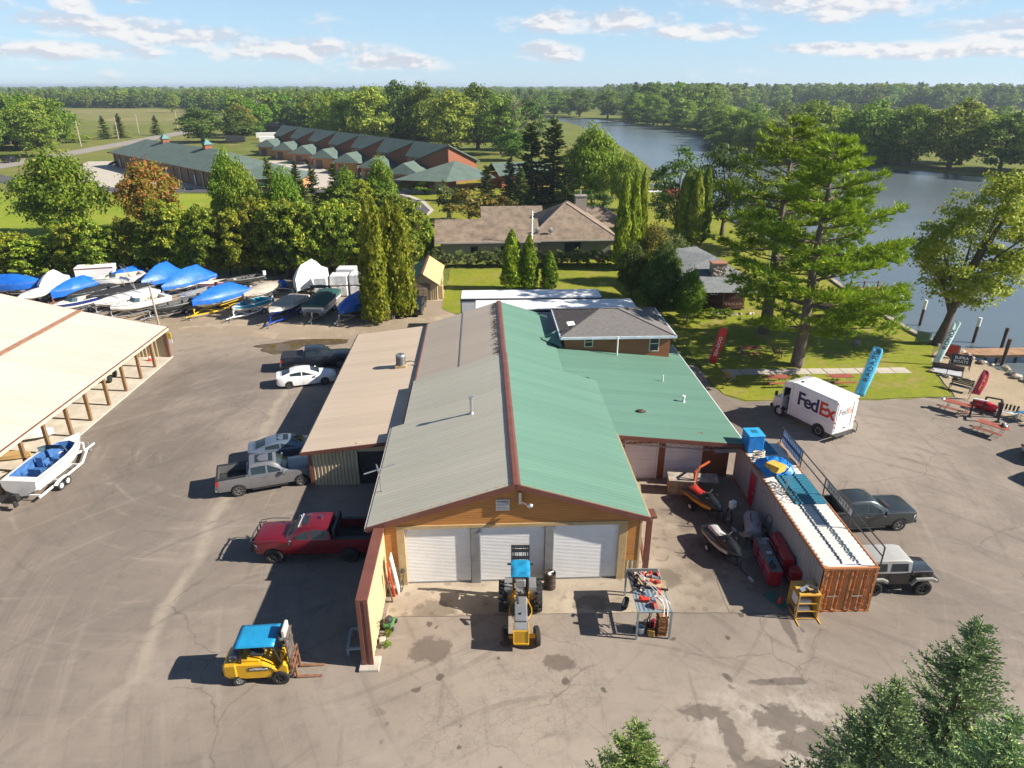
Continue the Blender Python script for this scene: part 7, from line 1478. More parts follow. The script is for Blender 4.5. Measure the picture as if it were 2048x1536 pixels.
o=thing('outboard_motor','silver outboard motor clamped on a stand by the container','outboard',(13.4,32.5,0),30);p=MB();p.loft([[(x,y,z)for x,y in((-.2,-.15),(.22,-.15),(.22,.15),(-.2,.15))]for z in(.95,1.15,1.4)]);p.build('cowl',GEL,o,bevel=.06);p=MB();p.bb(-.08,.1,-.07,.07,.2,.95);p.box((-.05,0,.25),(.5,.06,.08));p.ell((.1,0,.12),(.22,.07,.07),8,6);p.build('leg',GALV,o);p=MB();p.bar((-.25,-.3,0),(-.15,-.1,.95),.05);p.bar((-.25,.3,0),(-.15,.1,.95),.05);p.bar((.3,0,0),(-.1,0,.7),.05);p.build('stand',DARKM,o)
o=thing('storage_tank','grey cylindrical tank lying beside the container wall','tank',(14.2,31.3,0),75);p=MB();p.cyl((-.85,0,.62),(.75,0,.62),.45,n=20);p.ell((-.85,0,.62),(.22,.45,.45),14,8);p.ell((.75,0,.62),(.22,.45,.45),14,8);p.build('vessel',mat('tank_grey',(.30,.31,.31),rough=.5,var=.2,dirt=.4),o,smooth=40);p=MB();p.bb(-.6,-.45,-.4,.4,0,.3);p.bb(.4,.55,-.4,.4,0,.3);p.build('cradle',DARKM,o);p=MB();p.tube([(-.4,.1,1.05),(-.3,.2,1.25),(.2,.15,1.2),(.5,.1,1.0)],.03);p.build('pipe',DARKM,o)
o=thing('folding_chair','folding chair with plywood seat in the shade of the container','chair',(13.35,30.2,0),190);p=MB();p.bb(-.24,.24,-.22,.22,.74,.78);p.build('seat',mat('tan_seat',(.40,.25,.14)),o,bevel=.01);p=MB()
for sx in(-1,1):p.bar((sx*.23,-.2,0),(sx*.23,-.2,.76),.025);p.bar((sx*.23,.2,0),(sx*.23,.24,1.2),.025)
p.bar((-.23,.24,1.18),(.23,.24,1.18),.025);p.build('frame',GALV,o)
for k,(x,y_,rz,lb)in enumerate(((14.75,31.0,20,'black hand truck leaning on the container by the tank'),(14.55,29.6,-10,'black hand truck with white wheels beside the red tool chest'),(14.2,30.3,40,'black hand truck standing between the chair and the tank'))):
 o=thing('hand_truck',lb,'hand truck',(x,y_,0),rz,'hand trucks by the container');p=MB()
 for sy in(-1,1):p.tube([(-.05,sy*.22,.1),(.25,sy*.22,1.2),(.28,sy*.12,1.35)],.022,5)
 p.tube([(.28,-.12,1.35),(.30,0,1.38),(.28,.12,1.35)],.022,5)
 for z_ in(.3,.6,.9):p.bar((-.05+.27*z_,-.22,z_),(-.05+.27*z_,.22,z_),.025)
 p.build('frame',DARKM,o);p=MB();p.box((-.2,0,.04),(.25,.45,.02));p.build('toe_plate',DARKM,o);wheel(o,.05,.3,.14,.08,WHITE,4,.6);wheel(o,.05,-.3,.14,.08,WHITE,4,.6)
RED=mat('tool_red',(.36,.008,.02),rough=.35,var=.08,coat=.3)
for x,y_,lx,ly,lz,lb,open_ in((13.9,28.3,.62,2.9,.95,'long red tool bench with cluttered grey top beside the container',True),(14.75,28.6,.45,2.3,1.25,'tall red tool cabinet against the container wall',False),(14.85,27.1,.5,.6,.95,'short red tool chest at the end of the tall cabinet',False)):
 o=thing('tool_chest',lb,'tool chest',(x,y_,0),-4,'red tool chests');p=MB();p.bb(-lx/2,lx/2,-ly/2,ly/2,.1,lz);bx_=p.build('case',RED,o,bevel=.015)
 for i in range(3):
  for j in range(max(1,int(ly/.9))):
   dy=ly/max(1,int(ly/.9));p=MB();p.bb(-lx/2-.012,-lx/2,-ly/2+j*dy+.03,-ly/2+(j+1)*dy-.03,.14+i*(lz-.2)/3,.14+(i+1)*(lz-.2)/3-.02);dw=p.build('drawer',RED,o);q=MB();q.bb(-lx/2-.035,-lx/2-.012,-ly/2+j*dy+.15,-ly/2+(j+1)*dy-.15,.14+(i+.75)*(lz-.2)/3,.155+(i+.75)*(lz-.2)/3);q.build('handle',GALV,dw)
 if open_:
  p=MB();p.bb(-lx/2+.04,lx/2,-ly/2+.05,ly/2-.05,lz,lz+.03);p.build('worktop',mat('worktop_grey',(.16,.15,.14),dirt=.4),o)
  for k in range(9):q=MB();q.box((rnd.uniform(-.2,.2),rnd.uniform(-1.2,1.2),lz+.09),(rnd.uniform(.1,.3),rnd.uniform(.1,.4),rnd.uniform(.06,.2)),rz=rnd.uniform(0,3));q.build('tool',rnd.choice([DARKM,GALV,GREYM,SHEET]),o)
 for sy in(-1,1):wheel(o,0,sy*(ly/2-.12),.06,.05,BLACK,4,.5,z=.06)
o=thing('gas_cage','yellow steel cage holding gas cylinders before the container','cage',(14.45,25.05,0),0);YC=mat('cage_yellow',(.60,.34,.06),rough=.5,var=.12);p=MB()
for x in(-.5,.5):
 for y_ in(-.45,.55):p.bar((x,y_,0),(x,y_,1.45),.05)
for z_ in(.08,.5,.95,1.42):
 for a,b in(((-.5,-.45),(.5,-.45)),((.5,-.45),(.5,.55)),((.5,.55),(-.5,.55)),((-.5,.55),(-.5,-.45))):p.bar((a[0],a[1],z_),(b[0],b[1],z_),.035)
p.bar((-.5,-.45,.1),(-.5,.55,1.4),.02);p.bar((-.5,.55,.1),(-.5,-.45,1.4),.02);p.bar((-.5,-.9,.03),(-.5,.6,.03),.06);p.bar((.55,-.8,.03),(.5,.6,.03),.06);p.build('frame',YC,o)
p=MB();p.bb(-.48,.48,.5,.53,.1,1.4);p.bb(.47,.49,-.4,.5,.1,1.4);p.bb(-.5,.5,-.45,.55,1.44,1.47);p.build('sheet_back',YC,o)
for z_ in(.22,.65):q=MB();q.cyl((-.3,0,z_+.05),(.3,0,z_+.05),.15,n=14);q.build('gas_cylinder',GEL,o,smooth=40,bevel=.02)
for k in range(7):q=MB();q.box((rnd.uniform(-.3,.35),rnd.uniform(-.3,.4),1.51+.03*k),(rnd.uniform(.15,.5),rnd.uniform(.1,.3),.05),rz=rnd.uniform(0,3),rx=rnd.uniform(-.2,.2));q.build('scrap_board',rnd.choice([PLY,GALV,DARKM]),o)
p=MB();p.bb(-.525,-.505,-.3,.2,.75,1.25);p.build('notice',WHITE,o)
o=thing('parts_tray','low green tray with orange bottle beside the gas cage','tray',(13.55,25.9,0),25);p=MB();p.bb(-.3,.3,-.6,.6,0,.08);p.build('tray',mat('tray_green',(.03,.12,.09)),o);p=MB();p.cyl((0,-.2,.08),(0,-.2,.42),.12,.05,n=10);p.build('bottle',ORG,o)
o=thing('oil_drum','rusty dark steel drum between the middle and right roll-up doors','drum',(2.6,27.15,0),0);p=MB();p.lathe([(.02,0),(.28,0),(.29,.02),(.285,.3),(.30,.32),(.285,.34),(.285,.6),(.30,.62),(.285,.64),(.285,.9),(.29,.92),(.27,.92),(.27,.86),(.02,.85)],18);p.build('drum',mat('drum_rust',(.045,.03,.022),rough=.6,var=.4,scale=5),o,smooth=35);p=MB();p.box((.05,.05,.92),(.3,.06,.03),rz=.5);p.ell((-.05,-.08,.9),(.1,.08,.06),7,4);p.build('rag',WHITE,o)
for k,(x,y_,m_,tx,lb,h)in enumerate(((-5.0,26.9,WHITE,.28,'long white panel leaning on the screen wall',2.4),(-5.15,26.6,ORG,.10,'orange-red beam leaning beside the white panel',2.2),(-5.2,26.2,BROWN,.08,'brown plank leaning on the screen wall',1.9))):
 o=thing('leaning_board',lb,'board',(x,y_,0),0,'boards leaning on the screen wall');p=MB();p.box((0,0,h/2),(.05,tx*1.6,h),ry=-.10,rx=.10);p.build('board',m_,o)
o=thing('wheelbarrow_frame','dark bicycle-like machine standing by the door trim','machine',(-4.75,27.1,0),80);p=MB();p.lathe([(.26,-.02),(.3,0),(.26,.02)],16,axis='y',c=(0,0,.32));p.build('wheel',BLACK,o);p=MB();p.bar((0,0,.32),(.5,0,.8),.04);p.bar((.5,0,.8),(.6,0,1.2),.04);p.ell((.4,0,.95),(.2,.1,.14),8,5);p.build('frame',DARKM,o)
o=thing('lawn_mower','small green and black push mower against the screen wall','mower',(-5.05,24.7,0),80);p=MB();p.bb(-.35,.35,-.22,.22,.1,.3);p.build('deck',mat('mower_green',(.05,.16,.04)),o,bevel=.05);p=MB();p.ell((0,0,.4),(.2,.17,.18),10,6);p.build('engine',DARKM,o);p=MB();p.tube([(-.3,-.18,.3),(-.8,-.18,1.0),(-.82,.18,1.0),(-.3,.18,.3)],.02);p.build('handle',DARKM,o)
for x in(.28,-.28):
 for y_ in(-.26,.26):wheel(o,x,y_,.1,.06,BLACK,4,.5)
o=thing('steel_frame','pale blue-grey steel frame lying in the shade of the screen wall','frame',(-6.25,23.6,0),4);p=MB()
for a,b in(((-.4,-.6,.35),(.4,-.6,.35)),((-.4,.6,.35),(.4,.6,.35)),((-.4,-.6,.35),(-.4,.6,.35)),((.4,-.6,.35),(.4,.6,.35)),((-.4,-.6,0),(-.4,-.6,.35)),((.4,-.6,0),(.4,-.6,.35)),((-.4,.6,0),(-.4,.6,.35)),((.4,.6,0),(.4,.6,.35))):p.bar(a,b,.1)
p.build('frame',mat('frame_blue_grey',(.30,.36,.40)),o)
Kk=thing('scrap_rack','open steel rack piled with scrap outside the right door pier','rack',(6.95,25.0,0),0);SG=mat('rack_steel',(.24,.30,.31),rough=.5,var=.15)
for x,y_ in((-.72,-1.45),(.78,-1.45),(-.72,1.45),(.78,1.45)):p=MB();p.bar((x,y_,0),(x,y_,1.62),.08);p.build('leg',SG,Kk)
p=MB()
for a,b in(((-.72,-1.45),(.78,-1.45)),((.78,-1.45),(.78,1.45)),((.78,1.45),(-.72,1.45)),((-.72,1.45),(-.72,-1.45)),((-.72,0),(.78,0))):p.bar((a[0],a[1],1.6),(b[0],b[1],1.6),.07)
p.build('top_frame',SG,Kk);p=MB();p.bb(-.7,.76,.0,1.42,1.62,1.66);p.build('deck_board',mat('deck_dark',(.07,.06,.055)),Kk);p=MB();p.grid([[(-.7+.1*i,-1.42,1.62+.025*(i%2)),(-.7+.1*i,-.02,1.62+.025*(i%2))]for i in range(10)]);p.build('deck_sheet',mat('deck_blue',(.28,.36,.42),metal=.4,rough=.4),Kk)
o=thing('plywood_sheet','tan plywood sheet lying aslant on the scrap rack','board',(7.2,25.3,1.72),-14);p=MB();p.box((0,0,.04),(1.3,.55,.03),ry=.03);p.build('sheet',PLY,o);p=MB();p.box((0,-.3,.0),(1.5,.08,.07));p.build('batten',DARKM,o)
o=thing('ladder_rails','pair of bent white tubes lying across the scrap rack','tubes',(6.9,24.9,1.75),0)
for k in(0,.16):q=MB();q.tube([(-.35+k,1.0,.15),(.25+k,-.4,.22),(.45+k,-.95,.2),(.5+k,-1.25,.0),(.42+k,-1.55,-.25)],.022,5);q.build('tube',WHITE,o)
q=MB()
for t_ in(.2,.6):q.bar((-.35+.6*t_,1.0-1.4*t_,.18),(-.19+.6*t_,1.0-1.4*t_,.18),.02)
q.build('rung',WHITE,o)
rr=random.Random(12);cols=[ORG,mat('scrap_orange',(.50,.14,.05)),WHITE,WHITE,mat('scrap_cream',(.62,.52,.36)),GALV,GREYM,DARKM,mat('scrap_red',(.28,.04,.03)),SHEET]
names=[('orange',ORG),('white',WHITE),('cream',mat('scrap_cream',(.62,.52,.36))),('grey',GALV),('dark',DARKM),('red-brown',mat('scrap_red',(.28,.04,.03)))]
for k in range(26):
 x,y_=rr.uniform(-.62,.68),rr.uniform(.25,1.35)if k<18 else rr.uniform(-1.2,.2);nm,m_=names[k%6]
 o=thing('scrap_piece',nm+' '+['angular','bent tubular','wedge-shaped'][k%3]+' scrap part in the heap on the steel rack','scrap',(6.95+x,25.0+y_,1.66),rr.uniform(0,360),'scrap on the rack');p=MB();s=rr.uniform(.08,.22)
 if k%3==0:p.box((0,0,s*.4),(s*2.2,s*.9,s*.6),rx=rr.uniform(-.4,.4));p.box((s*.8,0,s*.8),(s*.5,s*.7,s*.8))
 elif k%3==1:p.tube([(-s*1.5,0,.03),(-s*.4,s*.6,s*.7),(s*.7,s*.2,s*.5),(s*1.5,-s*.4,.05)],s*.22,6)
 else:p.prism([(-s,0),(s*1.2,0),(s*.7,s*.8),(-s*.3,s*1.1)],'y',-s*.5,s*.5)
 p.build('part',m_,o)
o=thing('spare_wheel','trailer wheel standing against the scrap rack leg','wheel',(6.1,25.6,0),0);wheel(o,0,.0,.3,.2,WHITE,5,.55).rotation_euler=(.3,0,1.4);o=thing('white_bucket','pale plastic bucket under the scrap rack','bucket',(6.55,23.95,0),0);p=MB();p.lathe([(.02,0),(.13,0),(.16,.38),(.15,.38),(.12,.04),(.02,.03)],16);p.build('bucket',mat('bucket_plastic',(.58,.64,.68),rough=.5),o,smooth=40);p=MB();p.tube([(-.16,0,.36),(0,-.14,.28),(.16,0,.36)],.008,4);p.build('handle',GALV,o)
for k in range(14):
 o=thing('wooden_tray','brown wooden tray in the stack under the scrap rack, '+('topmost' if k==13 else 'lowest' if k==0 else ordn(k,29).replace('from the left','from below')),'tray',(7.45+rr.uniform(-.03,.03),23.95+rr.uniform(-.02,.02),.02+k*.085),rr.uniform(-4,4),'trays stacked under the rack');p=MB();p.bb(-.2,.2,-.25,.25,0,.02);p.bb(-.21,-.18,-.25,.25,0,.07);p.bb(.18,.21,-.25,.25,0,.07);p.build('tray',mat('tray_wood',(.20,.095,.045),var=.3,orand=.25),o)
for k,(x,y_,m_,s,lb)in enumerate(((6.95,23.8,mat('box_ochre',(.45,.26,.05)),.3,'ochre metal box on the ground under the scrap rack'),(7.2,24.4,RED,.3,'red fuel can under the scrap rack'),(6.9,24.5,GALV,.25,'grey metal pot under the scrap rack'))):
 o=thing('floor_box',lb,'box',(x,y_,0),rr.uniform(0,90),'boxes under the rack');p=MB();p.bb(-s/2,s/2,-s/2.4,s/2.4,0,s*1.1);p.build('body',m_,o,bevel=.03);p=MB();p.tube([(-s*.3,0,s*1.1),(0,0,s*1.35),(s*.3,0,s*1.1)],.015,4);p.build('handle',DARKM,o)
for k in range(5):o=thing('pole_tool','pale pole leaning inside the scrap rack','pole',(6.7+.12*k,24.2+.1*(k%3),0),0,'poles in the rack');p=MB();p.bar((0,0,0),(rr.uniform(-.3,.5),rr.uniform(-.2,.4),1.3),.03);p.build('shaft',rr.choice([WHITE,GALV,PLY]),o);p=MB();p.box((0,0,.05),(.2,.05,.1));p.build('head',rr.choice([DARKM,ORG]),o)
PT_RED=mat('picnic_red',(.30,.075,.045),rough=.7,var=.2,scale=3,stretch=(.5,4,1),dirt=.2)
def picnic(label,x,y_,rz,m=PT_RED,L=1.85,leg=GALV,group='picnic tables'):
 o=thing('picnic_table',label,'picnic table',(x,y_,0),rz,group)
 for i in range(5):p=MB();p.bb(-L/2,L/2,-.36+i*.147,-.36+i*.147+.135,.72,.76);p.build('plank',m,o)
 for sy in(-1,1):
  for k in range(2):p=MB();p.bb(-L/2,L/2,sy*.72-.13+k*.135,sy*.72-.005+k*.135,.43,.465);p.build('bench_plank',m,o)
 for sx in(-1,1):
  p=MB();p.tube([(sx*L*.33,-.72,.43),(sx*L*.36,-.62,.02),(sx*L*.36,-.3,.02),(sx*L*.33,-.2,.70)],.022,5);p.tube([(sx*L*.33,.72,.43),(sx*L*.36,.62,.02),(sx*L*.36,.3,.02),(sx*L*.33,.2,.70)],.022,5);p.bar((sx*L*.33,-.75,.42),(sx*L*.33,.75,.42),.03);p.build('leg_frame',leg,o)
 return o
picnic('red picnic table in the pine shade, farthest onto the lawn',23.7,58.8,3);picnic('red picnic table below the walk, beside the lawn chair',23.55,51.9,2);picnic('red picnic table below the walk, behind the white van',29.0,51.9,2);picnic('red picnic table on the asphalt next to the sale flag',35.4,46.4,-48);picnic('red picnic table on the asphalt nearest the parked cars',35.6,42.8,-52);picnic('small blue picnic table on the sand at the picture edge',39.7,44.6,10,mat('picnic_blue',(.02,.16,.38)),1.3)
for x,y_,lb in((34.6,47.0,'dark and white bag lying on the picnic table by the sale flag'),(36.1,42.4,'white and grey towels on the picnic table nearest the cars')):
 o=thing('bundle',lb,'bag',(x,y_,.77),20,'things left on the tables');p=MB();rr=random.Random(int(x*10))
 for k in range(5):p.ell((rr.uniform(-.25,.25),rr.uniform(-.15,.15),.08),(rr.uniform(.1,.2),rr.uniform(.08,.15),rr.uniform(.07,.13)),7,5,mi=k%2)
 p.build('bundle',[DARKM,WHITE],o,smooth=50)
def adirondack(label,x,y_,rz,m):
 o=thing('lawn_chair',label,'chair',(x,y_,0),rz,'lawn chairs')
 for i in range(5):p=MB();p.box((-.32-.0,-.24+i*.12,.68),(.03,.1,.95-.06*abs(i-2)),ry=-.45);p.build('back_slat',m,o)
 for i in range(4):p=MB();p.box((-.05+i*.13,0,.36+.03*i),(.11,.56,.025));p.build('seat_slat',m,o)
 for sy in(-1,1):p=MB();p.bar((-.35,sy*.34,.58),(.4,sy*.34,.60),.12,.03);p.bar((.36,sy*.3,0),(.36,sy*.3,.58),.06);p.bar((-.4,sy*.3,.02),(.4,sy*.3,.42),.06);p.build('side_frame',m,o)
adirondack('tan wooden lawn chair near the workshop corner of the lawn',19.85,52.9,30,mat('chair_tan',(.42,.36,.24)));adirondack('dark brown lawn chair beside the big pine trunk',26.0,58.3,0,mat('chair_brown',(.10,.05,.035)))
o=thing('boulder','grey boulder lying on the sunny lawn','rock',(34.8,61.0,0),0);p=MB();rr=random.Random(3);p.ell((0,0,.25),(.45,.35,.45),9,7);p.v=[(a+rr.uniform(-.05,.05),b+rr.uniform(-.05,.05),max(0,c+rr.uniform(-.05,.05)))for a,b,c in p.v];p.build('rock',mat('boulder_grey',(.22,.20,.18),var=.3,scale=4,bump=.5),o)
def feather(label,x,y_,h,w_,m,lean=(.12,0),tip=.25,txt=None,tm=None,size=.4,mirrored_last=False,rz=0,tpos=.52,pole=.35,bold=.01,space=1.0,up=True):
 o=thing('feather_flag',label,'flag',(x,y_,0),rz,'feather flags');p=MB();p.tube([(0,0,0),(lean[0]*.4,0,h*.5),(lean[0]*.9,0,h*.92),(lean[0]+w_*.5,0,h)],[.03,.025,.018,.012],6);p.build('pole',GREYM,o)
 rows=[];n=16
 for i in range(n+1):
  t=i/n;z=pole+(h-pole)*t;xl=lean[0]*(z/h);wd=w_*(1 if t<1-tip else max(.02,sqrt(max(0,1-((t-(1-tip))/tip)**2.2))));wd*=.86+.14*min(1,t*3)
  rows.append([(xl+wd*k/5,.035*sin(k*1.1+t*5)*(k>0),z+.04*sin(t*9)*k/5-.12*(1-t)*k/5)for k in range(6)])
 p=MB();p.grid(rows);s=p.build('sail',m,o,smooth=60);md=s.modifiers.new('t','SOLIDIFY');md.thickness=.006
 if txt:
  zc=pole+(h-pole)*tpos;k=0
  if up:
   M0=frame((lean[0]*zc/h+w_*.47,-.055,zc),(lean[0]/h,0,1),(-1,0,0))
   if mirrored_last:
    a=lettering(o,txt[:-1],size,tm,M0,bold=bold,ext=.004,space=space);xs=[v.co.x for v in a.data.vertices];b=textmesh(txt[-1],size,tm,bold=bold,ext=.004)
    for v in b.vertices:v.co.x=-v.co.x
    bo=obj('lettering',b,o);bo.matrix_local=M0@Matrix.Translation((max(xs)+size*.38,0,0))
   else:lettering(o,txt,size,tm,M0,bold=bold,ext=.004,space=space)
  else:
   for i,ch in enumerate(txt):
    zz=zc+(len(txt)/2-.5-i)*size*.9;lettering(o,ch,size,tm,frame((lean[0]*zz/h+w_*.48,-.06,zz),(1,0,0),(0,0,1)),bold=bold,ext=.004)
 return o
INK=mat('flag_ink',(.015,.02,.04));FGW=mat('flag_white_print',(.80,.78,.76));GLD=mat('flag_gold',(.66,.45,.06))
feather('red feather flag with white slanted print beside the workshop eave',18.7,55.5,3.9,.75,mat('flag_red',(.62,.03,.02),rough=.6),(.75,0),.15,'SEA-DOO',FGW,.42,pole=.7,tpos=.45,bold=.008)
fl=feather('sky blue feather flag with dark lettering behind the white van',28.6,48.95,4.5,.95,mat('flag_cyan',(.08,.45,.70),rough=.6),(.75,0),.16,'RADAR',INK,.62,True,pole=.3,tpos=.50,bold=.004,space=1.15)
p=MB();p.lathe([(.17,0),(.24,.0),(.24,.01),(.17,.01)],20);p.lathe([(.02,.0),(.12,.0),(.12,.01),(.02,.01)],14);em=p.build('emblem',INK,fl);em.matrix_local=frame((1.12,-.06,4.0),(1,0,0),(0,0,1))
feather('pale aqua feather flag with slanted dark lettering at the quay',39.2,55.9,4.2,.7,mat('flag_aqua',(.50,.70,.68),rough=.6),(1.0,0),.1,'RONIX',INK,.62,pole=.25,tpos=.56,bold=.012)
feather('dark red curved feather flag with gold letters on the sand',37.7,48.5,2.6,.85,mat('flag_maroon',(.32,.008,.05),rough=.6),(.55,0),.6,'SALE',GLD,.36,pole=.55,tpos=.48,up=False,bold=.006)
o=thing('beach_sign','dark blue framed sign standing at the water edge by the dock','sign',(40.8,54.6,0),-25);p=MB();p.bb(-.75,.75,-.02,.02,.55,1.5);p.build('board',mat('sign_navy',(.012,.022,.05)),o);p=MB()
for a,b in(((-.8,0,.0),(-.8,0,1.6)),((.8,0,0),(.8,0,1.6)),((-.8,0,1.6),(.8,0,1.6)),((-.8,0,.5),(.8,0,.5)),((-.8,.5,0),(-.8,0,1.2)),((.8,.5,0),(.8,0,1.2))):p.bar(a,b,.05)
p.build('frame',DARKM,o);lettering(o,'SUPRA',.36,FGW,frame((0,-.03,1.17),(1,0,0),(0,0,1)),ext=.003,bold=.004);lettering(o,'BOATS',.36,FGW,frame((0,-.03,.82),(1,0,0),(0,0,1)),ext=.003,bold=.004)
for x,y_,rz,m_,lb in((41.3,61.1,-35,mat('sign_green',(.10,.17,.14)),'framed green-grey sign on the quay edge before the leaning tree'),(41.9,57.6,-40,mat('sign_red',(.45,.05,.03)),'small framed red sign beside the aqua flag')):
 o=thing('quay_sign',lb,'sign',(x,y_,0),rz,'quay signs');p=MB();p.bb(-.55,.55,-.015,.015,.35,1.25);p.build('board',m_,o);p=MB()
 for a,b in(((-.6,0,0),(-.6,0,1.3)),((.6,0,0),(.6,0,1.3)),((-.6,0,1.3),(.6,0,1.3)),((-.6,0,.3),(.6,0,.3)),((-.6,.4,0),(-.6,0,1.0)),((.6,.4,0),(.6,0,1.0))):p.bar(a,b,.05)
 p.build('frame',DARKM,o)
o=thing('park_bench','dark slatted bench at the edge of lawn and sand','bench',(38.1,50.2,0),-48);BN=mat('bench_dark',(.05,.06,.055),rough=.6)
for i in range(4):p=MB();p.bb(-.8,.8,-.25+i*.13,-.14+i*.13,.44,.47);p.build('seat_slat',BN,o)
for i in range(4):p=MB();p.box((0,.3+i*.03,.58+i*.13),(1.6,.03,.11),rx=.2);p.build('back_slat',BN,o)
for sx in(-1,1):p=MB();p.bar((sx*.72,-.25,0),(sx*.72,-.25,.45),.05);p.bar((sx*.72,.25,0),(sx*.72,.42,1.05),.05);p.bar((sx*.72,-.25,.42),(sx*.72,.3,.42),.05);p.build('leg',DARKM,o)
o=thing('fire_pit_deck','sunken paved terrace with timber edging and stones by the beach','terrace',(39.4,54.0,0),-35);p=MB();p.bb(-1.2,1.2,-.75,.75,0,.12);p.build('edging',mat('edging_dark',(.10,.065,.05)),o)
for i in range(2):p=MB();p.bb(-1.1+i*1.12,-.04+i*1.12,-.65,.65,.12,.16);p.build('paver',mat('paver_blue',(.42,.43,.46),var=.1),o)
p=MB();p.bb(-1.2,1.2,.75,.95,0,.55);p.build('wall',mat('edging_dark',(.10,.065,.05)),o)
stm=mat('shore_stone',(.38,.33,.27),var=.3,scale=3,orand=.25);sm=[]
for k in range(4):
 p=MB();rr=random.Random(40+k);p.ell((0,0,.1),(.25,.2,.16),7,4);p.v=[(a+rr.uniform(-.04,.04),b+rr.uniform(-.04,.04),c+rr.uniform(-.03,.03))for a,b,c in p.v];sm.append(p.mesh('stone',stm))
rr=random.Random(77)
def stones(name,label,pts,s0,s1,jit):
 o=thing(name,label,'stones',(pts[0][0],pts[0][1],0),0)
 for(x0,y0_),(x1,y1_)in zip(pts[:-1],pts[1:]):
  n=int(sqrt((x1-x0)**2+(y1_-y0_)**2)/((s0+s1)*.42))+1
  for i in range(n):
   t=rr.random();q=obj('stone',sm[rr.randrange(4)],o,(x0+(x1-x0)*t+rr.gauss(0,jit)-pts[0][0],y0_+(y1_-y0_)*t+rr.gauss(0,jit)-pts[0][1],rr.uniform(-.05,.02)),(rr.uniform(-.3,.3),rr.uniform(-.3,.3),rr.uniform(0,6)));s=rr.uniform(s0,s1)*2;q.scale=(s,s,s)
stones('shore_riprap','line of pale stones between the sand and the river',[(43.3,59.2),(43.7,56.6),(44.7,53.2),(45.6,48.5),(46.2,40)],.5,1.0,.25)
stones('stone_border','rough stone border around the sunken terrace',[(37.9,54.9),(38.3,53.6),(39.4,52.5),(40.6,52.0)],.4,.7,.08)
stones('stone_border','low stone border below the cabin porch',[(24.0,71.2),(26.0,70.8),(28.4,71.0)],.4,.6,.12)
def dock(label,x,y_,rz,L,W_,m,n,z=.25,piles=True):
 o=thing('dock',label,'dock',(x,y_,0),rz,'docks');dx=L/n
 for i in range(n):p=MB();p.bb(i*dx,(i+1)*dx-.02,-W_/2,W_/2,z,z+.06);q=p.build('plank',m,o);q.rotation_euler=(0,0,0)
 p=MB();p.bb(0,L,-W_/2,-W_/2+.1,z-.2,z);p.bb(0,L,W_/2-.1,W_/2,z-.2,z);p.build('beam',mat('dock_beam',(.12,.07,.04)),o)
 for xx in np.arange(1.2,L,3.0):
  for sy in(-1,1):p=MB();p.cyl((xx,sy*W_*.4,-2),(xx,sy*W_*.4,z),.12,n=8);p.build('support',mat('dock_beam',(.12,.07,.04)),o)
 return o
DW=mat('dock_wood',(.34,.20,.11),rough=.8,var=.2,scale=2,orand=.12);dock('brown plank dock running out from the quay tree',42.2,58.2,1.5,9.5,1.75,DW,34);dock('short plank dock at the right edge of the beach',45.3,51.2,-8,6,1.9,mat('dock_pale',(.42,.30,.18),var=.2,orand=.12),18,z=.12)
dk=dock('red-brown square dock with railing beyond the pine',42.8,77.4,0,4.2,5.0,mat('dock_red',(.25,.10,.06),var=.15,orand=.1),16,z=.45)
for k in range(3):p=MB();p.cyl((.4+k*1.7,2.3,.4),(.4+k*1.7,2.3,1.3),.09,n=8);p.build('railing_post',mat('dock_beam',(.12,.07,.04)),dk)
p=MB();p.bar((.4,2.3,1.15),(3.9,2.3,1.15),.05);p.build('rail',mat('dock_beam',(.12,.07,.04)),dk)
for k,(x,y_,h,cap,lb)in enumerate(((45.6,68.6,2.2,True,'white-capped mooring pile left of the leaning tree'),(47.9,63.2,2.0,True,'white-capped mooring pile beyond the plank dock'),(43.4,72.0,1.6,False,'dark mooring pile near the red-brown dock'),(46.9,66.0,1.8,False,'dark mooring pile behind the leaning trunk'),(46.5,57.0,2.0,False,'dark leaning pile in front of the plank dock'),(49.6,61.5,1.5,False,'dark mooring pile at the outer side of the dock'))):
 o=thing('mooring_pile',lb,'pile',(x,y_,0),0,'mooring piles');p=MB();p.cyl((0,0,-2.5),(.05,0,h*.55),.15,n=10);p.build('post',mat('wet_pile',(.08,.05,.035)),o,smooth=40);p=MB();p.cyl((.05,0,h*.55),(.08,0,h),.17,n=10);p.build('sleeve',WHITE if cap else mat('wet_pile',(.08,.05,.035)),o,smooth=40)
o=thing('swing_frame','dark timber post frame with white top bar on the asphalt edge','frame',(36.6,45.0,0),-32);DT=mat('dark_timber',(.05,.035,.028),rough=.7)
for x,y_ in((-.9,0),(.9,0),(.9,.9),(-.1,.9)):p=MB();p.bar((x,y_,0),(x,y_,1.5),.13);p.bb(x-.14,x+.14,y_-.14,y_+.14,0,.08);p.build('post',DT,o)
p=MB();p.bb(-.98,.0,-.06,.06,1.48,1.56);p.build('top_bar',WHITE,o);p=MB();p.bar((.9,0,1.5),(.9,.9,1.5),.1);p.bar((-.1,.9,1.5),(.9,.9,1.5),.1);p.build('beam',DT,o)
o=thing('inflatable_tube','glossy red inflatable tube lying behind the timber frame','inflatable',(37.7,46.5,0),-30);p=MB();p.tube([(-1.0,.1,.35),(-.6,.25,.42),(0,.05,.4),(.5,-.2,.38),(1.0,-.1,.3)],[.12,.33,.38,.34,.1],14);p.build('tube',mat('inflatable_red',(.52,.012,.02),rough=.2,var=.05),o,smooth=60);p=MB();p.ell((1.0,-.1,.32),(.14,.14,.16),8,6);p.build('end_cap',WHITE,o,smooth=50)
o=thing('beach_bench','white-framed bench with dark slats on the sand','bench',(38.6,45.4,0),-35)
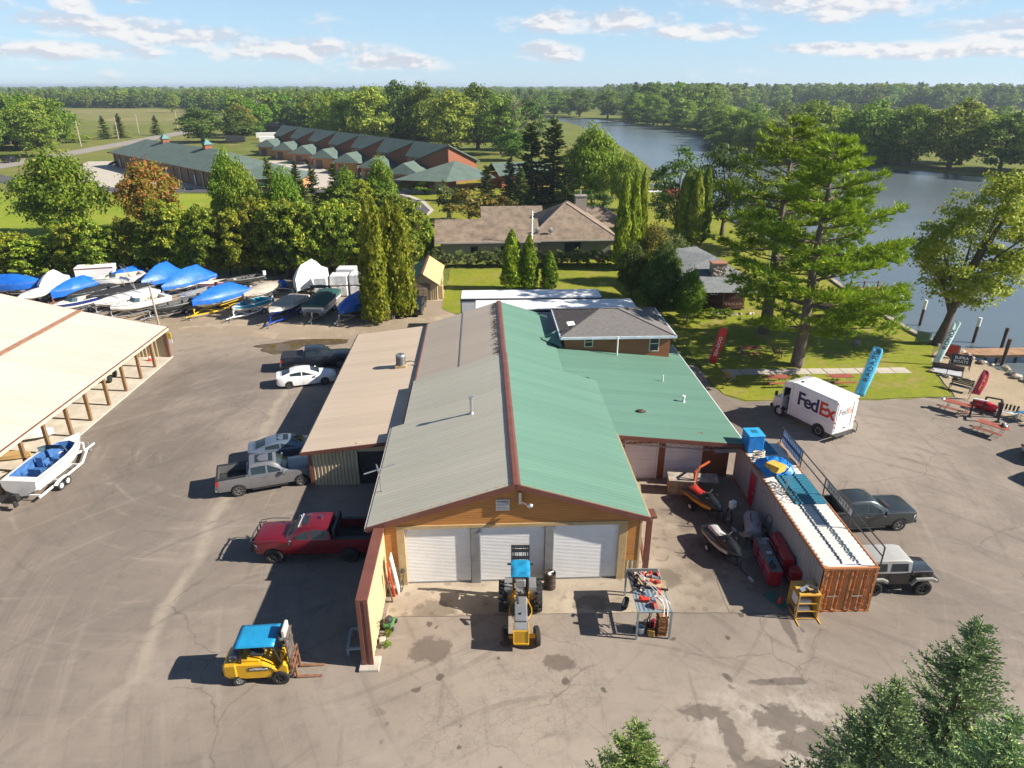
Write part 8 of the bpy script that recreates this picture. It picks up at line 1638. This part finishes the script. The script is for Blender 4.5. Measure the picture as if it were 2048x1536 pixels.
for i in range(3):p=MB();p.bb(-.7,.7,-.22+i*.15,-.09+i*.15,.42,.45);p.build('seat_slat',WHITE,o)
for i in range(6):p=MB();p.box((-.6+i*.24,.3,.72),(.14,.03,.5),rx=.2);p.build('back_slat',DT,o)
for sx in(-1,1):p=MB();p.bar((sx*.66,-.25,0),(sx*.66,-.25,.6),.06);p.bar((sx*.66,.25,0),(sx*.66,.3,.9),.06);p.build('leg',WHITE,o)
o=thing('boat_lift','pontoon boat on a lift at a far dock past the tall cedars','boat',(40.5,168,0),15);p=MB();p.bb(-3,3,-1.3,1.3,.6,1.5);p.build('hull',GEL,o,bevel=.15);p=MB();p.bb(-2,1,-1.2,1.2,3.0,3.12);p.build('canopy',DARKM,o)
for x in(-2,1):
 for y_ in(-1.1,1.1):p=MB();p.bar((x,y_,1.4),(x,y_,3.0),.06);p.build('post',GALV,o)
p=MB();p.bb(-5,5,-3.2,-1.8,.1,.3);p.build('deck',WHITE,o)
o=thing('river_pavilion','small pavilion with red roof at the river edge beyond the cedars','pavilion',(38.2,146,0),10)
for x in(-2,2):
 for y_ in(-1.5,1.5):p=MB();p.bar((x,y_,0),(x,y_,2.3),.15);p.build('post',WOODP,o)
p=MB();p.poly([(-2.6,-2,2.3),(2.6,-2,2.3),(2.6,0,3.3),(-2.6,0,3.3)]);p.poly([(2.6,2,2.3),(-2.6,2,2.3),(-2.6,0,3.3),(2.6,0,3.3)]);p.build('roof',mat('pavilion_red',(.36,.07,.05)),o)
for k,(x,y_)in enumerate(((-167.5,262),(-170.5,303),(-176,345),(-179,372),(-184,430))):
 o=thing('utility_pole','wooden utility pole along the country road, '+['nearest','second nearest','middle','second farthest','farthest'][k]+' one','pole',(x,y_,0),8,'roadside utility poles');p=MB();p.tube([(0,0,0),(.1,0,9.8)],[.22,.15],7);p.build('pole',mat('pole_wood',(.42,.36,.29)),o);p=MB();p.bar((-.9,0,9.2),(1.0,0,9.2),.14);p.build('crossarm',mat('pole_wood',(.42,.36,.29)),o)
for k,(x,y_,m_,lx,lb)in enumerate(((-112,318,DARKM,8,'black enclosed trailer beyond the long garage'),(-98,316,WHITE,6,'white enclosed trailer next to the black one'),(-106,342,WHITE,9,'white covered boat parked along the far drive'),(-96,350,WHITE,7,'white trailer end-on along the far drive'),(-97,372,DARKM,6,'dark truck parked by the far outbuilding'))):
 o=thing('parked_trailer',lb,'trailer',(x,y_,0),10,'trailers beyond the garage');p=MB();p.bb(-lx/2,lx/2,-1.2,1.2,.7,3.0);p.build('body',m_,o,bevel=.1);wheel(o,-.5,1.2,.4,.2);wheel(o,-.5,-1.2,.4,.2);wheel(o,.5,-1.2,.4,.2)
o=thing('covered_trailer','black tarped trailer on the forecourt before the long garage','trailer',(-116,224,0),30);p=MB();rr=random.Random(6);p.grid([[(-3+6*i/8,-1.2+2.4*j/5,.5+1.3*(1-((i-4)/4.4)**2)*(1-((j-2.5)/2.8)**4)+rr.uniform(-.1,.1))for j in range(6)]for i in range(9)]);p.build('tarp',T_BLACK,o,smooth=45);wheel(o,0,1.2,.4,.25);wheel(o,0,-1.2,.4,.25)
o=thing('marker_post','small white marker post in the meadow behind the cedars','post',(-55.5,112,0),0);p=MB();p.cyl((0,0,0),(0,0,1.1),.16,n=8);p.build('post',WHITE,o);p=MB();p.ell((0,0,1.15),(.2,.2,.12),8,4);p.build('cap',WHITE,o)
def pl(proto_h,proto_r,name,label,cat,proto,x,y,h,r,group=None,m=None,rz=None):
 return plant(name,label,cat,proto,x,y,r/proto_r,h/proto_h,group,m,rz)
for k,(x,y_)in enumerate(((-4.95,23.4),(-5.0,24.05))):pl(2.4,1.5,'weed_tuft','green weed growing at the foot of the screen wall, '+('nearer its free end' if k==0 else 'nearer the doors'),'weed',P_BUSH[k],x,y_,.35,.22,'weeds at the wall',L_LIME)
nearA=conifer(31,10.8,3.4,1.0,L_BLUE,dz=.15,nb=11,step=.085,tl=.19,tw=.013,droop=.15,k=6,prof=.95,zfine=6.0,jit=.55)
nearB=conifer(32,8.8,2.9,1.0,L_BLUE2,dz=.15,nb=11,step=.085,tl=.19,tw=.013,droop=.15,k=6,prof=.95,zfine=5.2,jit=.55)
plant('blue_spruce','tall blue spruce in the foreground corner, its tip above the others','spruce',nearA,12.15,13.0,1,1,'foreground spruces',rz=10)
plant('blue_spruce','blue spruce in the foreground just before the tallest one, second highest tip','spruce',nearA,9.15,11.3,1.0,.985,'foreground spruces',rz=120)
plant('blue_spruce','blue spruce in the very corner of the foreground, dark and dense','spruce',nearA,11.0,10.2,1.05,1.0,'foreground spruces',rz=250)
plant('blue_spruce','low blue spruce tip at the lower edge before the big spruces','spruce',nearA,7.55,9.9,.8,.90,'foreground spruces',rz=300)
plant('blue_spruce','single pale green spruce tip at the lower edge, apart from the big spruces','spruce',nearB,3.42,12.0,.95,.985,'foreground spruces',rz=40)
wp=whitepine(41,19.6,7.4,3.0,L_PINE,nbr=108,tufts=58,tl=.50,tw=.032,nn=19,bias=(.3,-.1));wp2=whitepine(42,20.6,7.0,6.0,L_PINE,nbr=80,tufts=42,tl=.50,tw=.032,nn=18)
plant('white_pine','big white pine with a bare lower trunk in front of the garden walk','pine',wp,27.0,56.1,1,1,'pines on the lawn',rz=0)
plant('white_pine','white pine whose grey trunk stands behind the big one, nearer the porch','pine',wp2,27.3,64.8,1,1,'pines on the lawn',rz=80)
cw=deciduous(43,17.2,4.7,2.8,L_WIL,nc=165,per=125,ls=.33,shape='egg',gap=1.1,trunk_r=.42,lean=(3.2,-.6),asp=.6)
plant('cottonwood','leaning cottonwood with thin foliage on the quay beside the dock','tree',cw,43.0,61.2,1,1,rz=0)
big=column(44,12.9,2.5,L_CED2,n=24000,ls=.34,tops=12,lump=.3,base=.03,taper=.55)
plant('white_cedar','tall many-topped cedar standing alone between the covered boats and the shed','cedar',big,-11.3,70.2,1,1)
for x,y,h,r,lb in((2.13,81.5,7.3,1.25,'tallest of three cedars on the lawn behind the white trailers'),(4.2,81.4,6.7,1.05,'middle one of three cedars on the lawn behind the white trailers'),(6.7,81.3,4.8,1.0,'smallest, pointed cedar of three behind the white trailers'),(-10.8,97,6.0,.8,'slim cedar at the gable end of the tan house, shorter of two'),(-9.5,97.6,6.5,.95,'slim cedar at the gable end of the tan house, taller of two')):
 pl(10,1.2,'columnar_cedar',lb,'cedar',P_COL[rnd.randrange(3)],x,y,h,r,'columnar cedars')
rank([pl(10,1.2,'columnar_cedar','x','cedar',P_COL[i],x,y,h,r,'cedar trio by the house')for i,(x,y,h,r)in enumerate(((17.2,91,12.6,1.15),(18.6,91.2,12.4,1.0),(20.0,93,12.9,.8)))],'tall columnar cedar in the trio beside the tan house chimney end, %s')
rank([pl(10,1.2,'columnar_cedar','x','cedar',P_COL[i%3],x,y,h,r,'cedar row behind the cabin')for i,(x,y,h,r)in enumerate(((29.4,106.6,11.2,1.2),(31.0,105.9,11.3,1.25),(32.8,107.3,11.9,1.1),(30.2,108,11.6,1.0)))],'tall columnar cedar in the dense row behind the porch cabin, %s')
x=-66.0;i=0;scr=[]
while x<-11.5:
 y=88.6+rnd.uniform(-.8,.8)-max(0,(x+30))*.02
 h=rnd.uniform(7.2,9.0)if x<-44 else rnd.uniform(8.6,11.2)
 if x<-57:h=rnd.uniform(5.8,7.2)
 scr.append(pl(9,2.3,'white_cedar','x','cedar',P_CED[i%3],x,y,h,rnd.uniform(1.9,2.7),'cedar screen behind the boats'))
 x+=rnd.uniform(1.75,2.3);i+=1
rank(scr,'yellow-green cedar in the long screen behind the boat yard, %s')
rank([pl(9,2.3,'white_cedar','x','cedar',P_CED[k%3],-33+k*2.7,93+rnd.uniform(-1,1.5),rnd.uniform(8.6,10.2),rnd.uniform(2.0,2.6),'second cedar row')for k in range(9)],'cedar in the taller back row of the boat yard screen, %s')
rm=random.Random(17)
rank([pl(9,2.5,'mixed_tree','x','tree',P_CED[k%3]if k%3 else P_ROUND[k%2],-44+k*2.05+rm.uniform(-1,1),rm.uniform(98,122),rm.uniform(7.5,10),rm.uniform(2.4,3.2)if k%3 else rm.uniform(.9,1.15),'thicket behind the cedar screen',[L_MAPLE,L_DEC,L_CED2][k%3])for k in range(15)],'tree in the thicket between the boat yard screen and the resort, %s')
pl(12,8,'maple_tree','rounded bright green tree on the meadow beyond the cedar screen','tree',P_ROUND[0],-70.5,115.5,13.2,7.6,m=L_MAPLE)
pl(12,8,'maple_tree','tree turning red and brown in front of the long green-roofed garage','tree',P_ROUND[1],-58.0,119.5,11.7,5.6,m=L_RED)
rank([pl(14,3.6,'spruce_tree','x','spruce',P_SPR[k%2],x,y,h,r,'spruces before the resort')for k,(x,y,h,r)in enumerate(((-43.7,139,10.6,3.0),(-39.1,141,9.8,2.4),(-35.1,138,9.3,2.7),(-31.8,142,9.2,2.4),(-28.4,137,9.1,2.7),(-23.5,134,8.2,2.6),(-26.5,131,6.5,2.4),(-36,133,7.0,2.6),(-20.5,129,6.5,2.2)))],'young spruce in the row before the green-roofed resort, %s')
pl(14,3.6,'spruce_tree','tall dark spruce behind the tan house, first of the close pair','spruce',P_SPR[0],8.0,150,16.2,5.8,'dark spruce pair')
pl(14,3.6,'spruce_tree','tallest dark spruce behind the tan house, beside the lime-green tree','spruce',P_SPR[1],12.6,149,17.4,6.2,'dark spruce pair')
rank([pl(14,3.6,'spruce_tree','x','spruce',P_SPR[k%2],x,y,h,r,'low spruces')for k,(x,y,h,r)in enumerate(((3.5,152,9,3.2),(-1.5,148,8,3.0),(5.5,143,8,3.2),(15,141,9,3.4)))],'low dark spruce at the foot of the tall dark pair, %s')
pl(12,8,'locust_tree','lime-green spreading tree between the dark spruces and the river','tree',P_ROUND[0],20.4,145,15.4,6.4,m=L_LIME)
pl(12,8,'locust_tree','smaller lime-green tree hanging over the lawn beside the river','tree',P_ROUND[1],26.5,139,10.5,4.4,m=L_LIME)
for k,(x,y,h,r,mm,lb)in enumerate(((-4.5,126,6.2,5.2,L_BRN,'wide bronze-green bush right behind the tan house ridge'),(-8.5,128,7.5,2.6,L_BUSH,'grey-green upright bush beside the curving drive'),(1.6,126,5,3.0,L_BRN,'low bronze bush behind the tan house roof'),(18.5,128,6,4.2,L_DARK,'dark round bush on the lawn behind the house chimney'),(24.5,122,5,3.2,L_DEC,'green bush on the lawn near the cedar trio'))):
 pl(2.4,1.5,'bush',lb,'bush',P_BUSH[k%2],x,y,h,r,m=mm)
pl(2.4,1.5,'clipped_bush','clipped round bush at the stone-based resort wall, bright green','bush',P_BUSH[0],-16.0,163,3.0,3.0,m=L_LIME)
pl(2.4,1.5,'clipped_bush','clipped round bush at the stone-based resort wall, darker green','bush',P_BUSH[1],-20.0,165,3.0,2.4,m=L_MAPLE)
pl(15,6,'oak_tree','open-crowned tree against the river, beside the red roofed pavilion','tree',P_OAK[0],29.5,111,14.4,4.6)
pl(15,6,'oak_tree','dark broad tree against the river behind the pines','tree',P_OAK[1],38.2,114,15.2,5.6)
pl(15,6,'oak_tree','dark tree at the river bank behind the big pine','tree',P_OAK[0],40.5,102,12,4.8,m=L_DARK)
for k,(x,y,h,r,mm,lb)in enumerate(((17.6,69.6,7.2,2.6,L_DARK,'dark shrubby tree at the back corner of the workshop'),(20.4,68.6,5.6,1.9,L_MAPLE,'bright green small tree before the cabin porch'),(19.9,84,7.4,2.8,L_BRN,'bronze-leaved tree left of the cabin roof'),(16.2,78,6.2,2.4,L_DARK,'dark tree between the trailers and the cabin'),(19.4,76,6.8,2.4,L_DARK,'dark tree pressed against the cabin roof'),(24.5,92,4.5,2.6,L_BUSH,'grey-green bush behind the cabin chimney'))):
 pl(12,8,'small_tree',lb,'tree',P_ROUND[k%2],x,y,h,r,m=mm)
rank([pl(2.4,1.5,'bush','x','bush',P_BUSH[k%2],20.4+k*1.5,70.3-.2*k,1.2,.9,'bushes below the porch',L_MAPLE)for k in range(4)],'low leafy bush below the cabin porch, %s')
rank([pl(2.4,1.5,'hedge_shrub','x','shrub',P_BUSH[k%2],-8.0+k*1.4,93.4+rnd.uniform(-.3,.3),rnd.uniform(2.0,2.7),rnd.uniform(1.3,1.6),'hedge along the tan house')for k in range(19)],'grey-green shrub in the hedge along the tan house wall, %s')
DEC=[L_DEC,L_DEC2,L_DARK,L_DEC,L_MAPLE]
rank([pl(24,9,'deciduous_tree','x','tree',P_TALL[k%3],x,y,h,r,'grove behind the resort',DEC[k%5]if k!=4 else L_DEC2)for k,(x,y,h,r)in enumerate(((-58,286,22,9),(-47,282,24,10),(-37,290,26,10),(-27,284,25.5,9.5),(-15,262,22.5,11),(-6,284,25,10),(3,262,21,8.5),(13,281,19,8),(-66,300,21,8),(6,240,10,6)))],'large broad-leaved tree in the grove behind the resort roofs, %s')
pl(12,8,'willow_tree','bright yellow-green willow behind the stepped green roofs','tree',P_ROUND[0],-66,318,15,7,m=leaf('willow_leaves',(.14,.17,.012),(.26,.27,.02),(.3,.3,.04),.2))
pl(24,9,'deciduous_tree','grey-green lower tree to the right of the yellow-green willow','tree',P_TALL[1],-52,300,16,7.5,m=L_DEC2)
dt=dead_tree(3,20)
for k,(x,y,s,lb)in enumerate(((8,258,.95,'bare dead tree in the grove behind the resort'),(-118,372,.85,'bare brownish tree behind the dark oaks, left one'),(-103,380,.8,'bare brownish tree behind the dark oaks, right one'))):
 o=thing('dead_tree',lb,'tree',(x,y,0),40*k,'bare trees');o.scale=(s*1.3,s*1.3,s);obj('trunk',dt,o)
for k,(x,y,h,r,mm,lb)in enumerate(((-128,322,15.2,11,L_DARK,'wide dark oak beyond the long garage, front one'),(-113,326,13.5,8.5,L_DARK,'dark oak beyond the long garage, lower right one'),(-120,352,16,8.5,L_BRN,'olive tree between the dark oaks and the far road'),(-121,372,18.2,9.5,L_MAPLE,'bright green round tree beside the far road'))):
 pl(24,9,'deciduous_tree',lb,'tree',P_TALL[k%3],x,y,h,r,m=mm)
rank([pl(24,9,'roadside_tree','x','tree',P_TALL[k%3],x,y,h,r,'wood across the road',[L_DEC2,L_PINE,L_DEC,L_MAPLE][k%4])for k,(x,y,h,r)in enumerate(((-186,268,21,9),(-178,284,18,8),(-195,300,21,9),(-188,318,19,9),(-206,330,20,9),(-197,350,20,9),(-190,300,16,7),(-184,335,16,8),(-210,280,22,9),(-199,372,19,9),(-188,392,19,8),(-186,360,17,7),(-196,258,20,9),(-204,244,19,9),(-192,244,17,8),(-215,262,21,9),(-222,300,21,9),(-218,320,20,9),(-210,300,18,8),(-203,285,14,7),(-214,350,20,9),(-205,400,19,9),(-198,425,18,9)))if x<-.575*y-3],'tree in the wood across the country road, %s')
rw=random.Random(31)
rank([pl(24,9,'woodland_tree','x','tree',P_TALL[k%3],-(.60+.30*rw.random()**1.4)*yy-4,yy,rw.uniform(15,21),rw.uniform(6.5,9),'near edge of the left woods',[L_DEC2,L_PINE,L_DEC,L_LIME,L_MAPLE][k%5])for k,yy in enumerate([rw.uniform(255,430)for _ in range(34)])],'tree at the near edge of the left-hand woods, %s')
for k,(x,y,h,r,lb)in enumerate(((-170,345,13,4.5,'spruce at the roadside, left of the close pair'),(-166,352,14,4.8,'spruce at the roadside, right of the close pair'),(-158,372,12,4.5,'single blue-grey spruce beyond the road'))):
 pl(14,3.6,'spruce_tree',lb,'spruce',P_SPR[k%2],x-12,y,h*.8,r*.8,'roadside spruces')
rank([pl(2.4,1.5,'roadside_shrub','x','shrub',P_BUSH[k%2],-(.57+.13*(k*.37%1))*(325+k*11),325+k*11,rnd.uniform(3,5),rnd.uniform(5,8),'roadside shrubs',[L_LIME,L_DEC2,L_MAPLE][k%3])for k in range(18)],'green shrub along the edge of the dry field, %s')
rank([pl(24,9,'riverbank_tree','x','tree',P_TALL[k%3],x,y,h*.98,r*.92,'trees on the far bank',[L_DEC2,L_DEC,L_WIL,L_DEC2,L_DEC][k%5])for k,(x,y,h,r)in enumerate(((93,240,14,8),(104,233,20,10),(113,232,17,9),(122,229,20.5,11),(131,222,19,10),(139,214,21,11),(147,203,18,10),(152,190,17,10),(160,178,18,10),(97,262,15,8),(98,284,15.5,9),(99,306,14,8),(113,340,15,9),(117,365,15,9),(119,395,17,10),(112,430,18,10),(104,470,19,11),(98,505,20,11),(88,560,22,12),(70,590,22,12),(120,252,17,9),(135,240,18,10),(150,226,19,11),(160,205,19,11),(170,190,18,11)))],'full-crowned tree on the far bank of the river, %s')
rb=random.Random(21)
rank([pl(24,9,'riverbank_shrub','x','shrub',P_TALL[k%3],FB[j][0]+rb.uniform(2,6),FB[j][1]+rb.uniform(2,5),rb.uniform(5,9.5),rb.uniform(5,7.5),'shrubs on the far bank',[L_DEC2,L_DEC,L_DEC2][k%3])for k,j in enumerate(range(17,51))],'low bushy growth at the water edge of the far bank, %s')
def wood(name,label,crown,pts):
 me=bpy.data.meshes.new(name);me.from_pydata([p[:3]for p in pts],[],[])
 a=me.attributes.new('sc','FLOAT_VECTOR','POINT');a.data.foreach_set('vector',[c for p in pts for c in(p[3],p[3],p[4])])
 a=me.attributes.new('rz','FLOAT','POINT');a.data.foreach_set('value',[p[5]for p in pts])
 o=obj(name,me);tag(o,label,'woods',kind='stuff')
 ng=bpy.data.node_groups.new(name,'GeometryNodeTree')
 ng.interface.new_socket('Geometry',in_out='INPUT',socket_type='NodeSocketGeometry');ng.interface.new_socket('Geometry',in_out='OUTPUT',socket_type='NodeSocketGeometry')
 gi=ng.nodes.new('NodeGroupInput');go=ng.nodes.new('NodeGroupOutput')
 ip=ng.nodes.new('GeometryNodeInstanceOnPoints');oi=ng.nodes.new('GeometryNodeObjectInfo');oi.inputs[0].default_value=crown;oi.inputs['As Instance'].default_value=True
 n1=ng.nodes.new('GeometryNodeInputNamedAttribute');n1.data_type='FLOAT_VECTOR';n1.inputs[0].default_value='sc'
 n2=ng.nodes.new('GeometryNodeInputNamedAttribute');n2.data_type='FLOAT';n2.inputs[0].default_value='rz'
 cx=ng.nodes.new('ShaderNodeCombineXYZ')
 l=ng.links.new
 l(gi.outputs[0],ip.inputs['Points']);l(oi.outputs['Geometry'],ip.inputs['Instance']);l(n2.outputs[0],cx.inputs[2]);l(cx.outputs[0],ip.inputs['Rotation']);l(n1.outputs[0],ip.inputs['Scale']);l(ip.outputs[0],go.inputs[0])
 o.modifiers.new('trees','NODES').node_group=ng
 return o
src=[pl(18,8,'riverbank_tree','bushy tree on the far bank where the river bends away','tree',P_FAR[k],x,y,16,8,'trees at the river bend')for k,(x,y)in enumerate(((64,612),(52,622),(40,618)))]
rank(src,'bushy tree on the far bank where the river bends away, %s')
srcs=[pl(16,4.2,'conifer_tree','dark conifer at the far end of the road','spruce',P_FSPR[k],x,y,16,4.5,'conifers at the road end')for k,(x,y)in enumerate(((-178,640),(-170,655)))]
crowns=[o.children[0]for o in src]+[o.children[0]for o in srcs]
for c in crowns[:3]:pass
r2=random.Random(99)
def inpoly(x,y,poly):
 c=False;j=len(poly)-1
 for i in range(len(poly)):
  if((poly[i][1]>y)!=(poly[j][1]>y))and x<(poly[j][0]-poly[i][0])*(y-poly[i][1])/(poly[j][1]-poly[i][1])+poly[i][0]:c=not c
  j=i
 return c
zones=[([(-460,230),(-225,235),(-222,330),(-290,440),(-335,520),(-530,830),(-900,900),(-620,420)],560,(13,20),.3),([(-150,420),(-70,330),(8,320),(14,540),(-25,590),(-170,600)],330,(13,20),.12),([(-470,830),(-340,825),(-235,600),(-200,620),(-160,610),(-300,640),(-300,700),(-20,650),(60,620),(300,900),(200,1400),(-700,1400)],620,(12,21),.15),([(-560,835),(-330,830),(-215,620),(-150,640),(-150,900),(-560,960)],330,(15,21),.3),([(110,560),(125,420),(220,700),(470,1010),(520,1300),(200,1350)],380,(19,27),.35),([(470,1010),(660,740),(1000,800),(1200,1300),(600,1350)],420,(19,27),.35),([(300,820),(480,760),(640,735),(700,800),(480,1010)],160,(20,27),.35),([(175,215),(300,190),(330,330),(260,430),(170,330)],26,(9,15),0),([(130,330),(230,420),(280,560),(200,620),(125,430)],40,(8,15),0),([(-3500,1500),(3500,1500),(4500,3200),(-4500,3200)],2600,(13,23),.2),]
buck=[[]for _ in crowns]
for poly,n,(h0,h1),cf in zones:
 xs=[p[0]for p in poly];ys=[p[1]for p in poly];k=0
 while k<n:
  x,y=r2.uniform(min(xs),max(xs)),r2.uniform(min(ys),max(ys))
  if not inpoly(x,y,poly):continue
  h=r2.uniform(h0,h1);k+=1;far=1.0 if y<1400 else 2.2
  if r2.random()<cf:
   b=3+r2.randrange(2);buck[b].append((x,y,0,h/16*r2.uniform(.8,1.2)*far,h/16,r2.uniform(0,6.28)))
  else:
   b=r2.randrange(3);buck[b].append((x,y,0,h/18*r2.uniform(.85,1.3)*far,h/18,r2.uniform(0,6.28)))
for c,pts,lb in zip(crowns,buck,('distant broad-leaved woods spreading to the horizon, round crowns','distant broad-leaved woods spreading to the horizon, taller crowns','distant broad-leaved woods spreading to the horizon, bushy crowns','dark conifers among the distant woods','pointed dark conifers among the far treeline')):
 wood('distant_woods',lb,c,pts)
hz=MB();hz.bb(-9100,9100,-520,14100,-3.2,36)
hm=bpy.data.materials.new('air');hm.use_nodes=True;n_=hm.node_tree;n_.nodes.clear()
vo_=nd(n_,'ShaderNodeVolumePrincipled',{'Color':(.70,.84,1.0,1),'Density':.00016,'Anisotropy':.2})
o_=nd(n_,'ShaderNodeOutputMaterial',{'Volume':vo_.outputs[0]})
tag(hz.build('haze',hm),'thin bluish summer haze over the far woods','haze',kind='stuff')
